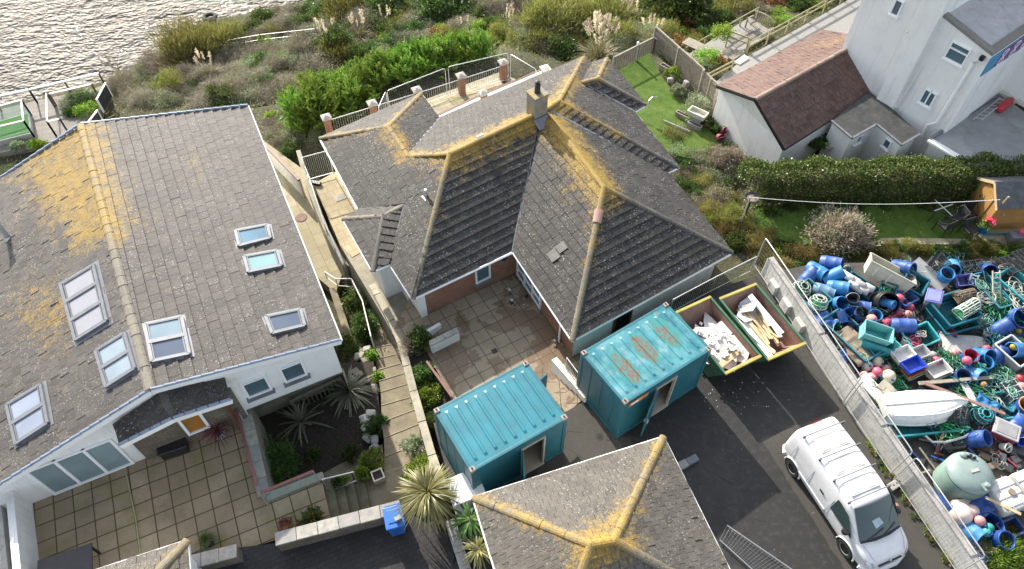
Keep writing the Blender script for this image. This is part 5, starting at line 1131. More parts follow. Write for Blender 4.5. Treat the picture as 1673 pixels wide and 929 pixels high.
for s in (-1, 1):
    m = MB(); P_ = [(.30, 1.05), (1.36, 1.05), (.86, 1.64), (.42, 1.70), (.30, 1.68)]
    yy = lambda x_, z_: s * (.905 - (z_ - 1.0) * .09); m.face([(x_, yy(x_, z_), z_) for x_, z_ in (P_ if s < 0 else P_[::-1])]); o_ = m.build('side_window', M['van_glass'], van, world=False)
    m = MB(); m.lathe([(.0, .02), (.09, .03), (.12, .09), (.10, .16), (0, .17)], 10, Matrix.Translation((1.12, s * .97, 1.03)) @ Matrix.Scale(1.1, 4, (0, 0, 1))); m.beam((1.14, s * .86, 1.03), (1.12, s * .95, 1.08), .05, .05); m.build('wing_mirror', M['black_plastic'], van, smooth=True, world=False)
    m = MB(); m.beam((-1.2, s * .885, .62), (.2, s * .885, .62), .03, .07); m.build('rubbing_strip', M['van_white'], van, world=False, bev=.01)
    m = MB(); m.beam((-.3, s * .88, 1.14), (-.12, s * .88, 1.14), .03, .05); m.build('door_handle', M['black_plastic'], van, world=False)
    for x_ in (.24, -.80, -1.72): m = MB(); m.tube([(x_, s * .868, .40), (x_, s * .885, .7), (x_, s * .878, 1.0), (x_, s * .835, 1.42)], .006, 4); m.build('door_seam', M['lead'], van, world=False)
    hl = MB(); hl.mesh_faces([(2.03, s * .80, .90), (2.22, s * .62, .82), (2.31, s * .58, .66), (2.22, s * .73, .62), (2.09, s * .82, .74)], [(0, 1, 2, 3, 4) if s > 0 else (4, 3, 2, 1, 0)]); hl.build('headlight', m_plain('headlamp', (.42, .45, .48), .1) if s < 0 else bpy.data.materials['headlamp'], van, world=False)
    tl = MB(); tl.beam((-2.135, s * .74, .95), (-2.10, s * .70, 1.45), .13, .09); tl.build('tail_light', m_plain('tail_red', (.35, .01, .015), .25) if s < 0 else bpy.data.materials['tail_red'], van, world=False, bev=.02)
    for x_ in (-1.44, 1.44):
        T_ = Matrix.Translation((x_, s * .80, .31)) @ Matrix.Rotation(R(90), 4, 'X')
        m = MB(); m.lathe([(.20, -.095), (.30, -.095), (.315, -.06), (.315, .06), (.30, .095), (.20, .095)], 24, T_); w_ = m.build('wheel', m_plain('tyre', (.025, .025, .025), .85) if 'tyre' not in bpy.data.materials else bpy.data.materials['tyre'], van, smooth=True, world=False)
        m = MB(); m.lathe([(.20, -.085), (.15, -.05), (.06, -.06), (0, -.06)] if s > 0 else [(.20, .085), (.15, .05), (.06, .06), (0, .06)], 18, T_)
        o_ = m.build('rim', M['galv'], van, smooth=True, world=False); o_.parent = w_
        m = MB(); m.tube([(x_ + .40 * math.cos(a), s * .872, .31 + .40 * math.sin(a)) for a in np.linspace(0, math.pi, 14)], .028, 6); m.build('wheel_arch', M['van_white'], van, smooth=True, world=False)
        m = MB(); m.lathe([(0, 0), (.36, 0)], 20, Matrix.Translation((x_, s * .876, .33)) @ Matrix.Rotation(R(90), 4, 'X')); o_ = m.build('wheel_well', M['metal_black'], van, world=False)
for k, x_ in enumerate((-1.78, -.95, -.2, .55)):
    m = MB(); m.beam((x_, -.80, 1.99), (x_, .80, 1.99), .035, .025); o_ = m.build('roof_bar', M['lead'], van, world=False)
    for s in (-1, 1): m = MB(); m.beam((x_, s * .72, 1.86), (x_, s * .74, 1.99), .06, .07); q_ = m.build('bar_foot', M['black_plastic'], van, world=False); q_.parent = o_
m = MB()
for x0, x1 in ((-1.62, -1.1), (-.82, -.32), (-.06, .42)):
    m = MB(); m.box(((x0 + x1) / 2, 0, 1.902), (x1 - x0, 1.05, .016)); o_ = m.build('roof_panel', M['van_roof'], van, world=False, bev=.006)
    for y_ in (-.3, .3): m = MB(); m.box(((x0 + x1) / 2, y_, 1.913), (x1 - x0 - .1, .3, .014)); q_ = m.build('pressing', M['van_roof'], van, world=False, bev=.006); q_.parent = o_
m = MB(); m.beam((2.30, -.42, .70), (2.30, .42, .70), .05, .07); m.build('grille', M['black_plastic'], van, world=False, bev=.01)
m = MB(); m.lathe([(0, .0), (.045, .0), (.045, .02), (0, .02)], 12, Matrix.Translation((2.29, 0, .76)) @ Matrix.Rotation(R(75), 4, 'Y')); m.build('badge', M['steel'], van, world=False)
m = MB(); m.beam((2.35, -.26, .46), (2.35, .26, .46), .02, .11); m.build('number_plate', M['white_paint'], van, world=False)
m = MB(); m.tube([(2.02, -.84, .40), (2.24, -.66, .40), (2.35, -.3, .40), (2.36, .3, .40), (2.24, .66, .40), (2.02, .84, .40)], .09, 8); m.build('front_bumper', M['van_white'], van, smooth=True, world=False)
m = MB(); m.tube([(-1.95, -.83, .42), (-2.16, -.70, .42), (-2.2, 0, .42), (-2.16, .70, .42), (-1.95, .83, .42)], .09, 8); m.build('rear_bumper', M['van_white'], van, smooth=True, world=False)
m = MB(); m.beam((-2.13, -.22, 1.79), (-2.13, .22, 1.79), .05, .05); m.build('brake_light', bpy.data.materials['tail_red'], van, world=False)
for s in (-1, 1): m = MB(); m.tube([(1.66, s * .70, 1.115), (1.95, s * .64, 1.025), (2.18, s * .54, .89)], .006, 4); m.build('bonnet_seam', M['lead'], van, world=False)
# ---------------------------------------------------------------- fishing gear in the yard behind the white wall
GC = {'blue': (.018, .085, .33), 'sky': (.025, .21, .50), 'navy': (.012, .04, .17), 'teal': (.010, .165, .225), 'turq': (.030, .36, .40), 'aqua': (.20, .58, .56), 'black': (.014, .014, .016), 'white': (.70, .69, .65), 'cream': (.66, .62, .48),
      'grey': (.42, .42, .43), 'lilac': (.22, .24, .62), 'pink': (.68, .11, .19), 'rose': (.72, .32, .30), 'red': (.45, .02, .04), 'pale': (.74, .60, .54), 'orange': (.62, .30, .08), 'yellow': (.62, .45, .06), 'royal': (.015, .07, .55), 'steelblue': (.10, .21, .33), 'green': (.02, .26, .10), 'brown': (.20, .15, .10), 'rope': (.42, .43, .36), 'greenrope': (.20, .42, .33), 'darkgrey': (.06, .065, .07), 'glassgreen': (.04, .35, .30), 'maroon': (.25, .012, .04)}
GM = {}
def gm(c):
    if c not in GM:
        t = NT('gear_' + c); p = t.coord('Object'); b_ = GC[c]; ob = t.n('ObjectInfo').outputs['Random']; col = t.mix(t.ramp(t.noise(p, 3.5, 5, .7), [(.3, 0), (.7, 1)]), dk(b_, .75), dk(b_, 1.12))
        gy = sum(b_) / 3; fade = tuple(.6 * x + .25 * gy + .05 for x in b_); col = t.mix(t.math('MULTIPLY', t.ramp(t.math('ADD', t.noise(p, 2.2, 6, .75), t.math('MULTIPLY', ob, .16)), [(.54, 0), (.78, 1)]), .7), col, fade)
        col = t.mix(t.math('MULTIPLY', t.ramp(t.noise(p, 7, 6, .8), [(.54, 0), (.66, 1)]), .55), col, tuple(.35 * x + .03 for x in b_)); hs = t.n('HueSaturation'); t.l(col, hs.inputs['Color']); t.l(t.ramp(ob, [(0, .62), (1, 1.05)]), hs.inputs['Value']); t.color(hs.outputs[0]); t.bump(t.noise(p, 14, 4), .12, .015)
        GM[c] = t.set(.5 if c not in ('rope', 'greenrope', 'brown', 'cream') else .85, 0, .4)
    return GM[c]
def nthing(name): return thing(name, '', '', (0, 0, 0))
def Bw(m, n, c, r, **k): return m.build(n, gm(c) if isinstance(c, str) else c, r, world=False, **k)
def hollow_box(m, L, W, H, t, tp=.9):
    h = H / 2; o = [(-L / 2, -W / 2), (L / 2, -W / 2), (L / 2, W / 2), (-L / 2, W / 2)]; ib = lambda q, f, d: (q[0] * f - math.copysign(d, q[0]), q[1] * f - math.copysign(d, q[1]))
    V = [(*ib(q, tp, 0), -h) for q in o] + [(*q, h) for q in o] + [(*ib(q, 1, t), h) for q in o] + [(*ib(q, tp, t), -h + t) for q in o]
    F = [(3, 2, 1, 0), (12, 13, 14, 15)]
    for i in range(4): j = (i + 1) % 4; F += [(i, j, 4 + j, 4 + i), (4 + i, 4 + j, 8 + j, 8 + i), (8 + i, 8 + j, 12 + j, 12 + i)]
    m.mesh_faces(V, F)
def p_tub(c, L=1.2, W=1.0, H=.6):
    r = nthing('gear_tub'); m = MB(); hollow_box(m, L, W, H, .04); Bw(m, 'body', c, r, bev=.03)
    m = MB(); h = H / 2; q = [(-L / 2, -W / 2, h), (L / 2, -W / 2, h), (L / 2, W / 2, h), (-L / 2, W / 2, h), (-L / 2, -W / 2, h)]
    for a, b in zip(q, q[1:]): m.beam(a, b, .075, .06)
    Bw(m, 'rim', c, r, bev=.02)
    for k in (-.3, 0, .3):
        for s in (-1, 1): m = MB(); m.box((k * L, s * W * .475, 0), (.07, .03, H * .7)); Bw(m, 'rib', c, r)
    return r
def p_crate(c, L=.72, W=.46, H=.26):
    r = nthing('fish_crate'); m = MB(); hollow_box(m, L, W, H, .025, .92); Bw(m, 'body', c, r, bev=.012)
    m = MB(); h = H / 2
    for s in (-1, 1): m.beam((-L / 2, s * W / 2, h), (L / 2, s * W / 2, h), .04, .04); m.beam((s * L / 2, -W / 2, h), (s * L / 2, W / 2, h), .04, .04)
    Bw(m, 'rim', c, r, bev=.008)
    for s in (-1, 1): m = MB(); m.box((s * L * .485, 0, h * .35), (.012, .14, .04)); Bw(m, 'handle_slot', 'darkgrey', r)
    return r
def p_barrel(c, R_=.29, H=.9, op=True, inner=None):
    r = nthing('barrel'); h = H / 2; pr = [(0, -h), (R_ * .9, -h), (R_ * .96, -h + .04), (R_, -h * .5), (R_ * 1.03, -h * .45), (R_, -h * .38), (R_, h * .38), (R_ * 1.03, h * .45), (R_, h * .52), (R_ * .95, h - .05)]
    pr += [(R_ * .97, h), (R_ * .88, h), (R_ * .87, -h * .55), (0, -h * .55)] if op else [(R_ * .9, h), (R_ * .85, h - .02), (0, h - .02)]
    m = MB(); m.lathe(pr, 20); Bw(m, 'body', c, r, smooth=True)
    m = MB(); m.tube([(R_ * .94 * math.cos(a), R_ * .94 * math.sin(a), h) for a in np.linspace(0, 2 * math.pi, 21)], .022, 6); Bw(m, 'rim', inner or c, r, smooth=True)
    if not op:
        for s in (-1, 1): m = MB(); m.tube([(s * R_ * .5, 0, h - .02), (s * R_ * .5, 0, h + .02)], .04, 8); Bw(m, 'bung', 'darkgrey', r)
    elif inner: m = MB(); m.lathe([(R_ * .87, h - .02), (R_ * .86, -h * .5), (0, -h * .5)], 18); Bw(m, 'lining', inner, r, smooth=True)
    return r
def p_bucket(c, R_=.2, H=.36):
    r = nthing('bucket'); h = H / 2; m = MB(); m.lathe([(0, -h), (R_ * .76, -h), (R_, h), (R_ * .93, h), (R_ * .70, -h + .03), (0, -h + .03)], 18); Bw(m, 'body', c, r, smooth=True)
    m = MB(); m.tube([(R_ * math.cos(a), R_ * math.sin(a), h - .01) for a in np.linspace(0, 2 * math.pi, 19)], .014, 5); Bw(m, 'rim', c, r, smooth=True)
    m = MB(); m.tube([(R_ * math.cos(a), R_ * .5 * math.sin(a), h + R_ * .5 * math.sin(a)) for a in np.linspace(0, math.pi, 12)], .010, 4); Bw(m, 'handle', 'white', r, smooth=True); return r
def p_buoy(c, R_=.17, st=1.0):
    r = nthing('buoy'); m = MB(); m.lathe([(R_ * math.sin(a), -R_ * st * math.cos(a)) for a in np.linspace(0.02, math.pi - .02, 12)], 18); Bw(m, 'float', c, r, smooth='all')
    m = MB(); m.tube([(0, 0, R_ * st * .9), (0, 0, R_ * st + .05)], .04, 8); m.tube([(.04 * math.cos(a), 0, R_ * st + .06 + .04 * math.sin(a)) for a in np.linspace(0, 2 * math.pi, 9)], .014, 5); Bw(m, 'eye', 'blue', r, smooth=True); return r
def p_pot(c, hoop, R_=.34, H=.45):
    r = nthing('lobster_pot'); h = H / 2; m = MB()
    lv = [(R_, -h), (R_ * 1.0, -h * .3), (R_ * .95, h * .3), (R_ * .72, h * .85), (R_ * .4, h)]
    for q, z in lv: m.tube([(q * math.cos(a), q * math.sin(a), z) for a in np.linspace(0, 2 * math.pi, 19)], .018, 5)
    for k in range(8): a = k * math.pi / 4; m.tube([(q * math.cos(a), q * math.sin(a), z) for q, z in lv], .016, 5)
    Bw(m, 'hoops', hoop, r, smooth=True); m = MB()
    for k in range(28): a = k * math.pi / 14; m.tube([(q * .985 * math.cos(a + .25 * i), q * .985 * math.sin(a + .25 * i), z) for i, (q, z) in enumerate(lv)], .005, 3, cap=False); m.tube([(q * .985 * math.cos(a - .25 * i), q * .985 * math.sin(a - .25 * i), z) for i, (q, z) in enumerate(lv)], .005, 3, cap=False)
    Bw(m, 'netting', c, r); m = MB(); m.lathe([(0, -h), (R_ * .97, -h + .01), (R_ * .88, -h * .2), (R_ * .4, 0), (0, .02)], 14); Bw(m, 'base', c, r, smooth=True); return r
def p_creel(c, frame, L=.75, W=.5, H=.4, bow=False):
    r = nthing('creel'); m = MB(); h = H / 2
    def sec(x_): return [(x_, W / 2 * math.cos(a), -h + H * math.sin(a)) for a in np.linspace(0, math.pi, 9)] if bow else [(x_, -W / 2, -h), (x_, -W / 2, h), (x_, W / 2, h), (x_, W / 2, -h)]
    for f in (-.5, -.17, .17, .5): s_ = sec(f * L); m.tube(s_ + [s_[0]], .018, 5)
    for k in range(len(sec(0))): m.tube([sec(-.5 * L)[k], sec(.5 * L)[k]], .016, 5)
    Bw(m, 'frame', frame, r, smooth=True); m = MB(); N = 24
    for i in range(N):
        x_ = (i / (N - 1) - .5) * L; m.tube([(a, b * .98, c_ * .98) for a, b, c_ in sec(x_)], .006, 3, cap=False)
    S_ = sec(0); 
    for k in range(len(S_) - 1):
        for f in np.linspace(0, 1, 11 if not bow else 2): p_ = Vector(S_[k]).lerp(Vector(S_[k + 1]), f); m.tube([(-L / 2, p_.y * .98, p_.z * .98), (L / 2, p_.y * .98, p_.z * .98)], .006, 3, cap=False)
    Bw(m, 'netting', c, r); m = MB(); m.box((0, 0, -h + .04), (L * .96, W * .94, .05)); Bw(m, 'base', c, r); m = MB(); m.tube([(L * .3 * math.cos(a * 3.1), W * .3 * math.sin(a * 2.3), -.04 + .08 * math.sin(a * 5)) for a in np.linspace(0, 6, 50)], .02, 4); Bw(m, 'bridle_rope', 'rope', r, smooth=True); return r
def p_rope(c, R_=.35, n=5, th=.016, seed=1):
    g = random.Random(seed); m = MB(); pts = []
    ph = [g.uniform(0, 6) for _ in range(6)]
    for k in range(n * 16): a = k / 16 * 2 * math.pi; q = R_ * (.62 + .3 * math.sin(a * .37 + ph[0]) + .12 * math.sin(a * 2.3 + ph[1])); pts.append((q * math.cos(a + .5 * math.sin(a * .21 + ph[2])), q * .8 * math.sin(a), .05 * math.sin(a * .73 + ph[3]) + .03 * math.sin(a * 3.1 + ph[4])))
    m.tube(pts, th, 5); o = m.build('rope_tangle', gm(c), None, smooth=True); return o
def p_box(c, lid, L=.55, W=.55, H=.95):
    r = nthing('storage_box'); m = MB(); m.box((0, 0, 0), (L, W, H)); Bw(m, 'body', c, r, bev=.02); m = MB(); m.box((0, 0, H / 2 + .03), (L * 1.05, W * 1.05, .07)); o = Bw(m, 'lid', lid, r, bev=.02)
    m = MB(); m.box((0, 0, H / 2 + .072), (L * .8, W * .8, .02)); q = Bw(m, 'lid_panel', lid, r, bev=.008); q.parent = o; return r
def p_sheet(c, L=1.1, W=.5, th=.04, wav=0.0, seed=0):
    m = MB(); N = 9; g = random.Random(seed); V = []
    for i in range(N):
        for j in range(6): V.append(((i / (N - 1) - .5) * L * (1 + wav * g.uniform(-.5, .5)), (j / 5 - .5) * W * (1 + wav * g.uniform(-.5, .5)), wav * g.uniform(-.25, .45)))
    nV = len(V); V += [(a, b, c_ - th) for a, b, c_ in V]; F = []
    for i in range(N - 1):
        for j in range(5): a = i * 6 + j; F += [(a, a + 6, a + 7, a + 1), (a + 1 + nV, a + 7 + nV, a + 6 + nV, a + nV)]
    for i in range(N - 1): a = i * 6; F += [(a, a + nV, a + 6 + nV, a + 6), (a + 5, a + 11, a + 11 + nV, a + 5 + nV)]
    for j in range(5): a = j; b = (N - 1) * 6 + j; F += [(a, a + 1, a + 1 + nV, a + nV), (b, b + nV, b + 1 + nV, b + 1)]
    m.mesh_faces(V, F); o = m.build('loose_sheet', gm(c), None, smooth=wav > 0)
    if wav > .05: s_ = o.modifiers.new('sub', 'SUBSURF'); s_.levels = 1; s_.render_levels = 1
    return o
PRO = {}
def put(kind, args, u, v, z, rot, label, cat, group=None, scale=1.0):
    key = (kind.__name__, args)
    rot = tuple(R(a) for a in rot); p_ = at(u, v, z)
    if key in PRO: o = dup(PRO[key], p_, rot, scale)
    else:
        o = kind(*args); PRO[key] = o; o.location = p_; o.rotation_euler = rot; o.scale = (scale,) * 3 if not hasattr(scale, '__len__') else scale
    for k_ in ('group',):
        if k_ in o: del o[k_]
    tag(o, label, cat, group); return o
GB, GD, GT, GR = 'buoys in the gear yard', 'barrels in the gear yard', 'tubs in the gear yard', 'fish crates stacked in the gear yard'
T_ITEMS = [
 (p_tub, ('teal', 1.25, 1.0, .6), 1322, 488, .40, (0, 0, -58), 'teal tub holding two round lobster pots nearest the skips', 'tub', GT),
 (p_tub, ('teal', 2.2, 1.0, .6), 1388, 553, .40, (0, 0, -58), 'long teal tub full of brown sacking against the yard wall', 'tub', GT),
 (p_tub, ('teal', 1.35, .75, .5), 1405, 474, .34, (0, 8, -40), 'teal tub carrying rolled white floats', 'tub', GT),
 (p_tub, ('teal', .85, .8, .6), 1490, 466, .50, (12, 8, -35), 'square teal tub with thin white rope below the cream bin', 'tub', GT),
 (p_tub, ('turq', 1.1, .8, .55), 1500, 553, .36, (8, -10, 20), 'bright turquoise tub tipped over with pink netting and white rope', 'tub', GT),
 (p_tub, ('teal', 1.5, 1.3, .42), 1553, 522, .36, (0, 0, 16), 'lowest tub in the big teal nest under the green creel', 'tub', GT),
 (p_tub, ('teal', 1.5, 1.3, .42), 1557, 508, .72, (0, 0, 19), 'topmost tub in the big teal nest holding the green creel', 'tub', GT),
 (p_tub, ('teal', 1.7, .7, .6), 1615, 480, .42, (0, 0, -72), 'narrow teal tub of pale rope under the leaning ladder', 'tub', GT),
 (p_tub, ('turq', 1.9, 1.0, .8), 1664, 480, .55, (0, 0, -62), 'large turquoise tub full of pale rope at the right edge', 'tub', GT),
 (p_tub, ('teal', 1.7, 1.0, .5), 1617, 640, .36, (0, 0, -42), 'teal tub of nets with an orange float beside the dinghy bow', 'tub', GT),
 (p_tub, ('turq', 3.0, 1.05, .4), 1500, 690, .30, (0, 0, 6), 'long turquoise tub under the upturned white dinghy', 'tub', GT),
 (p_tub, ('turq', 1.5, 1.0, .4), 1622, 668, .30, (0, 0, 10), 'turquoise tub holding the two black netted pots', 'tub', GT),
 (p_tub, ('grey', 1.1, .9, .8), 1650, 582, .50, (0, 0, -62), 'pale grey insulated tub with a sky blue barrel inside', 'tub', GT),
 (p_tub, ('cream', 1.9, .75, .62), 1451, 448, .78, (-22, 12, -28), 'big cream rectangular bin tipped on the heap by the hedge', 'bin', None),
 (p_tub, ('navy', .75, .5, .45), 1646, 866, .32, (0, 0, 20), 'dark blue rectangular tub behind the bright blue barrel by the grass', 'tub', GT),
 (p_tub, ('teal', .9, .6, .4), 1640, 560, .3, (0, 0, -30), 'small teal tub squeezed between two blue barrels', 'tub', GT),
 (p_tub, ('blue', .8, .6, .45), 1476, 491, .35, (0, 5, 30), 'blue tub behind the heap of pink buoys', 'tub', GT),
 (p_crate, ('aqua', 1.05, .62, .55), 1430, 546, 1.05, (6, 8, -18), 'pale aqua crate on top of the turquoise crate stack', 'crate', GR),
 (p_crate, ('turq', 1.1, .66, .5), 1432, 560, .68, (-4, 4, -22), 'turquoise crate in the middle of the stack below the aqua one', 'crate', GR),
 (p_crate, ('turq', 1.1, .66, .5), 1440, 571, .38, (-12, -4, 22), 'turquoise crate at the bottom of the stack above the round buoys', 'crate', GR),
 (p_crate, ('lilac', .62, .45, .3), 1572, 459, .6, (18, 0, 8), 'lilac blue crate tilted beside the small silver steps', 'crate', GR),
 (p_crate, ('blue', .6, .5, .4), 1382, 515, .62, (30, 20, 30), 'square blue crate tipped on its side left of the black-rimmed barrel', 'crate', GR),
 (p_crate, ('teal', .6, .5, .3), 1450, 473, .55, (14, 0, -25), 'teal crate with green netting under the cream bin', 'crate', GR),
]
for k, c_ in enumerate(('navy', 'white', 'grey', 'white')): T_ITEMS.append((p_crate, (c_ if c_ != 'navy' else 'white', .78, .5, .2), 1476 - k * .3, 590 - k * 3.6, .20 + k * .19, (0, 0, 22), 'white fish crate in the stack left of the royal blue crate, %s' % ('lowest', 'second from bottom', 'third from bottom', 'topmost')[k], 'crate', GR))
T_ITEMS.append((p_crate, ('grey', .62, .45, .24), 1502, 577, .70, (0, 0, 22), 'worn grey fish crate right of the topmost white crate', 'crate', GR))
for k, c_ in enumerate(('navy', 'white', 'yellow', 'maroon', 'royal')): T_ITEMS.append((p_crate, (c_, .78, .5, .2), 1492 - k * .2, 611 - k * 3.6, .18 + k * .18, (0, 0, 24), '%s fish crate in the multicoloured stack in front of the white stack' % {'navy': 'dark blue bottom', 'white': 'white', 'yellow': 'yellow', 'maroon': 'dark red', 'royal': 'royal blue topmost'}[c_], 'crate', GR))
for k, c_ in enumerate(('maroon', 'white', 'white')): T_ITEMS.append((p_crate, (c_, .85, .55, .22), 1531, 612 - k * 4, .24 + k * .21, (0, 0, 22), ('dark red crate under the clean white crate', 'white fish crate in the middle of the short stack near the dinghy', 'clean white fish crate topping the short stack near the dinghy')[k], 'crate', GR))
BAR = [('blue', 1358, 430, .65, (70, 0, 60), 'blue barrel lying farthest back against the hedge'), ('blue', 1322, 452, .45, (60, 0, 130), 'cut blue barrel half at the left corner of the heap'), ('sky', 1335, 443, .6, (75, 20, 30), 'bright blue barrel half leaning on the cut barrel'), ('sky', 1362, 451, .75, (55, 0, 100), 'domed bright blue barrel above the open-mouthed one'), ('sky', 1370, 470, .72, (68, 0, 60), 'glossy open-mouthed bright blue barrel near the white float rolls'), ('steelblue', 1346, 476, .5, (80, 0, 60), 'weathered pale blue barrel lying beside the round pots'), ('sky', 1366, 497, .45, (30, 10, 0), 'bright blue barrel standing beside the long sacking tub'), ('blue', 1403, 503, .5, (75, 0, 70), 'blue barrel lying under a black bucket'), ('blue', 1612, 441, .6, (50, 0, -20), 'blue barrel tipped between creels by the hedge'), ('blue', 1475, 437, .75, (60, 0, 40), 'blue barrel behind the cream bin'),
 ('blue', 1634, 537, .5, (50, 10, 100), 'blue barrel with a white rope handle near the coiled rope'), ('blue', 1475, 532, .65, (78, 0, 80), 'blue barrel with red scrawl lying above the turquoise tub'), ('sky', 1603, 581, .5, (40, 0, 20), 'bright blue barrel cut low behind the one with green weed'), ('blue', 1627, 584, .5, (62, 0, 130), 'blue barrel lying beside the pale grey insulated tub'), ('navy', 1637, 577, .45, (60, 0, 120), 'dark blue barrel behind the lying blue one'), ('sky', 1587, 611, .45, (55, 0, 30), 'bright blue barrel tipped towards the dinghy'), ('sky', 1664, 572, .75, (70, 0, -80), 'sky blue barrel lying inside the pale grey tub'), ('blue', 1593, 717, .4, (35, 0, 60), 'blue barrel open towards the sky below the netted pots'),
 ('sky', 1584, 866, .45, (70, 0, 30), 'shiny bright blue barrel lying behind the yard wall near the grass'), ('blue', 1629, 882, .45, (20, 0, 20), 'upright royal blue barrel next to the grass'), ('sky', 1540, 454, .7, (10, 0, 0), 'small bright blue drum by the hedge behind the creels'), ('sky', 1556, 437, .7, (60, 0, -30), 'bright blue funnel-like drum under the hedge'), ('navy', 1565, 620, .45, (12, 0, 0), 'wide dark blue barrel between white crate and dinghy'), ('blue', 1663, 690, .35, (85, 0, 130), 'blue barrel lying behind the red crate with grey lid')]
for c_, u, v, z, r_, l_ in BAR: T_ITEMS.append((p_barrel, (c_, .29, .82, True), u, v, z, r_, l_, 'barrel', GD))
T_ITEMS += [(p_barrel, ('blue', .27, .75, True, 'black'), 1403, 518, .5, (5, 0, 0), 'blue barrel with a black rim in the middle of the heap', 'barrel', GD), (p_barrel, ('navy', .25, .7, True, 'black'), 1391, 530, .4, (5, 5, 0), 'dark barrel with black lining beside the sacking tub', 'barrel', GD), (p_barrel, ('blue', .26, .7, True, 'sky'), 1425, 521, .5, (6, 0, 0), 'open blue barrel with a pink buoy in its mouth', 'barrel', GD), (p_barrel, ('black', .46, .8, True), 1443, 495, .6, (38, 10, -10), 'large black tub with a blue drum tipped inside', 'tub', None), (p_barrel, ('sky', .17, .55, False), 1449, 495, .75, (60, 0, 40), 'blue drum lying inside the large black tub', 'drum', None), (p_barrel, ('blue', .28, .75, True, 'red'), 1579, 588, .5, (4, 0, 0), 'blue barrel with red lining and a pink float inside', 'barrel', GD), (p_barrel, ('sky', .30, .7, True), 1602, 597, .5, (6, 0, 0), 'bright blue barrel half full of green weed', 'barrel', GD), (p_barrel, ('blue', .31, .75, True, 'orange'), 1669, 668, .45, (6, 0, 0), 'blue barrel with an orange inside at the right edge', 'barrel', GD), (p_barrel, ('blue', .42, .6, True), 1611, 860, .40, (4, 0, 0), 'wide blue barrel of green glass floats behind the wall', 'barrel', GD), (p_barrel, ('blue', .40, .7, True), 1660, 520, .5, (30, 10, -10), 'big blue bucket-shaped barrel beside the large turquoise tub', 'barrel', GD), (p_bucket, ('black', .26, .4), 1390, 490, .75, (5, 0, 0), 'black bucket standing on the lying blue barrel', 'bucket', None), (p_bucket, ('black', .2, .3), 1383, 470, .55, (20, 0, 0), 'black bucket between the glossy barrel and the white float rolls', 'bucket', None), (p_bucket, ('white', .16, .28), 1642, 730, .3, (40, 0, 30), 'small white pail tipped over near the red crate', 'bucket', None), (p_bucket, ('royal', .2, .3), 1665, 720, .35, (20, 0, 0), 'royal blue bucket at the right edge below the red crate', 'bucket', None)]
BU = [('pink', 1468, 487, .6), ('pink', 1486, 502, .4), ('pink', 1466, 510, .5), ('rose', 1484, 515, .4), ('pink', 1449, 526, .45), ('pink', 1458, 521, .45), ('pink', 1444, 536, .5), ('pink', 1420, 510, .55), ('rose', 1424, 521, .85), ('pink', 1455, 508, .35), ('rose', 1489, 524, .3), ('pink', 1474, 524, .25)]
for k, (c_, u, v, z) in enumerate(BU): T_ITEMS.append((p_buoy, (c_, .19, 1.15), u, v, z, (rnd.uniform(-80, 80), rnd.uniform(-60, 60), 0), 'pink net buoy lying in the heap of pink buoys below the black tub', 'buoy', GB))
T_ITEMS += [(p_buoy, (c_, s_, 1.0), u, v, z, (30 + k * 17 % 60, k * 31 % 50, 0), l_, 'buoy', GB) for k, (c_, s_, u, v, z, l_) in enumerate([('white', .21, 1417, 598, .4, 'dirty white round buoy left in the group beside the fish crates'), ('cream', .21, 1434, 591, .5, 'cream round buoy at the top of the group beside the fish crates'), ('pink', .20, 1433, 608, .5, 'bright red-pink round buoy in the middle of the group by the wall'), ('rose', .18, 1448, 603, .45, 'pale pink round buoy touching the white crate stack'), ('rose', .20, 1424, 617, .35, 'faded pink buoy nearest the ribbed white boards'), ('cream', .27, 1451, 615, .5, 'big cream buoy with black scribbles beside the multicoloured crates'), ('rose', .15, 1412, 612, .3, 'small dull pink buoy closest to the yard wall'), ('grey', .15, 1524, 580, .5, 'grey round buoy behind the royal blue crate'), ('pink', .16, 1530, 589, .6, 'bright pink buoy behind the clean white crate'), ('rose', .19, 1560, 577, .4, 'salmon pink buoy at the edge of the white tarpaulin'), ('pink', .17, 1580, 589, .85, 'pink float inside the red-lined barrel'), ('red', .17, 1638, 555, .3, 'red net buoy beside the blue barrels'), ('orange', .12, 1607, 628, .65, 'small orange float in the teal tub of nets'), ('yellow', .14, 1657, 566, .95, 'yellow float in the pale grey tub'), ('pale', .38, 1568, 840, .55, 'large pale pink buoy behind the wall next to the oil tank'), ('pale', .22, 1588, 835, .6, 'medium pale pink buoy with a dark red eye'), ('rose', .17, 1601, 851, .75, 'small pink buoy on the barrel of green glass floats'), ('glassgreen', .15, 1616, 862, .68, 'green glass float in the wide blue barrel'), ('glassgreen', .15, 1611, 869, .68, 'green glass float nearest the barrel edge'), ('red', .17, 1667, 618, .5, 'red float at the right edge above the orange-lined barrel'), ('rose', .18, 1669, 632, .45, 'salmon float at the right edge near the black creel'), ('pink', .16, 1612, 570, .5, 'pink float tucked behind the cut blue barrel'), ('yellow', .12, 1468, 520, .3, 'small yellow float among the pink buoys'), ('red', .2, 1555, 545, .28, 'red bag-like float beside the small wooden rack'), ('yellow', .11, 1664, 540, .4, 'little yellow float by the big blue bucket')])]
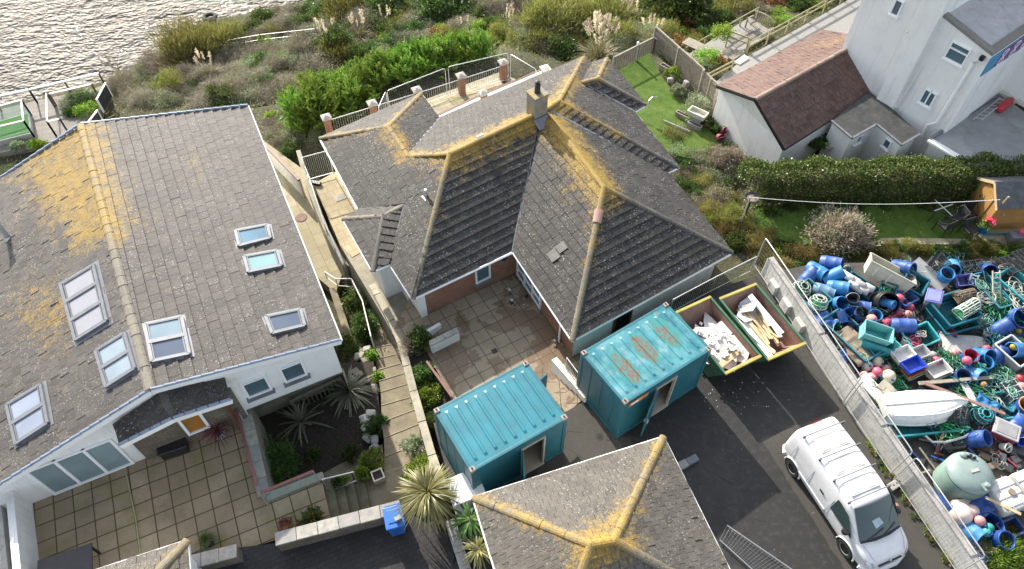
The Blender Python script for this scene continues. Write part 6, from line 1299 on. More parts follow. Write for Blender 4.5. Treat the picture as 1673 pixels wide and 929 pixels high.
T_ITEMS += [(p_pot, ('green', 'white', .36, .5), 1310, 471, .62, (10, 8, 0), 'white-hooped round lobster pot nearest the skips', 'lobster pot', None), (p_pot, ('green', 'white', .36, .5), 1337, 494, .72, (-8, 12, 40), 'white-hooped round lobster pot next to the weathered blue barrel', 'lobster pot', None), (p_pot, ('darkgrey', 'darkgrey', .42, .55), 1568, 680, .55, (60, 0, 60), 'black netted round pot touching the dinghy', 'lobster pot', None), (p_pot, ('darkgrey', 'turq', .34, .6), 1604, 679, .55, (10, 0, 0), 'black netted pot with turquoise rim at the dinghy bow', 'lobster pot', None), (p_creel, ('black', 'darkgrey', .85, .7, .45), 1536, 437, .9, (10, 25, -40), 'black mesh creel propped on the grey sheet by the hedge', 'creel', None), (p_creel, ('black', 'darkgrey', .8, .5, .4), 1588, 438, .6, (8, 0, 10), 'flat black creel under the hedge left of the blue barrel', 'creel', None), (p_creel, ('darkgrey', 'darkgrey', 1.0, .8, .5), 1648, 437, .8, (0, 12, 25), 'big grey creel at the hedge above the turquoise tub', 'creel', None), (p_creel, ('darkgrey', 'darkgrey', .8, .7, .45), 1668, 425, .8, (0, 12, 25), 'grey creel cut by the right edge under the hedge', 'creel', None), (p_creel, ('green', 'white', .85, .5, .42, True), 1581, 502, 1.08, (0, -8, 28), 'green netted creel with white frame on the teal tubs', 'creel', None), (p_creel, ('brown', 'brown', .7, .45, .38, True), 1577, 481, 1.05, (0, 0, 15), 'brown netted creel behind the green one', 'creel', None), (p_creel, ('darkgrey', 'grey', .7, .55, .4), 1652, 640, .45, (0, 0, -75), 'black creel with green rope near the right edge', 'creel', None)]
RO = [('rope', .5, 6, .018, 1, 1660, 470, .85, 'tangle of pale rope in the far end of the large turquoise tub'), ('rope', .5, 6, .018, 2, 1668, 495, .85, 'tangle of pale rope in the near end of the large turquoise tub'), ('greenrope', .32, 7, .016, 3, 1603, 464, .75, 'coil of green and white rope beside the silver steps'), ('rope', .4, 6, .018, 4, 1611, 486, .65, 'heap of pale rope left of the leaning ladder'), ('greenrope', .36, 7, .018, 5, 1612, 524, .3, 'round coil of grey green rope on the ground near the red float'), ('greenrope', .4, 6, .016, 6, 1610, 640, .5, 'pale net tangle in the teal tub by the dinghy bow'), ('rope', .4, 6, .014, 7, 1624, 655, .5, 'loose pale rope at the right side of the net tub'), ('rope', .3, 6, .012, 8, 1490, 462, .75, 'thin white rope in the square teal tub'), ('white', .2, 5, .014, 9, 1504, 545, .75, 'white rope coil hung on the tipped turquoise tub'), ('green', .22, 7, .016, 10, 1447, 473, .7, 'green netting bundle in the teal crate'), ('greenrope', .26, 7, .014, 11, 1655, 640, .7, 'green rope coil on the black creel'), ('rope', .3, 4, .012, 12, 1545, 572, .25, 'rope coil on the ground beside the white tarpaulin'), ('green', .22, 6, .03, 13, 1602, 599, .72, 'green weed bundle in the bright blue barrel'), ('greenrope', .35, 5, .014, 14, 1440, 690, .3, 'grey green rope at the stern end of the long turquoise tub'), ('pink', .3, 6, .02, 15, 1495, 556, .5, 'pink netting in the tipped turquoise tub'), ('rope', .3, 5, .012, 16, 1632, 755, .25, 'loose grey rope on the ground beyond the oil tank')]
for c_, R_, n, th, sd_, u, v, z, l_ in RO: T_ITEMS.append((p_rope, (c_, R_, n, th, sd_), u, v, z, (0, 0, sd_ * 40), l_, 'rope', None))
T_ITEMS += [(p_box, ('grey', 'lilac'), 1523, 492, .62, (18, -12, -28), 'tall grey box with a lilac blue lid leaning beside the teal tubs', 'box', None), (p_box, ('maroon', 'grey', .8, .6, .5), 1638, 706, .4, (6, 0, -30), 'dark red slatted crate with a pale grey lid', 'crate', None),
 (p_sheet, ('grey', 1.5, .55, .05), 1518, 448, .8, (18, 10, -52), 'pale grey moulded sheet under the black creel', 'sheet', None), (p_sheet, ('white', 1.7, .9, .02, .16, 3), 1575, 562, .35, (0, 0, -10), 'crumpled white tarpaulin on the bare ground', 'tarpaulin', None), (p_sheet, ('sky', .75, .5, .02, .35, 4), 1612, 660, .65, (10, 0, -40), 'crumpled blue bag on the net tub', 'bag', None), (p_sheet, ('brown', 1.0, .9, .1, .22, 5), 1390, 553, .6, (0, 0, -58), 'brown sacking bundle in the long teal tub', 'sacking', None), (p_sheet, ('brown', .8, .9, .1, .25, 6), 1404, 578, .55, (0, 0, -58), 'second brown sacking bundle lower in the long teal tub', 'sacking', None), (p_sheet, ('blue', .8, .7, .04, .25, 7), 1348, 520, .62, (0, 0, -58), 'blue plastic sheeting at the top of the long teal tub', 'sheeting', None), (p_sheet, ('blue', .9, .6, .03, .3, 8), 1606, 828, .65, (10, 0, 30), 'faded blue fabric bag beside the white water tank', 'bag', None), (p_sheet, ('blue', 1.1, .4, .03, .1, 9), 1538, 822, .65, (50, 0, -55), 'curved blue sheet standing behind the yard wall near the oil tank', 'sheet', None), (p_sheet, ('blue', 1.2, .6, .03, .25, 10), 1583, 893, .35, (0, 0, -60), 'blue tarpaulin under the nearest mesh panel', 'tarpaulin', None), (p_sheet, ('blue', .5, .6, .03, .2, 11), 1377, 583, .55, (0, 30, -50), 'small dark blue tarpaulin at the near end of the sacking tub', 'tarpaulin', None), (p_sheet, ('white', 1.25, .55, .05, .02, 12), 1428, 636, .55, (0, 14, -52), 'long ribbed white plastic board next to the dinghy', 'board', None), (p_sheet, ('cream', .9, .5, .05, .02, 13), 1455, 640, .5, (0, 14, -52), 'short ribbed cream board next to the dinghy stern', 'board', None), (p_sheet, ('white', 1.0, .24, .05, .0, 14), 1584, 641, .7, (0, 6, -78), 'short whitish board across the net tub', 'board', None), (p_sheet, ('pale', .75, .2, .14, .0, 15), 1576, 820, .65, (0, 0, 5), 'pale pink foam bar beside the oil tank', 'foam bar', None)]
for it in T_ITEMS: put(it[0], it[1], *it[2:])
# white float rolls
def p_roll(c):
    m = MB(); m.lathe([(0, -.2), (.12, -.2), (.15, -.16), (.15, .16), (.12, .2), (0, .2)], 14); return m.build('float_roll', gm(c), None, smooth=True)
for k, (u, v, z) in enumerate(((1378, 447, .9), (1386, 452, .95), (1397, 458, .9), (1393, 465, .85), (1405, 464, .9), (1411, 474, .8), (1420, 470, .85), (1402, 472, .75))): put(p_roll, ('white',), u, v, z, (90, 0, 48 if k < 6 else 50), 'white rolled float bundled in the teal tub by the black bucket', 'float', 'white float rolls')
# upturned dinghy
dy = thing('dinghy', 'white dinghy lying upside down behind the yard wall', 'boat', tuple(at(1508, 666, .5)), R(4))
Ld, rows = 3.1, []
for f in np.linspace(0, 1, 15):
    hw = .60 * (.80 + .25 * math.sin(math.pi * min(1, f * 1.15) ** .9)) * (1 - max(0, (f - .55) / .45) ** 2.2 * .97); dp = .50 * (1 - .25 * (1 - f)) * (1 - max(0, (f - .78) / .22) ** 2 * .5); sh = .12 * f * f
    rows.append([(-Ld / 2 + f * Ld, s * hw * w_, h_ * dp + .02 - sh * (1 - h_) * 0) for s, w_, h_ in ((-1, 1.05, 0), (-1, 1.02, .12), (-1, .95, .5), (-1, .74, .86), (-1, .36, .98), (-1, .04, 1.04), (1, .04, 1.04), (1, .36, .98), (1, .74, .86), (1, .95, .5), (1, 1.02, .12), (1, 1.05, 0))])
m = MB(); k = 12; m.mesh_faces([q for r_ in rows for q in r_], [(i * k + j, (i + 1) * k + j, (i + 1) * k + j + 1, i * k + j + 1) for i in range(14) for j in range(k - 1)] + [tuple(range(k))])
o_ = m.build('hull', m_plain('gelcoat', (.76, .75, .71), .35, var=.06, sc=2, dirt=(.5, .45, .38)), dy, smooth='all', world=False)
m = MB()
for s in (0, 11): m.tube([rows[i][s] for i in range(15)], .035, 6)
m.build('gunwale', M['white_paint'], dy, smooth=True, world=False); m = MB(); m.tube([(r_[5][0], 0, r_[5][2] + .01) for r_ in rows], .028, 6); m.build('keel', M['old_white'], dy, smooth=True, world=False)
for s in (3, 8): m = MB(); m.tube([(rows[i][s][0], rows[i][s][1], rows[i][s][2] + .005) for i in range(1, 13)], .018, 5); m.build('strake', M['white_paint'], dy, smooth=True, world=False)
m = MB(); m.box((-Ld / 2 - .02, 0, .25), (.06, .7, .3)); m.build('transom_board', M['old_white'], dy, world=False)
# oil tank
ot = thing('oil_tank', 'round green-grey plastic oil tank with a domed top behind the yard wall', 'tank', tuple(at(1560, 792, .1)))
tg = m_plain('tank_green', (.13, .20, .17), .5, var=.12); tg2 = m_plain('tank_top', (.19, .25, .235), .45, var=.12); RT = .74
m = MB(); pr = [(RT * .97, 0)]
for k in range(11): pr += [(RT, .06 + k * .085), (RT * .965, .10 + k * .085)]
m.lathe(pr, 36); m.build('body', tg, ot, smooth=True, world=False); m = MB(); m.lathe([(RT * .99, 1.0), (RT * .97, 1.06), (RT * .80, 1.16), (RT * .5, 1.23), (0, 1.26)], 36); m.build('top', tg2, ot, smooth='all', world=False)
for x_, y_, r_, h_ in ((-.12, .52, .10, 1.27), (.06, .48, .07, 1.30), (.2, .42, .05, 1.27), (.25, -.52, .09, 1.28)): m = MB(); m.lathe([(r_, 1.1), (r_, h_), (r_ * .6, h_ + .03), (0, h_ + .03)], 12, Matrix.Translation((x_, y_, 0))); m.build('cap', tg2 if r_ > .08 else M['black_plastic'], ot, smooth=True, world=False)
m = MB(); m.box((.02, -.02, 1.265), (.30, .10, .02), R(15)); m.build('label_plate', M['coping'], ot, world=False); m = MB(); m.box((.22, -.5, 1.17), (.26, .34, .07), R(20)); m.build('inlet_hatch', tg2, ot, world=False, bev=.02)
# white bulk water tanks strapped together
for k, (u, v, l_) in enumerate(((1625, 822, 'white plastic bulk tank with a dark cap under a wooden batten'), (1666, 806, 'second white bulk tank behind the first at the right edge'))):
    r_ = thing('bulk_tank', l_, 'tank', tuple(at(u, v, .1)), R(20)); m = MB(); m.box((0, 0, .42), (.92, 1.05, .84)); m.build('body', gm('white'), r_, world=False, bev=.09, seg=3)
    m = MB()
    for a in (-.3, 0, .3): m.box((0, a, .845), (.9, .2, .06))
    m.build('top_panels', gm('white'), r_, world=False, bev=.025); m = MB(); m.tube([(.1, 0, .86), (.1, 0, .93)], .11, 14); m.build('cap', gm('brown'), r_, world=False)
    m = MB()
    for a in (-.2, .2): m.beam((a, -.56, .87), (a, .56, .87), .03, .012)
    m.build('strap', M['galv'], r_, world=False)
def plank(name, label, a, b, wd, th, mat, cat='plank'):
    m = MB(); m.beam(a, b, wd, th); return tag(m.build(name, mat, None, bev=.006), label, cat)
wr = m_plain('plank_red', (.26, .15, .12), .85, var=.3, sc=5)
plank('plank', 'long reddish plank lying over the dinghy bow and net tub', at(1509, 625, .95), at(1642, 676, .75), .12, .05, wr); plank('plank', 'grey weathered plank between crates and dinghy', at(1501, 626, .85), at(1623, 616, .7), .13, .05, M['wood_old']); plank('plank', 'pale batten lying across the white bulk tank', at(1610, 812, 1.08), at(1668, 840, 1.02), .10, .03, M['raw_timber'])
plank('post', 'grey timber post lying beside the sacking tub behind the mesh fence', at(1337, 532, .7), at(1358, 575, .65), .14, .12, M['wood_old'], 'post'); plank('plank', 'short dark plank propped near the chrome rail', at(1530, 738, .3), at(1541, 707, .55), .09, .04, M['wood_brown'])
ladder('ladder', 'yellow and white fibreglass ladder leaning on the rope tubs', at(1623, 507, .25), at(1622, 442, 1.15), .30, Vector((1, .1, 0)), m_plain('ladder_white', (.62, .58, .42), .6), 8); ladder('step_ladder', 'small silver steps leaning beside the lilac crate', at(1581, 466, .5), at(1588, 446, .95), .26, Vector((1, -.4, 0)), M['galv'], 4)
rk = thing('wooden_rack', 'small orange-brown wooden rack lying on bare ground near the teal tubs', 'rack', tuple(at(1583, 533, .2))); wo = m_plain('rack_wood', (.35, .17, .06), .7, var=.25)
a0, a1 = at(1568, 542, .12), at(1594, 516, .5); sd_ = Vector((.35, .1, .02))
for o in (Vector(), sd_): m = MB(); m.beam(a0 + o, a1 + o, .04, .04); m.build('side', wo, rk)
for k in range(4): m = MB(); q = a0.lerp(a1, .1 + k * .27); m.beam(q, q + sd_, .04, .03); m.build('slat', wo, rk)
chr_ = thing('chrome_rail', 'bent chrome boat rail lying below the dinghy', 'rail', tuple(at(1555, 715, .4))); m = MB(); m.tube([at(1512, 712, .55), at(1523, 722, .5), at(1545, 722, .5), at(1575, 714, .5), at(1590, 704, .45)], .045, 8); m.build('tube', M['steel'], chr_, smooth=True); m = MB(); m.tube([at(1545, 722, .45), at(1536, 735, .2)], .02, 6); m.build('stay', M['galv'], chr_)
en = thing('engine_block', 'dark outboard engine casing lying under the chrome rail', 'engine', tuple(at(1556, 727, .25)), R(8)); m = MB(); m.box((0, 0, 0), (.8, .36, .3)); m.build('casing', gm('darkgrey'), en, world=False, bev=.06); m = MB(); m.box((.1, 0, .16), (.4, .2, .1)); m.build('cover', gm('black'), en, world=False, bev=.03); m = MB(); m.tube([(-.4, 0, 0), (-.62, .05, -.05)], .05, 8); m.build('shaft', gm('darkgrey'), en, world=False)
for k in range(16):
    u, v = rnd.uniform(1520, 1668), rnd.uniform(735, 772)
    m = MB(); m.box((0, 0, .1), (rnd.uniform(.25, .45), rnd.uniform(.2, .3), rnd.uniform(.12, .25))); o = m.build('rubble_block', gm(('darkgrey', 'brown', 'darkgrey')[k % 3]), None, bev=.02); o.location = at(u, v, .1); o.rotation_euler = (0, 0, rnd.uniform(0, 3)); tag(o, ('dark grey', 'brown')[k % 3 == 1] + ' block lying in the clutter between oil tank and dinghy', 'block', 'rubble blocks')
for k in range(26):
    a = at(rnd.uniform(1500, 1668), rnd.uniform(700, 770), .18); an = rnd.uniform(0, 6.28); L_ = rnd.uniform(.3, .9); tag_m = (M['wood_old'], gm('darkgrey'), gm('blue'), M['wood_brown'], gm('maroon'))[k % 5]
    m = MB(); m.beam(a, a + Vector((L_ * math.cos(an), L_ * math.sin(an), rnd.uniform(0, .2))), .06, .04); tag(m.build('scrap_batten', tag_m, None), ('weathered grey', 'black', 'blue', 'brown', 'dark red')[k % 5] + ' scrap batten in the clutter beyond the oil tank', 'batten', 'scrap battens')
m = MB(); m.tube([at(1590, 764, .3), at(1607, 765, .7), at(1624, 796, .9)], .022, 6); tag(m.build('hose', gm('turq'), None, smooth=True), 'light turquoise pipe running from the oil tank to the bulk tank', 'pipe')
m = MB(); m.tube([at(1552, 760, .5), at(1572, 757, .8), at(1590, 770, .9), at(1599, 782, .3)], .015, 5); tag(m.build('hose', gm('green'), None, smooth=True), 'green hose looped over the top of the oil tank', 'hose')
# netting and small stuff wedged into the gaps
def p_net(c, sd):
    g = random.Random(sd); m = MB()
    for _ in range(60):
        q = Vector((g.gauss(0, .15), g.gauss(0, .14), abs(g.gauss(0, .08)))); pts = [q]
        for _ in range(5): q = q + Vector((g.gauss(0, .12), g.gauss(0, .12), g.gauss(0, .06))); q.z = max(-.05, q.z); pts.append(q)
        m.tube(pts, .011, 3, cap=False)
    return m.build('net_heap', gm(c), None)
NC = {'black': 'black', 'darkgrey': 'dark grey', 'green': 'dark green', 'navy': 'dark blue', 'greenrope': 'pale green', 'teal': 'dark teal'}
YP = [(1300, 470), (1340, 440), (1470, 425), (1673, 425), (1673, 690), (1668, 700), (1560, 705), (1440, 690), (1390, 590), (1330, 500)]
k = 0
while k < 90:
    u, v = rnd.uniform(1295, 1672), rnd.uniform(425, 705)
    if not (lambda P: sum((P[i][1] > v) != (P[i - 1][1] > v) and u < (P[i - 1][0] - P[i][0]) * (v - P[i][1]) / (P[i - 1][1] - P[i][1]) + P[i][0] for i in range(len(P))) % 2)(YP) or (1520 < u < 1600 and 535 < v < 575): continue
    c_ = list(NC)[k % 6]; z_ = rnd.uniform(.15, .45)
    if k % 3 == 0: put(p_bucket, (('blue', 'black', 'red', 'teal', 'white')[k // 3 % 5], .15, .25), u, v, z_, (rnd.uniform(0, 90), 0, rnd.uniform(0, 360)), '%s bucket wedged among tubs in the fishing gear heap' % ('blue', 'black', 'red', 'teal', 'white')[k // 3 % 5], 'bucket', 'small buckets wedged in the gear heap')
    else: put(p_net, (c_, k % 2), u, v, z_, (0, 0, rnd.uniform(0, 360)), f'{NC[c_]} netting heap wedged between tubs in the gear yard', 'netting', f'{NC[c_]} netting heaps', rnd.uniform(.8, 1.5))
    k += 1
# ---------------------------------------------------------------- vegetation
NR = np.random.RandomState(11)
def unit(a): return a / np.maximum(1e-9, np.linalg.norm(a, axis=-1, keepdims=True))
def quads(c, d, L, Wd, droop=0.0):
    """leaf blades: base at c, along d; one diamond each"""
    n = len(c); L = np.broadcast_to(L, (n,))[:, None]; Wd = np.broadcast_to(Wd, (n,))[:, None]
    side = unit(np.cross(d, NR.normal(size=(n, 3)))); mid = c + d * L * .5; tip = c + d * L; tip = tip - np.array([0, 0, 1]) * droop * L
    return np.stack([c, mid + side * Wd / 2, tip, mid - side * Wd / 2], 1).reshape(-1, 3)
def arcs(c, d, L, Wd, seg=4, droop=.5):
    """long arching strap leaves: strips of seg pieces"""
    n = len(c); L = np.broadcast_to(L, (n,))[:, None]; Wd = np.broadcast_to(Wd, (n,))[:, None]; side = unit(np.cross(d, np.array([0, 0, 1.0]) + NR.normal(size=(n, 3)) * .15)); rows = []
    for k in range(seg + 1):
        f = k / seg; p = c + d * L * f - np.array([0, 0, 1.0]) * droop * L * f * f; w_ = Wd / 2 * (1.0 if k == 0 else (1 - f ** 3) + .03); rows.append((p - side * w_, p + side * w_))
    V = np.stack([np.stack(r, 1) for r in rows], 1)      # n, seg+1, 2, 3
    return V.reshape(-1, 3), seg
def qmesh(name, parts):
    """parts: (verts of independent quads or (verts, seg) strips, material)"""
    me = bpy.data.meshes.new(name); VV = []; FF = []; MI = []; off = 0
    for k, (q, mt) in enumerate(parts):
        if isinstance(q, tuple):
            v, seg = q; n = len(v) // ((seg + 1) * 2); base = np.arange(n)[:, None] * (seg + 1) * 2 + np.arange(seg)[None] * 2
            f = np.stack([base, base + 1, base + 3, base + 2], -1).reshape(-1, 4)
        else: v = q; f = np.arange(len(v)).reshape(-1, 4)
        VV.append(v); FF.append(f + off); MI.append(np.full(len(f), k)); off += len(v); me.materials.append(mt)
    V = np.concatenate(VV); F = np.concatenate(FF)
    me.vertices.add(len(V)); me.vertices.foreach_set('co', V.astype(np.float32).ravel()); me.loops.add(F.size); me.loops.foreach_set('vertex_index', F.astype(np.int32).ravel())
    me.polygons.add(len(F)); me.polygons.foreach_set('loop_start', np.arange(0, F.size, 4, dtype=np.int32)); me.polygons.foreach_set('loop_total', np.full(len(F), 4, dtype=np.int32)); me.polygons.foreach_set('material_index', np.concatenate(MI).astype(np.int32)); me.update(); me.validate(); return me
def dome_pts(n, r, K, spread=.22, low=.0, fill=.25):
    """points gathered in clumps on an uneven dome, and their outward directions"""
    d = unit(NR.normal(size=(K, 3)) + np.array([0, 0, .55])); d[:, 2] = np.abs(d[:, 2]) * (1 - low) + low * .1
    cc = d * (NR.uniform(.55, 1.0, (K, 1))) * np.array(r); i = NR.randint(0, K, n); p = cc[i] + NR.normal(size=(n, 3)) * spread * np.mean(r) * np.array([1, 1, .75])
    m = NR.rand(n) < fill; p[m] = unit(NR.normal(size=(m.sum(), 3))) * (NR.rand(m.sum(), 1) ** .4) * np.array(r) * .85
    p[:, 2] = np.abs(p[:, 2]) * .98 + .02; return p, unit(p / np.array(r) + NR.normal(size=(n, 3)) * .55 + np.array([0, 0, .35]))
def stems(K, r, up=.9, th=.03):
    d = unit(NR.normal(size=(K, 3)) * np.array([1, 1, .4]) + np.array([0, 0, up])); c = NR.normal(size=(K, 3)) * .08 * np.mean(r); c[:, 2] = -.15
    return arcs(c, d * np.array(r) / np.mean(r), NR.uniform(.7, 1.0, K) * np.mean(r), th, 3, .05)
LM = {'olive': m_leaf('leaf_olive', (0.122, 0.143, 0.032), (0.194, 0.208, 0.051), (0.272, 0.257, 0.086), trans=.4), 'bramble': m_leaf('twig_grey', (0.146, 0.124, 0.089), (0.272, 0.237, 0.179), (0.390, 0.346, 0.272), trans=.1, rough=.8), 'broad': m_leaf('leaf_broad', (0.040, 0.078, 0.022), (0.078, 0.133, 0.035), (0.133, 0.196, 0.055), rough=.38), 'sage': m_leaf('leaf_sage', (0.164, 0.198, 0.108), (0.263, 0.300, 0.181), (0.428, 0.463, 0.313), trans=.25), 'rust': m_leaf('leaf_rust', (0.169, 0.091, 0.039), (0.260, 0.143, 0.058), (0.338, 0.221, 0.104)), 'bright': m_leaf('leaf_bright', (0.109, 0.200, 0.026), (0.191, 0.308, 0.039), (0.300, 0.415, 0.078), trans=.45), 'conifer': m_leaf('leaf_conifer', (0.088, 0.173, 0.024), (0.162, 0.273, 0.039), (0.264, 0.365, 0.062), trans=.3), 'grass': m_leaf('blade_pampas', (0.156, 0.169, 0.058), (0.247, 0.247, 0.104), (0.390, 0.351, 0.182), trans=.3), 'plume': m_leaf('plume', (0.50, 0.43, 0.30), (0.62, 0.55, 0.41), (0.74, 0.67, 0.54), trans=.35), 'hedge': m_leaf('leaf_hedge', (0.045, 0.090, 0.023), (0.090, 0.161, 0.037), (0.172, 0.253, 0.066), rough=.35, c4=(0.343, 0.383, 0.149)), 'phormium': m_leaf('leaf_phormium', (0.091, 0.098, 0.058), (0.156, 0.163, 0.111), (0.260, 0.247, 0.169), rough=.4, trans=.15), 'cordy': m_leaf('leaf_cordyline', (0.137, 0.155, 0.042), (0.234, 0.243, 0.083), (0.390, 0.398, 0.177), rough=.4, trans=.3), 'bamboo': m_leaf('leaf_bamboo', (0.052, 0.111, 0.026), (0.091, 0.169, 0.039), (0.169, 0.247, 0.065), trans=.35), 'redleaf': m_leaf('leaf_red', (0.078, 0.039, 0.039), (0.169, 0.065, 0.058), (0.286, 0.130, 0.117), trans=.15), 'beige': m_leaf('leaf_beige', (0.247, 0.202, 0.143), (0.390, 0.332, 0.247), (0.520, 0.448, 0.351), trans=.3), 'stem': m_leaf('stem_brown', (0.104, 0.078, 0.052), (0.169, 0.130, 0.091), (0.221, 0.182, 0.130), trans=0, rough=.9), 'yellowish': m_leaf('leaf_bracken', (0.169, 0.143, 0.046), (0.260, 0.227, 0.078), (0.351, 0.299, 0.117), trans=.35), 'flower': m_leaf('petal_pink', (0.780, 0.078, 0.234), (0.975, 0.195, 0.390), (1.040, 0.390, 0.520)), 'flower_red': m_leaf('petal_red', (0.715, 0.039, 0.026), (0.910, 0.104, 0.065), (0.975, 0.260, 0.130))}
def shrub_mesh(kind, seed):
    global NR
    NR = np.random.RandomState(100 + seed); r = (1.0, 1.0, .85)
    if kind in ('olive', 'yellowish'): p, d = dome_pts(4200, r, 34, .16); q = quads(p, unit(d + np.array([0, 0, .5])), NR.uniform(.14, .28, len(p)), .022)
    elif kind == 'bramble':
        p, d = dome_pts(4600, r, 36, .2); q = quads(p, unit(d + NR.normal(size=p.shape) * .8), NR.uniform(.14, .38, len(p)), .017); p2, d2 = dome_pts(700, r, 20, .2); q2 = quads(p2, d2, .07, .045)
        return qmesh('bramble', [(q, LM['bramble']), (q2, LM['sage' if seed % 2 else 'olive']), (stems(26, r), LM['stem'])])
    elif kind == 'sage': p, d = dome_pts(4600, r, 30, .16); q = quads(p, d, NR.uniform(.05, .10, len(p)), .032)
    elif kind == 'conifer':
        C, D = dome_pts(150, r, 40, .12, fill=.1); D = unit(D + np.array([.25, -.15, .25])); P_, Q_ = [], []
        for c, d in zip(C, D):
            t_ = NR.rand(34); P_.append(c + d * t_[:, None] * .55); s_ = np.cross(d, [0, 0, 1.]); Q_.append(unit(d + unit(s_[None])[0] * (NR.choice([-1, 1], 34)[:, None]) * .75 + NR.normal(size=(34, 3)) * .2 - np.array([0, 0, .12])))
        p, d = np.concatenate(P_), np.concatenate(Q_); q = quads(p, d, NR.uniform(.12, .26, len(p)), .042)
    else: p, d = dome_pts(4400, r, 34, .15); q = quads(p, d, NR.uniform(.07, .15, len(p)), .075)
    return qmesh(kind, [(q, LM[kind]), (stems(16, r), LM['stem'])])
SHM = {}
def shrub(kind, p, r, label, group=None, cat='shrub', name='shrub', h=None):
    v = rnd.randrange(2 if kind in ('rust', 'yellowish', 'bright') else 3)
    if (kind, v) not in SHM: SHM[(kind, v)] = shrub_mesh(kind, v)
    name = {'olive': 'feathery_bush', 'bramble': 'bramble_thicket', 'broad': 'evergreen_shrub', 'sage': 'grey_shrub', 'rust': 'bracken_clump', 'bright': 'green_shrub', 'yellowish': 'dry_shrub'}.get(kind, name) if name == 'shrub' else name; cat = name.split('_')[-1] if cat == 'shrub' else cat
    o = bpy.data.objects.new(name, SHM[(kind, v)]); COL.objects.link(o); o.location = p; o.rotation_euler = (rnd.gauss(0, .06), rnd.gauss(0, .06), rnd.uniform(0, 6.28)); h = h or r * rnd.uniform(.75, 1.05); o.scale = (r, r * rnd.uniform(.85, 1.15), h); return tag(o, label, cat, group)
def pick(wt):
    t_ = rnd.random() * sum(wt.values())
    for k, v in wt.items():
        t_ -= v
        if t_ <= 0: return k
    return k
KD = {'olive': 'yellow-green feathery', 'bramble': 'bare grey-brown twiggy', 'broad': 'dark green leafy', 'sage': 'grey-green small-leaved', 'rust': 'rust-brown', 'bright': 'bright green low', 'yellowish': 'dry yellowish', 'conifer': 'green conifer'}
def inpoly(u, v, P):
    c = False
    for i in range(len(P)):
        (a, b), (d, e) = P[i], P[i - 1]
        if (b > v) != (e > v) and u < (d - a) * (v - b) / (e - b) + a: c = not c
    return c
def scatter(poly, gap, wt, place, rr=(.7, 1.3), zoff=-.25):
    us = [p_[0] for p_ in poly]; vs = [p_[1] for p_ in poly]; v = min(vs)
    while v < max(vs):
        u = min(us) + rnd.uniform(0, gap)
        while u < max(us):
            uu, vv = u + rnd.uniform(-.4, .4) * gap, v + rnd.uniform(-.35, .35) * gap
            if inpoly(uu, vv, poly):
                k = pick(wt); p_ = gat(uu, vv); p_.z += zoff; shrub(k, p_, rnd.uniform(*rr) * (.75 if k == 'bright' else 1), f'{KD[k]} shrub growing on the {place}', f'{KD[k]} shrubs on the {place}')
            u += gap
        v += gap * .72
scatter([(245, 95), (300, 60), (420, 45), (520, 80), (520, 125), (470, 160), (420, 175), (330, 170), (200, 178), (190, 140)], 19, {'bramble': 5, 'sage': 3, 'olive': .8, 'broad': 1.2, 'bright': .7}, 'cliff top above the left house')
scatter([(430, 30), (560, -10), (700, -30), (830, -30), (830, 40), (700, 65), (600, 90), (520, 95), (440, 60)], 19, {'bramble': 3.6, 'olive': 2.4, 'broad': 2.4, 'sage': 2.2, 'rust': .5, 'bright': .6}, 'cliff top behind the conifer hedge')
scatter([(830, -40), (1090, -40), (1100, 60), (1060, 70), (990, 85), (900, 85), (800, 70)], 19, {'olive': 3.2, 'bramble': 2.2, 'broad': 2, 'sage': 2.0, 'bright': .8}, 'slope beyond the bungalow ridge')
scatter([(1090, -40), (1420, -60), (1390, -12), (1270, 40), (1215, 22), (1120, 82), (1080, 70)], 18, {'broad': 4, 'rust': 2, 'bright': 2, 'olive': 1.6, 'bramble': 1}, 'slope above the gravel terrace', (.6, 1.1))
scatter([(425, 180), (478, 175), (520, 205), (525, 235), (490, 262), (450, 235)], 20, {'bright': 2.5, 'bramble': 2, 'sage': 1.5, 'broad': .6}, 'bank between the two houses', (.5, .9))
scatter([(1065, 205), (1135, 225), (1195, 255), (1185, 330), (1195, 350), (1140, 330), (1105, 270)], 17, {'bright': 1.4, 'broad': 2, 'bramble': 2, 'sage': 1.4, 'yellowish': 1}, 'bank beside the bungalow east eaves', (.45, .8), -.1)
scatter([(1130, 320), (1195, 330), (1225, 370), (1330, 415), (1300, 455), (1262, 440), (1235, 412), (1200, 400)], 17, {'yellowish': 3, 'olive': 2, 'broad': 1, 'bright': .7}, 'strip between garden and gear yard', (.45, .8), -.1)
scatter([(1300, 404), (1500, 402), (1673, 398), (1690, 412), (1580, 412), (1480, 412), (1390, 415), (1320, 428)], 15, {'bright': 2.2, 'broad': 2.4, 'olive': 1.6, 'yellowish': .6}, 'low hedge along the top of the gear yard', (.38, .62), -.1)
scatter([(640, 545), (720, 545), (700, 585), (650, 560)], 15, {'broad': 2, 'bright': 1.2, 'sage': 1}, 'border beside the patio corner', (.35, .6), .9)
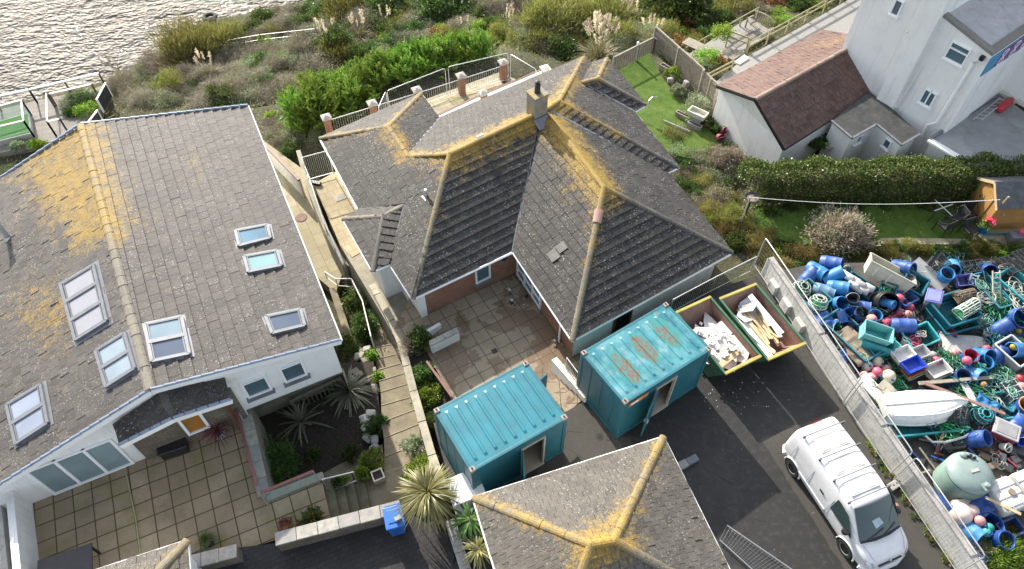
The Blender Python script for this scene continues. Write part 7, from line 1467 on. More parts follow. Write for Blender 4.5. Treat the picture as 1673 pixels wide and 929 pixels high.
# big single ones
def big(kind, u, v, r, label, z=None, h=None, cat='shrub', name='shrub'):
    p_ = gat(u, v) if z is None else at(u, v, z); shrub(kind, p_, r, label, None, cat, name, h)
big('olive', 318, 88, 2.6, 'largest rounded olive green bush at the edge of the glittering water', h=2.3); big('olive', 365, 70, 1.9, 'yellow-green bush between the tyres and the largest olive bush', h=1.6)
big('olive', 560, 25, 2.0, 'yellow-green bush with pampas plumes at the top water edge'); big('olive', 900, 45, 2.4, 'broad olive green feathery bush left of the big pampas clump', h=2.0); big('olive', 985, 40, 2.0, 'olive brown feathery bush behind the big pampas clump', h=1.8); big('olive', 1205, 15, 1.5, 'soft bright olive bush above the gravel terrace', h=1.3)
big('broad', 1105, 20, 2.2, 'dense dark green bush above the wooden fence corner', h=2.0); big('broad', 640, 15, 2.0, 'dense dark bush at the top edge beside pampas plumes'); big('broad', 730, 20, 2.2, 'large mottled dark bush at the top middle edge', h=1.9); big('broad', 545, 75, 1.3, 'dark evergreen bush left of the conifer hedge top'); big('broad', 385, 80, .9, 'small dark green bush behind the left pampas clump')
big('beige', 1368, 372, 1.45, 'large dry beige hydrangea-like bush on the garden lawn', -1.0, 1.25) if False else None
NR = np.random.RandomState(5); p, d = dome_pts(5200, (1, 1, .85), 40, .14); p2, d2 = dome_pts(1200, (1, 1, .8), 30, .14)
SHM[('beige', 0)] = SHM[('beige', 1)] = SHM[('beige', 2)] = qmesh('beige', [(quads(p, d, NR.uniform(.07, .2, len(p)), .03), LM['beige']), (quads(p2, d2, .09, .06), LM['sage']), (stems(30, (1, 1, .85)), LM['stem'])])
shrub('beige', at(1368, 388, -.9), 1.5, 'large rounded beige dried-flower bush on the garden lawn', None, 'bush', 'shrub', 1.35); shrub('beige', at(1190, 262, -1.5), .9, 'small dry beige bush at the left end of the long hedge', None, 'bush', 'shrub', .7)
# conifer hedge: a row of single plants
CH = [(492, 178), (515, 168), (540, 160), (565, 150), (590, 142), (615, 133), (640, 124), (664, 117), (688, 110), (712, 102), (735, 96), (758, 92), (778, 92), (535, 178), (575, 168), (515, 188)]
for k, (u, v) in enumerate(CH): p_ = at(u, v + 8, -3.2 if u < 620 else -2.8); shrub('conifer', p_, rnd.uniform(1.0, 1.3), 'bright green feathery conifer in the row in front of the terrace railing', 'conifers forming the hedge', 'conifer', 'conifer_bush', rnd.uniform(1.25, 1.6))
# leaf-filled boxes: hedges
def hedge(name, label, a, b, depth, h, n, z0, kind='hedge', seed=0, L=(.07, .13), Wd=.07, cat='hedge'):
    global NR
    NR = np.random.RandomState(seed); ax = np.array((b - a)[:]); Ln = np.linalg.norm(ax); ax = ax / Ln; sd_ = np.array([-ax[1], ax[0], 0]); t_ = NR.rand(n) * Ln; ang = NR.rand(n) * math.pi
    ws_ = 1 + .10 * np.sin(t_ * 1.7 + seed) + .08 * np.sin(t_ * 4.1); rr = NR.uniform(.80, 1.04, n) ** .5 * ws_; y_ = np.cos(ang) * rr; z_ = np.sin(ang) * rr; y_ = np.sign(y_) * np.abs(y_) ** .6 * depth / 2; zz = np.abs(z_) ** .6 * h
    j = NR.normal(size=(n, 3)) * .07; p = np.array(a[:])[None] + ax * t_[:, None] + sd_ * y_[:, None] + np.array([0, 0, 1.]) * (zz[:, None]) + j; p[:, 2] = np.maximum(p[:, 2], z0)
    d = unit(sd_ * (y_ / depth)[:, None] * 2 + np.array([0, 0, 1.]) * (zz / h)[:, None] * .9 + NR.normal(size=(n, 3)) * .6)
    root = thing(name, label, cat, tuple(a)); me_ = qmesh('foliage', [(quads(p - np.array(a[:])[None], d, NR.uniform(*L, n), Wd), LM[kind])]); o = bpy.data.objects.new('foliage', me_); COL.objects.link(o); o.parent = root
    m = MB(); B_ = Vector(b - a); m.beam(B_.normalized() * .6 + Vector((0, 0, h * .36)), B_ - B_.normalized() * .6 + Vector((0, 0, h * .36)), depth * .5, h * .7); m.build('inner_branches', LM['stem'], root, world=False); return root
hedge('hedge', 'long clipped dark green hedge between the garden and the white cottage', at(1205, 322, -1.1), at(1690, 312, -1.0), 1.7, 1.8, 44000, -1.4, seed=2)
# ground cover
NR = np.random.RandomState(77); n = 90000; X_ = NR.uniform(-36, 36, n); Y_ = NR.uniform(12, 78, n); Z_ = terr_np(X_[:45000], Y_[:45000]); Z_ = np.concatenate([Z_, terr_np(X_[45000:], Y_[45000:])])
ky = np.array([coast_y(x) for x in X_]); k_ = (Y_ < ky - .3) & ((Y_ > 30) | (X_ > 8) & (Y_ > 16)) & ~((X_ > 9) & (Y_ < 22)); c = np.stack([X_, Y_, Z_ + NR.rand(n) * .25], 1)[k_]; d = unit(NR.normal(size=c.shape) + np.array([0, 0, .9])); s = NR.rand(len(c)) < .5
o = bpy.data.objects.new('ground_cover', qmesh('ground_cover', [(quads(c[s], d[s], NR.uniform(.12, .35, s.sum()), .05), LM['olive']), (quads(c[~s], d[~s], NR.uniform(.1, .3, (~s).sum()), .035), LM['sage'])])); COL.objects.link(o); tag(o, 'tangled low undergrowth covering the slope', 'undergrowth', None, 'stuff')
# pampas clumps
def pampas(u, v, s, npl, label, z=None, lean=(0, 0)):
    global NR
    NR = np.random.RandomState(int(u + v)); p_ = gat(u, v) if z is None else at(u, v, z); r = thing('pampas_grass', label, 'pampas grass', tuple(p_)); n = 420; d = unit(NR.normal(size=(n, 3)) * np.array([.6, .6, .25]) + np.array([0, 0, .9])); c = NR.normal(size=(n, 3)) * np.array([.18, .18, .02])
    o = bpy.data.objects.new('blades', qmesh('blades', [(arcs(c, d, NR.uniform(.9, 1.7, n) * s, .03 * s, 4, .45), LM['grass'])])); COL.objects.link(o); o.parent = r
    for k in range(npl):
        a = NR.uniform(0, 6.28); q = NR.uniform(.1, .75); b = np.array([[math.cos(a) * .2, math.sin(a) * .2, .2]]); dd = unit(np.array([[math.cos(a) * q * .6 + lean[0], math.sin(a) * q * .6 + lean[1], 1.0]])); L_ = NR.uniform(1.5, 2.2) * s; tip = b + dd * L_ * .62; m_ = 54
        t_ = NR.rand(m_, 1); pp = tip + dd * t_ * .55 * s; dr = unit(dd + NR.normal(size=(m_, 3)) * .38); o = bpy.data.objects.new('plume', qmesh('plume', [(quads(pp, dr, NR.uniform(.12, .22, m_) * s, .042 * s), LM['plume']), (quads(b, dd, L_ * .7, .02), LM['grass'])])); COL.objects.link(o); o.parent = r
for u, v, s, npl, l_ in ((345, 112, .9, 9, 'pampas clump with a dense row of plumes below the largest olive bush'), (590, 48, 1.0, 9, 'pampas clump standing above the twiggy bushes at top centre left'), (540, 55, .9, 10, 'pampas clump nearest the water at the top'), (632, 30, .8, 6, 'small pampas clump right of the top water edge'), (760, 48, .7, 4, 'small lone pampas tuft behind the conifer hedge'), (828, 38, .9, 8, 'pampas clump between two olive bushes above the terrace'), (978, 84, 1.35, 24, 'biggest pampas clump just beyond the bungalow ridge'), (1030, 30, 1.0, 10, 'pampas clump near the wooden fence at the upper right'), (1060, 55, .9, 8, 'pampas clump right beside the fence corner'), (1000, 10, .9, 6, 'pampas clump at the top edge right of centre'), (480, 60, .5, 3, 'sparse pale reeds beside the wire fence near the water')): pampas(u, v + 14, s, npl, l_)
# bare tree by the shore and a few bare saplings
def bare_tree(u, v, h, label, seed, z=None):
    g = random.Random(seed); p_ = gat(u, v) if z is None else at(u, v, z); r = thing('bare_tree', label, 'tree', tuple(p_)); tr = MB(); cr = MB()
    def br(m_, p, d, L_, th, dep):
        q = p + d * L_; m_.tube([p, p.lerp(q, .5) + Vector((g.gauss(0, .05), g.gauss(0, .05), 0)) * L_, q], th, 5, rr=[th, th * .8, th * .6])
        if dep:
            for _ in range(3 if dep > 1 else 4): br(cr, q if g.random() < .6 else p.lerp(q, .7), (d + Vector((g.gauss(0, .5), g.gauss(0, .5), g.gauss(.1, .3)))).normalized(), L_ * g.uniform(.55, .8), th * .55, dep - 1)
    br(tr, Vector((0, 0, -.2)), Vector((-.15, 0, 1)).normalized(), h * .4, .07, 4); tr.build('trunk', LM['stem'], r, world=False); cr.build('crown', LM['bramble'], r, world=False)
bare_tree(203, 128, 2.6, 'bare leaning shrub-like tree silhouetted on the brown water edge', 3); bare_tree(660, 92, 2.4, 'bare twiggy tree left of the conifer hedge', 5); bare_tree(500, 92, 2.2, 'thin bare tree on the twiggy slope left of centre', 9)
# strap-leaved plants
def spiky(name, label, p_, n, L, Wd, kind, droop=.45, up=.55, cat='plant', pot=None, trunk=0):
    global NR
    NR = np.random.RandomState(int(abs(p_.x * 13 + p_.y * 7) * 10) % 9999); r = thing(name, label, cat, tuple(p_)); d = unit(NR.normal(size=(n, 3)) * np.array([1, 1, .55]) + np.array([0, 0, up])); c = np.array([[0, 0, trunk + .05]]) + d * .05
    o = bpy.data.objects.new('leaves', qmesh('leaves', [(arcs(c, d, NR.uniform(.65, 1.0, n) * L, Wd, 5, droop), LM[kind])])); COL.objects.link(o); o.parent = r
    if trunk: m = MB(); m.tube([(0, 0, -.1), (.03, .02, trunk * .6), (0, 0, trunk + .1)], .12, 10, rr=[.15, .12, .11]); m.build('trunk', LM['stem'], r, world=False)
    if pot: pc, pr_, ph = pot; m = MB(); m.lathe([(0, 0), (pr_ * .75, 0), (pr_, ph), (pr_ * .88, ph), (pr_ * .85, ph * .8), (0, ph * .8)], 16, Matrix.Translation((0, 0, -ph))); m.build('pot', gm(pc), r, smooth=True, world=False)
    return r
spiky('cordyline_tree', 'spiky variegated cordyline with a shaggy yellow-green crown beside the blue wheelie bin', at(705, 830, .2), 340, 1.25, .05, 'cordy', .42, .25, 'tree', trunk=1.3)
spiky('phormium', 'large grey-green phormium in the sunken bed under the left house windows', at(572, 640, -2.3), 120, 1.5, .07, 'phormium', .5, .5); spiky('phormium', 'sparse grey-green phormium in the middle of the dark bed near the undercroft', at(492, 690, -2.3), 46, 1.7, .08, 'phormium', .5, .4)
spiky('potted_phormium', 'red-brown spiky plant in a pot by the porch post on the terrace', at(355, 704, .15), 90, .75, .035, 'redleaf', .35, .45, pot=('grey', .24, .36)); spiky('palm', 'small green palm growing between the white cabinet and the garage roof', at(770, 858, .5), 60, .8, .07, 'bamboo', .5, .35, trunk=.5); spiky('palm', 'second small palm tuft at the bottom edge beside the garage roof', at(783, 905, .5), 60, .7, .06, 'cordy', .5, .35, trunk=.4)
spiky('grass_tussock', 'green grassy tussock in a dark planter near the outhouse roof', at(337, 882, .05), 140, .42, .015, 'bamboo', .4, .8, pot=('darkgrey', .22, .28))
# leafy mounds close by
def mound(name, label, u, v, z, r, kind, h=.8, n=3000, L=(.06, .12), Wd=.06, cat='plant', pot=None, fl=None):
    global NR
    NR = np.random.RandomState(int(u * 3 + v)); p, d = dome_pts(n, (r, r, h), 26, .15); parts = [(quads(p, d, NR.uniform(*L, n), Wd), LM[kind])]
    if fl: k = NR.randint(0, n, 60); parts.append((quads(p[k] * 1.03, d[k], .08, .08), LM[fl]))
    p_ = at(u, v, z)
    if not pot: o = bpy.data.objects.new(name, qmesh(name, parts)); COL.objects.link(o); o.location = p_; return tag(o, label, cat)
    rt = thing(name, label, cat, tuple(p_)); o = bpy.data.objects.new('foliage', qmesh(name, parts)); COL.objects.link(o); o.parent = rt
    pc, pr_, ph = pot; m = MB(); m.lathe([(0, 0), (pr_ * .75, 0), (pr_, ph), (pr_ * .88, ph), (pr_ * .85, ph * .8), (0, ph * .8)], 16, Matrix.Translation((0, 0, -ph))); m.build('pot', gm(pc), rt, smooth=True, world=False); return rt
mound('bamboo', 'dense green bamboo clump beside the terrace balustrade', 455, 765, -2.3, .95, 'bamboo', 1.3, 3600, (.14, .26), .03)
mound('ivy', 'glossy ivy mass climbing beside the upper garden steps', 583, 505, -3.2, .55, 'hedge', 1.1, 3000); mound('ivy', 'bright ivy heap at the foot of the white handrail', 597, 538, -3.0, .65, 'broad', .9, 3000); mound('ivy', 'ivy clump at the corner of the left house above the garden wall', 562, 575, -3.0, .6, 'hedge', .7, 2200); mound('ivy', 'light green creeper on the edge of the steps by the garden wall', 603, 588, -2.8, .35, 'bright', .5, 1400); mound('ivy', 'small creeper patch on the step edge below the garden wall', 618, 620, -2.6, .25, 'bright', .4, 900)
mound('bush', 'round dark bush beside the low white patio wall', 690, 563, -1.2, .55, 'broad', .8, 2600, cat='shrub'); mound('bush', 'green low bush in the border left of the teal container', 700, 650, -1.2, .6, 'bright', .35, 2600, cat='shrub'); mound('bush', 'fern-like bush in the middle of the planted border', 692, 615, -1.2, .5, 'bamboo', .5, 2000, cat='shrub'); mound('bush', 'leafy bush at the near end of the border by the container corner', 708, 695, -1.0, .45, 'broad', .35, 1800, cat='shrub'); mound('bush', 'straw-coloured dry plant hanging over the step wall', 668, 572, -1.1, .4, 'beige', .6, 1500, (.1, .25), .015, cat='shrub')
mound('bush', 'blue-green euphorbia bush on the lower garden path', 678, 735, -1.2, .45, 'sage', .5, 1800, cat='shrub'); mound('bush', 'bright green shrub spilling over the wall above the cordyline', 692, 775, -.6, .6, 'bright', .7, 2400, cat='shrub'); mound('bush', 'small clipped green bush beside the stone planter on the path', 625, 690, -2.0, .26, 'broad', .3, 900, cat='shrub'); mound('bush', 'green mat plant at the edge of the sunken bed path', 608, 757, -1.25, .5, 'conifer', .25, 2000, cat='plant'); mound('bush', 'dark green plants at the far corner of the sunken bed', 610, 700, -2.3, .5, 'broad', .4, 1500); mound('bush', 'small leafy plant alone in the dark soil of the bed', 513, 745, -2.3, .28, 'broad', .25, 500); mound('bush', 'low foliage along the near edge of the dark bed', 575, 742, -2.2, .35, 'broad', .3, 900); mound('bush', 'tiny yellow flowering plant by the terrace steps', 592, 775, -1.0, .25, 'bright', .3, 700)
mound('flower_pot', 'purple-brown heather in a pot by the low wall coping', 467, 858, .1, .28, 'redleaf', .3, 900, (.04, .09), .02, pot=('orange', .2, .3)); mound('flower_pot', 'pot of red geraniums next to the stone wall coping', 511, 852, .1, .38, 'broad', .3, 1400, pot=('orange', .24, .3), fl='flower_red'); mound('flower_pot', 'small round potted plant on the terrace steps, left of two', 549, 788, -.35, .15, 'broad', .14, 300, pot=('green', .16, .2)); mound('flower_pot', 'small round potted plant on the terrace steps, right of two', 564, 785, -.5, .14, 'bright', .14, 300, pot=('cream', .16, .2))
mound('grass_clump', 'bright green grass clump at the bottom right corner', 1640, 915, .1, .9, 'bright', .5, 3600, (.15, .3), .02); mound('grass_clump', 'dry brown grass patch behind the bright green clump', 1655, 888, .1, .8, 'yellowish', .25, 2400, (.12, .25), .015); mound('grass_clump', 'dark green grass patch by the upright royal blue barrel', 1650, 880, .1, .6, 'broad', .2, 1500, (.1, .2), .02); mound('grass_clump', 'purple-grey dry stalks under the nearest mesh panel', 1595, 900, .1, .35, 'beige', .4, 900, (.15, .35), .008)
for k in range(14): f = k / 14 + rnd.uniform(-.03, .03); q = y1.lerp(y2, f * 1.05) - yn * rnd.uniform(.06, .2); global_ = None; NR = np.random.RandomState(k); pp, dd_ = dome_pts(150, (.10, .22, .07), 8, .2); o = bpy.data.objects.new('weed_tuft', qmesh('weed', [(quads(pp, dd_, NR.uniform(.03, .08, 150), .03), LM[('bright', 'yellowish', 'broad')[k % 3]])])); COL.objects.link(o); o.location = PZ(q, .0); o.rotation_euler = (0, 0, k); tag(o, 'small weed tuft growing along the foot of the yard wall beside the van', 'weed', 'weeds along the yard wall')
for k, (u, v, r, kd, l_) in enumerate(((1105, 105, .5, 'broad', 'leafy plant in the fence corner of the back lawn'), (1093, 92, .5, 'bamboo', 'strap-leaved plant under the slate table by the fence'), (1098, 122, .45, 'bright', 'light green plant beside the grey trough'), (1107, 150, .4, 'sage', 'white-edged leafy plant on the lawn edge'), (1140, 175, .8, 'sage', 'big silvery shrub in front of the cottage gable'), (1135, 190, .5, 'bright', 'green plant at the edge of the lawn bed'), (1155, 205, .6, 'broad', 'leafy clump below the stone sink'), (1175, 212, .6, 'broad', 'dark plants beside the red buckets'), (1200, 225, .6, 'broad', 'dark leafy plants at the foot of the cottage gable'), (1180, 60, .8, 'bright', 'green plants beside the bench on the gravel terrace'), (1155, 100, .9, 'bright', 'leafy raised bed between picnic table and cottage'), (1172, 105, .5, 'rust', 'brown plants at the end of the leafy raised bed'))): mound('garden_plant', l_, u, v, -1.5 if u < 1150 else -1.8, r, kd, r * .8, 1700)
for k, (u, v) in enumerate(((1290, 345), (1325, 340), (1360, 336), (1400, 338), (1440, 340), (1480, 338), (1260, 352), (1510, 342))): mound('garden_plant', ('low green border plant in the shade at the foot of the long hedge'), u, v - 4, -1.0, .42, ('broad', 'bright', 'hedge', 'broad')[k % 4], .35, 1000)['group'] = 'border plants along the hedge'
# ---------------------------------------------------------------- smaller things, back to front
def simple(name, mb, mat, label, cat, group=None, **k): return tag(mb.build(name, mat, None, **k), label, cat, group)
M['turf_art'] = m_plain('artificial_turf', (.055, .15, .018), .9, var=.12, sc=6, bump=.5, bsc=90); M['deck_boards'] = m_slabs('deck_boards', (.24, .22, .195), (.33, .305, .27), 2.4, .14, joint=(.06, .05, .04), mortar=.012, off=.4)
M['dark_slat'] = m_plain('dark_slat', (.035, .04, .04), .7, var=.3)
# shoreline deck of the property on the far left
DZ = -6.0
sheet('shore_deck', None, DZ, M['deck_boards'], 4, rot=20, pts=[at(u, v, DZ) for u, v in ((-60, 192), (60, 164), (152, 145), (170, 138), (150, 185), (118, 225), (60, 236), (-60, 262))])
tr = thing('turf_platform', 'raised artificial grass platform with white framed glass sides on the shore deck', 'platform', tuple(at(20, 205, DZ)))
tq = [at(u, v, DZ + .35) for u, v in ((-60, 214), (48, 183), (52, 217), (-60, 244))]; m = MB(); m.prism(tq, DZ - .2, DZ + .35); m.build('base', M['coping'], tr); m = MB(); m.prism(inset(tq, .12), DZ + .352, DZ + .38); m.build('turf', M['turf_art'], tr)
for a, b in ((tq[0], tq[1]), (tq[1], tq[2]), (tq[2], tq[3])):
    up = Vector((0, 0, .95)); m = MB(); m.beam(a + up, b + up, .08, .06); m.build('top_rail', M['white_paint'], tr); m = MB(); m.face([a, b, b + up, a + up]); m.build('glass_panel', M['glass_clear'], tr)
    for p_ in (a, b): m = MB(); m.beam(p_ - Vector((0, 0, .3)), p_ + up, .08, .08); m.build('post', M['dark_slat'], tr)
def slat_fence(label, a, b, h, zb, slm, capm, n=7, cat='fence', name='slat_fence'):
    r = thing(name, label, cat, (a.x, a.y, zb)); a, b = PZ(a, zb), PZ(b, zb); m = MB(); k = max(2, int((b - a).length / .16))
    for i in range(k): q = a.lerp(b, (i + .5) / k); m.beam(q, q + Vector((0, 0, h)), .10, .025, up=(b - a).normalized())
    m.build('slats', slm, r); m = MB(); m.beam(a + Vector((0, 0, h)), b + Vector((0, 0, h)), .09, .06); m.build('top_rail', capm, r)
    for f in (.0, 1.0): m = MB(); q = a.lerp(b, f); m.beam(q, q + Vector((0, 0, h + .03)), .09, .09); m.build('post', capm, r)
    return r
slat_fence('dark slatted balustrade with a white rail at the shore end of the deck', at(158, 162, DZ + 1), at(172, 136, DZ + 1), 1.0, DZ, M['dark_slat'], M['white_paint']); slat_fence('dark slatted balustrade with a white rail next to the left house ridge end', at(137, 201, -4.0), at(156, 176, -4.0), 1.0, -5.2, M['dark_slat'], M['white_paint'])
def rails(name, label, pts, hs, sp, rm, pm, wd=.07, th=.05, zb=None, cat='fence', pw=.08):
    r = thing(name, label, cat, tuple(pts[0]))
    for h in hs:
        for a, b in zip(pts, pts[1:]): m = MB(); m.beam(a + Vector((0, 0, h)), b + Vector((0, 0, h)), th, wd); m.build('rail', rm, r)
    for a, b in zip(pts, pts[1:]):
        k = max(1, round((b - a).length / sp))
        for i in range(k + 1): q = a.lerp(b, i / k); m = MB(); m.beam(q - Vector((0, 0, .2)), q + Vector((0, 0, max(hs) + .04)), pw, pw); m.build('post', pm, r)
    return r
rails('deck_railing', 'white topped railing running along the sea edge of the shore deck', [at(-60, 192, DZ + .1), at(60, 166, DZ + .1), at(172, 139, DZ + .1)], (.95,), 2.2, M['white_paint'], M['wood_brown'], .07, .12)
rails('deck_railing', 'shorter white railing in front of the planted strip on the shore deck', [at(92, 172, DZ), at(160, 156, DZ)], (.9,), 3, M['white_paint'], M['wood_brown'], .06, .10); rails('glass_balustrade', 'white posted frame across the middle of the timber walkway on the shore deck', [at(90, 175, DZ), at(92, 222, DZ), at(112, 217, DZ)], (1.1,), 3, M['white_paint'], M['dark_slat'], .06, .07)
for k, (u, v, r_, kd) in enumerate(((118, 170, .8, 'sage'), (135, 165, .8, 'broad'), (143, 182, .8, 'bright'), (120, 185, .5, 'broad'), (150, 157, .6, 'sage'), (30, 240, .5, 'sage'), (60, 238, .5, 'bright'))): mound('deck_plant', f'{KD[kd]} plant on the shore deck at the far left', u, v, DZ, r_, kd, r_ * .7, 1800)['group'] = f'{KD[kd]} plants on the shore deck'
tyre = bpy.data.materials['tyre']
for u, v, l_ in ((343, 28, 'old black tyre lying farthest out on the muddy water edge'), (349, 38, 'old black tyre lying nearest the bush on the water edge')):
    m = MB(); pz = at(u, v, -9.5); m.tube([pz + Vector((.45 * math.cos(a), .45 * math.sin(a), 0)) for a in np.linspace(0, 2 * math.pi, 22)], .17, 8); simple('tyre', m, tyre, l_, 'tyre', smooth=True)
rails('wire_fence', 'thin post and wire fence among the bushes near the water', [gat(372, 84), gat(430, 74), gat(520, 64)], (.9, .5), 2.2, M['galv'], M['wood_old'], .02, .02, pw=.06)
# fence round the back lawn
def board_fence(label, a, b, h, zb, mat, gatef=None):
    r = thing('board_fence', label, 'fence', (a.x, a.y, zb)); a, b = PZ(a, zb), PZ(b, zb); L_ = (b - a).length; k = int(L_ / .15); d = (b - a).normalized(); m = MB()
    for i in range(k): q = a.lerp(b, (i + .5) / k); m.beam(q, q + Vector((0, 0, h + rnd.gauss(0, .008))), .143, .022, up=d)
    m.build('boards', mat, r); m = MB(); m.beam(a + Vector((0, 0, h + .02)), b + Vector((0, 0, h + .02)), .09, .05); m.build('top_rail', mat, r); n_ = Vector((d.y, -d.x, 0))
    if n_.y > 0: n_ = -n_
    for hh in (.3, h - .25): m = MB(); m.beam(a + n_ * .04 + Vector((0, 0, hh)), b + n_ * .04 + Vector((0, 0, hh)), .05, .09); m.build('rail', mat, r)
    for i in range(max(2, round(L_ / 1.8)) + 1): q = a.lerp(b, i / max(2, round(L_ / 1.8))) + n_ * .07; m = MB(); m.beam(q, q + Vector((0, 0, h + .05)), .1, .1); m.build('post', mat, r)
    return r, d, n_
board_fence('grey weathered board fence between the back lawn and the gravel terrace', at(1066, 82, -1.6), at(1142, 152, -1.6), 1.5, -1.6, M['wood_old'])
r_, d_, n_ = board_fence('weathered timber gate closing the gap between board fence and cottage gable', at(1143, 153, -1.6), at(1166, 175, -1.6), 1.4, -1.6, M['wood_old']); r_.name = 'garden_gate'
pf = [at(1000, 118, -1.6), at(1063, 86, -1.6)]; slat_fence('low picket fence with a white post between the lawn and the pampas slope', pf[0], pf[1], 1.0, -1.6, M['wood_old'], M['wood_old'], cat='fence', name='picket_fence')
wp = at(1038, 98, -1.6); m = MB(); m.beam(wp, wp + Vector((0, 0, 1.2)), .10, .10); simple('fence_post', m, M['white_paint'], 'white post standing in the picket fence by the back lawn', 'post')
# gravel terrace furniture and post-and-rail fences
GZ_ = -2.5
pt = thing('picnic_table', 'grey weathered picnic table on the gravel terrace by the fence', 'table', tuple(at(1135, 92, GZ_)), R(-42))
for k in range(5): m = MB(); m.box((0, -.30 + k * .15, .74), (1.7, .135, .04)); m.build('top_board', M['wood_old'], pt, world=False)
for s in (-1, 1):
    m = MB(); m.box((0, s * .68, .44), (1.7, .26, .04)); m.build('bench', M['wood_old'], pt, world=False)
    m = MB(); m.beam((s * .6, -.66, .40), (s * .6, .66, .40), .05, .09)
    for q in (-1, 1): m.beam((s * .6, q * .55, 0), (s * .6, q * .2, .72), .05, .09)
    m.build('trestle', M['wood_old'], pt, world=False)
bn = thing('garden_bench', 'grey slatted bench with an arched back on the gravel terrace', 'bench', tuple(at(1238, 52, GZ_)), R(-52 + 180))
for k in range(4): m = MB(); m.box((0, -.2 + k * .13, .43), (1.6, .11, .03)); m.build('seat_slat', M['wood_old'], bn, world=False)
m = MB(); pts = [(x_, -.30, .92 + .16 * math.cos(x_ * 1.9)) for x_ in np.linspace(-.8, .8, 13)]; m.tube(pts, .035, 6); m.build('back_rail', M['wood_old'], bn, world=False)
for x_ in np.linspace(-.72, .72, 11): m = MB(); m.beam((x_, -.28, .44), (x_, -.30, .92 + .16 * math.cos(x_ * 1.9)), .05, .02); m.build('back_slat', M['wood_old'], bn, world=False)
for s in (-1, 1):
    m = MB(); m.beam((s * .8, -.28, .64), (s * .8, .26, .64), .07, .05); m.build('armrest', M['wood_old'], bn, world=False)
    for y_ in (-.27, .24): m = MB(); m.beam((s * .8, y_, 0), (s * .8, y_, .64), .07, .07); m.build('leg', M['wood_old'], bn, world=False)
sheet('terrace_boardwalk', None, GZ_ + .03, M['deck_boards'], .3, rot=36, pts=[at(u, v, GZ_ + .03) for u, v in ((1190, 66), (1228, 47), (1240, 56), (1202, 78))])
mossw = m_plain('wood_mossy', (.27, .25, .14), .9, var=.35, sc=5, dirt=(.17, .19, .07), bump=.4)
for l_, a, b, hs in (('mossy two-rail timber fence along the gravel path above the cottage roof', at(1220, 86, -1.95), at(1430, -30, -1.95), (.75, .42)), ('short two-rail timber fence beside the leafy raised bed and the cottage', at(1152, 138, -1.95), at(1194, 116, -1.95), (.7, .4)), ('low rustic rail along the outer edge of the gravel terrace', at(1120, 92, -2.5), at(1236, 26, -2.5), (.6,)), ('timber rail beside the steps down to the gravel terrace', at(1186, 72, -2.2), at(1218, 84, -2.0), (.9, .55))): rails('rail_fence', l_, [a, b], hs, 1.7, mossw, mossw, .09, .05)
ws_ = thing('timber_steps', 'wide pale timber steps leading down to the gravel terrace', 'steps', tuple(at(1190, 90, -2.3)))
for k in range(4): a, b = at(1166 + k * 9, 93 + k * 1.2, -2.42 + k * .12), at(1188 + k * 9, 80 + k * 1.2, -2.42 + k * .12); m = MB(); m.beam(a, b, .34, .12); m.build('tread', M['wood_old'], ws_)
tq = [at(u, v, -1.85) for u, v in ((1199, 101), (1216, 89), (1224, 95), (1208, 105))]; m = MB(); m.prism(tq, -1.95, -1.82); simple('step_slab', m, M['old_white'], 'pale stone landing slab at the top of the timber steps', 'slab')
# back lawn odds and ends
stt = thing('slate_table', 'slate topped garden stand in the fence corner', 'table', tuple(at(1080, 88, -1.6)), R(-42)); m = MB(); m.box((0, 0, .98), (.95, .6, .05), ); m.build('top', M['lead'], stt, world=False)
for x_ in (-.4, .4):
    for y_ in (-.22, .22): m = MB(); m.beam((x_, y_, 0), (x_, y_, .95), .07, .07); m.build('leg', M['wood_brown'], stt, world=False)
def trough(label, u, v, rz, size, mat, z=-1.6, cat='planter'):
    r = thing('planter', label, cat, tuple(at(u, v, z)), R(rz)); m = MB(); hollow_box(m, size[0], size[1], size[2], .05, .95); o = m.build('box', mat, r, world=False); o.location = (0, 0, size[2] / 2); m = MB(); m.box((0, 0, size[2] * .8), (size[0] * .88, size[1] * .84, .02)); m.build('soil', M['soil'], r, world=False); return r
trough('grey wooden planter on the lawn edge below the fence', 1086, 116, -50, (.7, .3, .35), M['wood_old']); trough('long stone trough at the lower edge of the back lawn bed', 1117, 193, -42, (1.0, .25, .25), M['wood_old']); trough('second stone trough below the silvery shrub', 1134, 208, -38, (.8, .25, .25), M['coping']); trough('small square stone planter standing on the garden steps path', 619, 781, 25, (.42, .42, .32), M['old_white'], -1.25)
sk = thing('stone_sink', 'old white sink standing at the foot of the cottage gable', 'sink', tuple(at(1137, 196, -1.4)), R(-38)); m = MB(); hollow_box(m, 1.0, .55, .25, .06, .96); o = m.build('basin', M['old_white'], sk, world=False); o.location = (0, 0, .45); m = MB(); m.box((0, 0, .16), (.6, .4, .32)); m.build('pedestal', M['coping'], sk, world=False)
put(p_bucket, ('maroon', .2, .3), 1176, 224, -1.4, (70, 0, 20), 'red bucket lying in the planted bed below the cottage gable', 'bucket'); put(p_bucket, ('maroon', .17, .3), 1184, 213, -1.3, (20, 0, 20), 'red watering bucket upright behind the lying red bucket', 'bucket')
m = MB(); m.tube([at(1084, 196, -1.5), at(1127, 214, -1.5)], .03, 6); simple('pole', m, M['galv'], 'pale pole lying across the back lawn', 'pole'); m = MB(); c_ = at(1058, 182, .8); m.tube([at(1058, 172, .9), at(1060, 164, 1.1), at(1066, 158, 1.2), at(1073, 158, 1.1)], .02, 5); simple('hook_pipe', m, M['galv'], 'small curved pipe arching over the lawn at the roof corner', 'pipe')
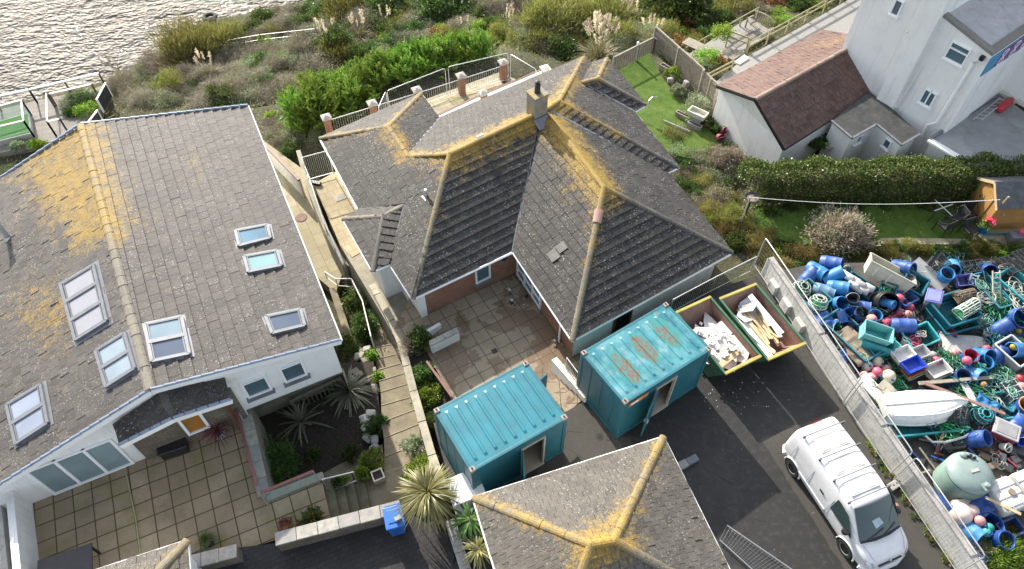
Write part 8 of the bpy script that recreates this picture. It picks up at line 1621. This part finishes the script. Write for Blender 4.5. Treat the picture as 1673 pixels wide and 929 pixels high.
for k, (u, v) in enumerate(((1098, 128), (1105, 148), (1120, 140), (1095, 135))): m = MB(); m.box((0, 0, .15), (.35, .25, .3)); o = simple('garden_stone', m, M['coping'], 'pale garden stone along the bed edge of the back lawn', 'stone', 'stones edging the back lawn', bev=.07); o.location = at(u, v, -1.6); o.rotation_euler = (.2, .1, k)
for k in range(5): a = at(1112 + k * 4, 112 + k * 6, -1.5); m = MB(); m.tube([a, a + Vector((rnd.uniform(-.3, .5), rnd.uniform(-.3, .3), .6)), a + Vector((rnd.uniform(-.2, .9), rnd.uniform(-.6, .2), .9))], .03, 5); simple('driftwood', m, M['wood_old'], 'bent pale driftwood branch leaning at the board fence', 'driftwood', 'driftwood by the board fence', smooth=True)
# clutter in the corner between cottage and lean-to
for c_, u, v, z, s_, l_ in (('sky', 1354, 222, -.55, .27, 'blue tub against the cottage wall under its eaves'), ('blue', 1345, 228, -.6, .3, 'darker blue tub beside the cottage wall'), ('darkgrey', 1333, 233, -.6, .3, 'black tub at the left of the pots behind the long hedge'), ('cream', 1353, 240, -.5, .2, 'cream flower tub behind the long hedge')): put(p_bucket, (c_, s_, s_ * 1.3), u, v, z, (4, 0, 0), l_, 'tub')
for k, (u, v) in enumerate(((1336, 236), (1345, 233), (1340, 241), (1328, 240))): mound('pot_plant', 'small green plant among the tubs behind the long hedge', u, v - 2, -.5, .2, 'broad', .2, 400)['group'] = 'small plants behind the hedge'
bx = thing('chest_box', 'black lidded box behind the long hedge beside the white lean-to', 'box', tuple(at(1424, 247, -1.3)), R(-40)); m = MB(); m.box((0, 0, .5), (1.3, .8, 1.0)); m.build('body', M['black_plastic'], bx, world=False); m = MB(); m.box((0, 0, 1.03), (1.4, .9, .07)); m.build('lid', M['black_plastic'], bx, world=False, bev=.02); m = MB(); m.box((.2, .1, 1.075), (.2, .05, .02)); m.build('handle', M['galv'], bx, world=False)
# garden with clothes line, furniture and shed
p1, p2 = at(1211, 362, -.9), at(1640, 372, -.9); a1 = p1 + Vector((.1, .1, 1.5)); 
m = MB(); m.tube([p1, p1 + Vector((0, 0, 1.6))], .035, 6); simple('clothes_post', m, M['galv'], 'thin clothes-line post beside the red bird bath', 'post')
cp = thing('clothes_prop', 'long pale clothes pole leaning at the gable of the orange shed', 'pole', tuple(at(1612, 362, -.9))); m = MB(); m.beam(at(1612, 362, -.8), at(1648, 321, 1.3), .06, .06); m.build('pole', M['raw_timber'], cp)
m = MB(); e0 = p1 + Vector((0, 0, 1.58)); e1 = at(1634, 326, 1.1)
m.tube([e0.lerp(e1, f) - Vector((0, 0, .35 * math.sin(math.pi * f))) for f in np.linspace(0, 1, 16)], .011, 5); simple('clothes_line', m, M['white_paint'], 'white clothes line stretched over the garden lawn', 'line')
bb = thing('bird_bath', 'small bird bath with a terracotta bowl on a thin stand by the bungalow', 'bird bath', tuple(at(1218, 350, -.9))); m = MB(); m.lathe([(0, 1.0), (.28, 1.05), (.33, 1.14), (.29, 1.14), (.22, 1.07), (0, 1.06)], 18); m.build('bowl', gm('darkgrey'), bb, smooth=True, world=False); m = MB(); m.lathe([(0, 1.075), (.23, 1.085)], 16); m.build('water', gm('brown'), bb, world=False); m = MB(); m.tube([(0, 0, 0), (0, 0, 1.02)], .04, 8); m.build('stand', M['metal_black'], bb, world=False)
gt = thing('round_table', 'round black ringed garden table without its top beside the hedge', 'table', tuple(at(1530, 356, -.9))); m = MB(); m.tube([(.58 * math.cos(a), .58 * math.sin(a), .72) for a in np.linspace(0, 2 * math.pi, 25)], .022, 6); m.build('ring', M['metal_black'], gt, smooth=True, world=False)
for a in (0, 1.57): m = MB(); m.beam((-.55 * math.cos(a + .4), -.55 * math.sin(a + .4), .70 - a * .012), (.55 * math.cos(a + .4), .55 * math.sin(a + .4), .70 - a * .012), .05, .02); m.build('cross_bar', M['galv'], gt, world=False)
for k in range(4): a = k * 1.571 + .4; m = MB(); m.tube([(.5 * math.cos(a), .5 * math.sin(a), 0), (.35 * math.cos(a), .35 * math.sin(a), .4), (.5 * math.cos(a), .5 * math.sin(a), .7)], .018, 5); m.build('leg', M['metal_black'], gt, world=False)
def gchair():
    r = nthing('garden_chair'); wk = m_plain('black_weave', (.025, .025, .028), .7, var=.3, sc=12, bump=.5) if 'black_weave' not in bpy.data.materials else bpy.data.materials['black_weave']
    m = MB(); m.box((0, 0, .42), (.52, .5, .06)); m.build('seat', wk, r, world=False, bev=.02); m = MB(); m.beam((-.26, -.25, .66), (.26, -.25, .66), .05, .46); o = m.build('backrest', wk, r, world=False, bev=.02)
    for s in (-1, 1):
        m = MB(); m.tube([(s * .28, -.25, .85), (s * .29, .0, .66), (s * .28, .25, .62), (s * .27, .26, 0)], .02, 6); m.build('armrest', M['metal_black'], r, world=False, smooth=True); m = MB(); m.tube([(s * .26, -.25, .8), (s * .26, -.30, 0)], .02, 6); m.build('leg', M['metal_black'], r, world=False)
    return r
for u, v, rz, l_ in ((1537, 378, 25, 'black woven garden chair nearest the lawn, left of the group'), (1557, 364, 100, 'black woven garden chair between the round table and the others'), (1574, 356, 170, 'black woven garden chair nearest the hedge'), (1578, 384, 200, 'black woven garden chair nearest the flagged path')): put(gchair, (), u, v, -.9, (0, 0, rz), l_, 'chair', 'garden chairs')
fpz = at(1603, 378, -.9); fp_ = thing('flower_pot', 'blue pot of pink flowers at the corner of the orange shed', 'flower pot', tuple(fpz)); m = MB(); m.lathe([(0, 0), (.2, 0), (.26, .4), (.22, .4), (.21, .34), (0, .34)], 16); m.build('pot', gm('sky'), fp_, smooth=True, world=False)
NR = np.random.RandomState(9); p, d = dome_pts(700, (.28, .28, .3), 10, .2); o = bpy.data.objects.new('leaves', qmesh('pot_leaves', [(quads(p + [0, 0, .4], d, .08, .06), LM['bright'])])); COL.objects.link(o); o.parent = fp_; p, d = dome_pts(160, (.2, .2, .2), 6, .2); o = bpy.data.objects.new('flowers', qmesh('pot_flowers', [(quads(p + [.05, .02, .62], d, .10, .09), LM['flower'])])); COL.objects.link(o); o.parent = fp_
shw = m_slabs('shed_boards', (.40, .21, .06), (.50, .28, .09), 3.0, .12, joint=(.15, .07, .02), mortar=.014); shf = m_plain('shed_felt', (.085, .09, .10), .9, var=.35, sc=2, dirt=(.16, .15, .12)); 
sa = R(2); s0 = at(1603, 376, -.9); sx, sy = Vector((math.cos(sa), math.sin(sa), 0)), Vector((-math.sin(sa), math.cos(sa), 0)); SW, SL = 1.75, 2.6
shd = thing('garden_shed', 'orange-brown timber garden shed with felt roof at the right edge', 'shed', tuple(s0), sa); m = MB(); e, rg_ = 1.55, 2.15
g = [(0, 0), (0, SW)]
m.mesh_faces([(0, 0, 0), (0, SW, 0), (0, SW, e), (0, SW / 2, rg_), (0, 0, e), (SL, 0, 0), (SL, SW, 0), (SL, SW, e), (SL, SW / 2, rg_), (SL, 0, e)], [(1, 0, 4, 3, 2), (5, 6, 7, 8, 9), (0, 5, 9, 4), (6, 1, 2, 7)]); m.build('wall', shw, shd, world=False)
for s, (y0_, y1_) in enumerate(((-.12, SW / 2), (SW / 2, SW + .12))):
    m = MB(); za, zb_ = (e - .08, rg_) if s == 0 else (rg_, e - .08); m.mesh_faces([(-.12, y0_, za + .02), (SL + .1, y0_, za + .02), (SL + .1, y1_, zb_ + .02), (-.12, y1_, zb_ + .02), (-.12, y0_, za + .05), (SL + .1, y0_, za + .05), (SL + .1, y1_, zb_ + .05), (-.12, y1_, zb_ + .05)], [(3, 2, 1, 0), (4, 5, 6, 7), (0, 1, 5, 4), (1, 2, 6, 5), (2, 3, 7, 6), (3, 0, 4, 7)]); m.build('roof', shf, shd, world=False)
    m = MB(); m.beam((-.13, y0_, za - .03), (-.13, y1_, zb_ - .03), .03, .12); m.build('bargeboard', M['raw_timber'], shd, world=False)
m = MB(); m.box((-.02, SW / 2, .95), (.04, .85, 1.75)); dr_ = m.build('door', shw, shd, world=False); m = MB(); m.box((-.05, SW / 2 + .3, 1.0), (.03, .05, .12)); h_ = m.build('latch', M['metal_black'], shd, world=False); h_.parent = dr_
m = MB(); m.box((.45, -.03, 1.05), (.10, .06, .10)); m.build('lamp', M['galv'], shd, world=False)
sheet('shed_flagstones', None, -.86, M['flag_path'], .3, pts=[at(u, v, -.86) for u, v in ((1592, 374), (1680, 374), (1680, 400), (1588, 400))]); sheet('stepping_path', None, -.87, M['flag_path'], .3, rot=5, pts=[at(u, v, -.87) for u, v in ((1440, 388), (1590, 390), (1590, 399), (1440, 398))])
ch = thing('dark_chest', 'dark stone trough with a magenta pot on top at the right edge by the shed', 'trough', tuple(at(1660, 392, -.86)), R(5)); m = MB(); m.box((0, 0, .22), (.9, .45, .44)); m.build('body', M['lead'], ch, world=False, bev=.04); m = MB(); m.lathe([(0, .44), (.12, .44), (.15, .62), (0, .62)], 12); m.build('pot', gm('pink'), ch, world=False)
m = MB(); m.tube([at(1602, 384, -.8), at(1612, 383, -.8), at(1645, 382, -.8)], .04, 6); simple('pipe', m, gm('teal'), 'dark blue pipe lying on the flagstones in front of the shed', 'pipe')
# left terrace
cbx = thing('cool_box', 'black plastic lidded storage box under the porch on the terrace', 'storage box', tuple(at(288, 736, -.2)), R(22)); m = MB(); m.box((0, 0, .2), (.92, .48, .40)); m.build('body', M['black_plastic'], cbx, world=False, bev=.06, seg=3); m = MB(); m.box((0, 0, .44), (.98, .53, .10)); m.build('lid', M['black_plastic'], cbx, world=False, bev=.04, seg=3)
tp_ = thing('terracotta_pot', 'small square terracotta pot standing beside the patio door', 'pot', tuple(at(219, 745, -.2)), R(20)); m = MB(); hollow_box(m, .22, .22, .26, .03, .8); o = m.build('pot', m_plain('terracotta', (.36, .12, .06), .8), tp_, world=False); o.location = (0, 0, .13); m = MB(); m.box((0, 0, .2), (.16, .16, .02)); m.build('soil', M['soil'], tp_, world=False)
m = MB(); m.tube([at(197, 738, -.17), at(203, 760, -.17), at(212, 800, -.17), at(222, 850, -.17), at(232, 925, -.17)], .022, 5); simple('hose', m, m_plain('hose_pale', (.34, .36, .18), .7), 'pale green hose lying straight across the terrace slabs', 'hose')
tb_ = thing('dark_table', 'dark flat topped table at the bottom edge of the terrace', 'table', tuple(at(125, 935, -.2)), R(20)); m = MB(); m.box((0, 0, .74), (1.6, .9, .05)); m.build('top', M['black_plastic'], tb_, world=False, bev=.02)
for x_ in (-.7, .7):
    for y_ in (-.38, .38): m = MB(); m.beam((x_, y_, 0), (x_, y_, .72), .06, .06); m.build('leg', M['metal_black'], tb_, world=False)
brn = m_plain('rail_red_brown', (.17, .065, .055), .5, var=.2)
def balustrade(label, a, b):
    r = thing('glass_balustrade', label, 'balustrade', tuple(a)); up = Vector((0, 0, 1.0)); d = (b - a).normalized(); m = MB(); m.beam(a + up, b + up, .10, .05); m.build('handrail', brn, r)
    L_ = (b - a).length; k = max(1, round(L_ / 1.2))
    for i in range(k): p_, q_ = a.lerp(b, i / k) + d * .04, a.lerp(b, (i + 1) / k) - d * .04; m = MB(); m.face([p_ + up * .08, q_ + up * .08, q_ + up * .94, p_ + up * .94]); m.build('glass_panel', M['glass_clear'], r)
    for i in range(k + 1): q = a.lerp(b, i / k); m = MB(); m.tube([q, q + up], .022, 6); m.build('post', M['galv'], r)
balustrade('glass balustrade with a red-brown handrail above the sunken bed, running to the porch', at(400, 690, -.15), at(434, 812, -.15)); balustrade('short glass balustrade with red-brown handrail at the corner by the terrace steps', at(438, 824, -.15), at(522, 789, -.15))
railing('handrail', 'silver double handrail beside the short terrace steps', [at(527, 783, .55), at(577, 771, .2)], -.6, M['steel'], 9, r=.024)
slat_fence('grey picket fence in the dark gap under the left house', at(478, 660, -1.9), at(558, 622, -1.9), .75, -2.4, M['wood_old'], M['wood_old'], name='picket_fence')
for k in range(26):
    u, v = rnd.uniform(575, 612), rnd.uniform(570, 640); s_ = rnd.uniform(.15, .4); m = MB(); m.box((0, 0, 0), (s_, s_ * .8, s_ * .6)); o = simple('rockery_stone', m, M['coping'] if k % 2 else M['concrete'], 'grey rockery stone between the sunken bed and the garden steps', 'stone', 'rockery stones', bev=.05); o.location = at(u, v, -2.5); o.rotation_euler = (rnd.uniform(-.4, .4), rnd.uniform(-.4, .4), k)
for k in range(9): u, v = rnd.uniform(595, 612), rnd.uniform(675, 735); m = MB(); m.box((0, 0, .1), (.4, .3, .25)); o = simple('rockery_stone', m, M['old_white'] if k % 3 == 0 else M['coping'], 'pale stone edging the dark soil beside the lower steps', 'stone', 'pale edging stones', bev=.07); o.location = at(u, v, -2.3); o.rotation_euler = (.2, .1, k * 1.7)
wb_ = thing('wheelie_bin', 'blue wheelie bin with a brick on its lid beside the stone wall', 'bin', tuple(at(650, 862, -.06)), R(16)); bl = m_plain('bin_blue', (.02, .12, .40), .45, var=.2)
m = MB(); m.mesh_faces([(-.22, -.26, .05), (.22, -.26, .05), (.22, .26, .05), (-.22, .26, .05), (-.29, -.34, .98), (.29, -.34, .98), (.29, .36, .98), (-.29, .36, .98)], [(3, 2, 1, 0), (4, 5, 6, 7), (0, 1, 5, 4), (1, 2, 6, 5), (2, 3, 7, 6), (3, 0, 4, 7)]); m.build('body', bl, wb_, world=False, bev=.03); m = MB(); m.box((0, -.01, 1.01), (.62, .74, .06)); ld = m.build('lid', bl, wb_, world=False, bev=.03); m = MB(); m.box((0, .02, 1.05), (.40, .44, .03)); q_ = m.build('lid_panel', bl, wb_, world=False, bev=.015); q_.parent = ld
m = MB(); m.tube([(-.24, .40, .96), (.24, .40, .96)], .025, 6); m.build('handle', bl, wb_, world=False)
for s in (-1, 1): m = MB(); m.tube([(s * .22, .30, .1), (s * .28, .30, .1)], .1, 12); m.build('wheel', M['black_plastic'], wb_, world=False)
m = MB(); c_ = at(650, 846, 1.08); m.box(tuple(c_), (.2, .13, .09), R(30)); simple('brick', m, M['coping'], 'pale brick resting on the blue wheelie bin lid', 'brick')
wc = thing('white_cabinet', 'white box cabinet between the cordyline and the teal container', 'cabinet', tuple(at(763, 818, 0)), R(22)); m = MB(); m.box((0, 0, .6), (1.0, .82, 1.1)); m.build('body', M['white_paint'], wc, world=False, bev=.02); m = MB(); m.mesh_faces([(-.54, -.45, 1.16), (.54, -.45, 1.16), (.54, .45, 1.24), (-.54, .45, 1.24), (-.54, -.45, 1.20), (.54, -.45, 1.20), (.54, .45, 1.28), (-.54, .45, 1.28)], [(3, 2, 1, 0), (4, 5, 6, 7), (0, 1, 5, 4), (1, 2, 6, 5), (2, 3, 7, 6), (3, 0, 4, 7)]); m.build('lid', M['white_paint'], wc, world=False); m = MB(); m.tube([(-.42, -.38, 1.21), (-.42, -.38, 1.225)], .03, 8); m.build('lock', M['metal_black'], wc, world=False)
m = MB(); m.tube([at(722, 702, .9), at(730, 730, .6), at(745, 755, .5), at(764, 780, 1.0)], .022, 5); simple('cable', m, M['white_paint'], 'white cable hanging down the end of the clean teal container', 'cable', smooth=True)
m = MB(); m.tube([at(965 + 9 * math.cos(a) + a * .6, 655 + 7 * math.sin(a), .03) for a in np.linspace(0, 16, 60)] + [at(985, 672, .03), at(1000, 668, .5)], .012, 4); simple('cable', m, M['black_plastic'], 'dark coil of cable on tarmac at the foot of the patio stair wall', 'cable', smooth=True)
gl = thing('leaning_panel', 'red-brown timber panel leaning in the border beside the patio', 'panel', tuple(at(722, 640, -1.0))); a, b = at(697, 590, -.1), at(738, 648, -.1)
m = MB(); m.face([a, b, PZ(b, -1.0) + Vector((.2, .1, 0)), PZ(a, -1.0) + Vector((.2, .1, 0))]); m.beam(a, b, .08, .06); m.build('boards', brn, gl); m = MB(); m.beam(PZ(a, -.95) + Vector((.2, .1, 0)), PZ(b, -.95) + Vector((.2, .1, 0)), .08, .06); m.build('bottom_rail', M['wood_brown'], gl)
sheet('planting_strip', None, -1.15, M['soil'], 1.2, pts=[at(u, v, -1.15) for u, v in ((655, 552), (698, 560), (745, 650), (762, 700), (740, 790), (722, 790), (700, 730), (682, 660))])
m = MB(); c_ = at(492, 355, -3.385); m.lathe([(0, .01), (.28, .01), (.3, 0)], 20, Matrix.Translation(c_)); simple('manhole_cover', m, m_plain('manhole_pink', (.19, .12, .10), .8), 'round reddish manhole cover in the side path', 'manhole cover')
m = MB(); c_ = at(556, 322, -1.49); m.box(tuple(c_), (.55, .4, .02), R(28)); simple('drain_cover', m, M['coping'], 'pale square inspection cover on the upper side terrace', 'drain cover')
m = MB(); c_ = at(808, 573, -.99); m.box(tuple(c_), (.22, .2, .02), R(30)); simple('drain_grate', m, M['metal_black'], 'small black drain grate in the middle of the wet patio', 'drain')
for k in range(22):
    u, v = (rnd.uniform(830, 866), rnd.uniform(452, 500)) if k < 15 else (rnd.uniform(905, 918), rnd.uniform(545, 565)); m = MB(); s_ = rnd.uniform(.05, .16); m.box((0, 0, s_ * .2), (s_, s_ * .7, s_ * .4)); o = simple('debris', m, (M['plaster'], M['soil'], M['wood_brown'])[k % 3], ('white plaster crumb', 'dark soil clod', 'brown wood scrap')[k % 3] + (' on the patio in front of the glazed doors' if k < 15 else ' at the brick corner of the patio'), 'debris', 'debris on the patio'); o.location = at(u, v, -1.0); o.rotation_euler = (rnd.uniform(-.3, .3), 0, k)
m = MB(); c_ = at(1462, 826, .06); m.lathe([(0, .06), (.06, .05), (.10, 0)], 9, Matrix.Translation(c_)); m.tube([c_ + Vector((.1 * math.cos(a), .08 * math.sin(a), .02 + .02 * math.sin(3 * a))) for a in np.linspace(0, 6.28, 12)], .025, 5); simple('rag', m, gm('rose'), 'crumpled reddish rag on the tarmac beside the van windscreen', 'rag', smooth=True)
for k in range(40):
    u, v = rnd.gauss(1195, 32), rnd.gauss(648, 16); m = MB(); s_ = rnd.uniform(.012, .035); m.box((0, 0, s_ * .3), (s_, s_ * .8, s_ * .5)); o = simple('plaster_crumb', m, M['plaster'], 'white plaster crumb scattered on the wet tarmac below the skips', 'crumb', 'plaster crumbs on the tarmac'); o.location = at(u, v, 0); o.rotation_euler = (0, 0, k)
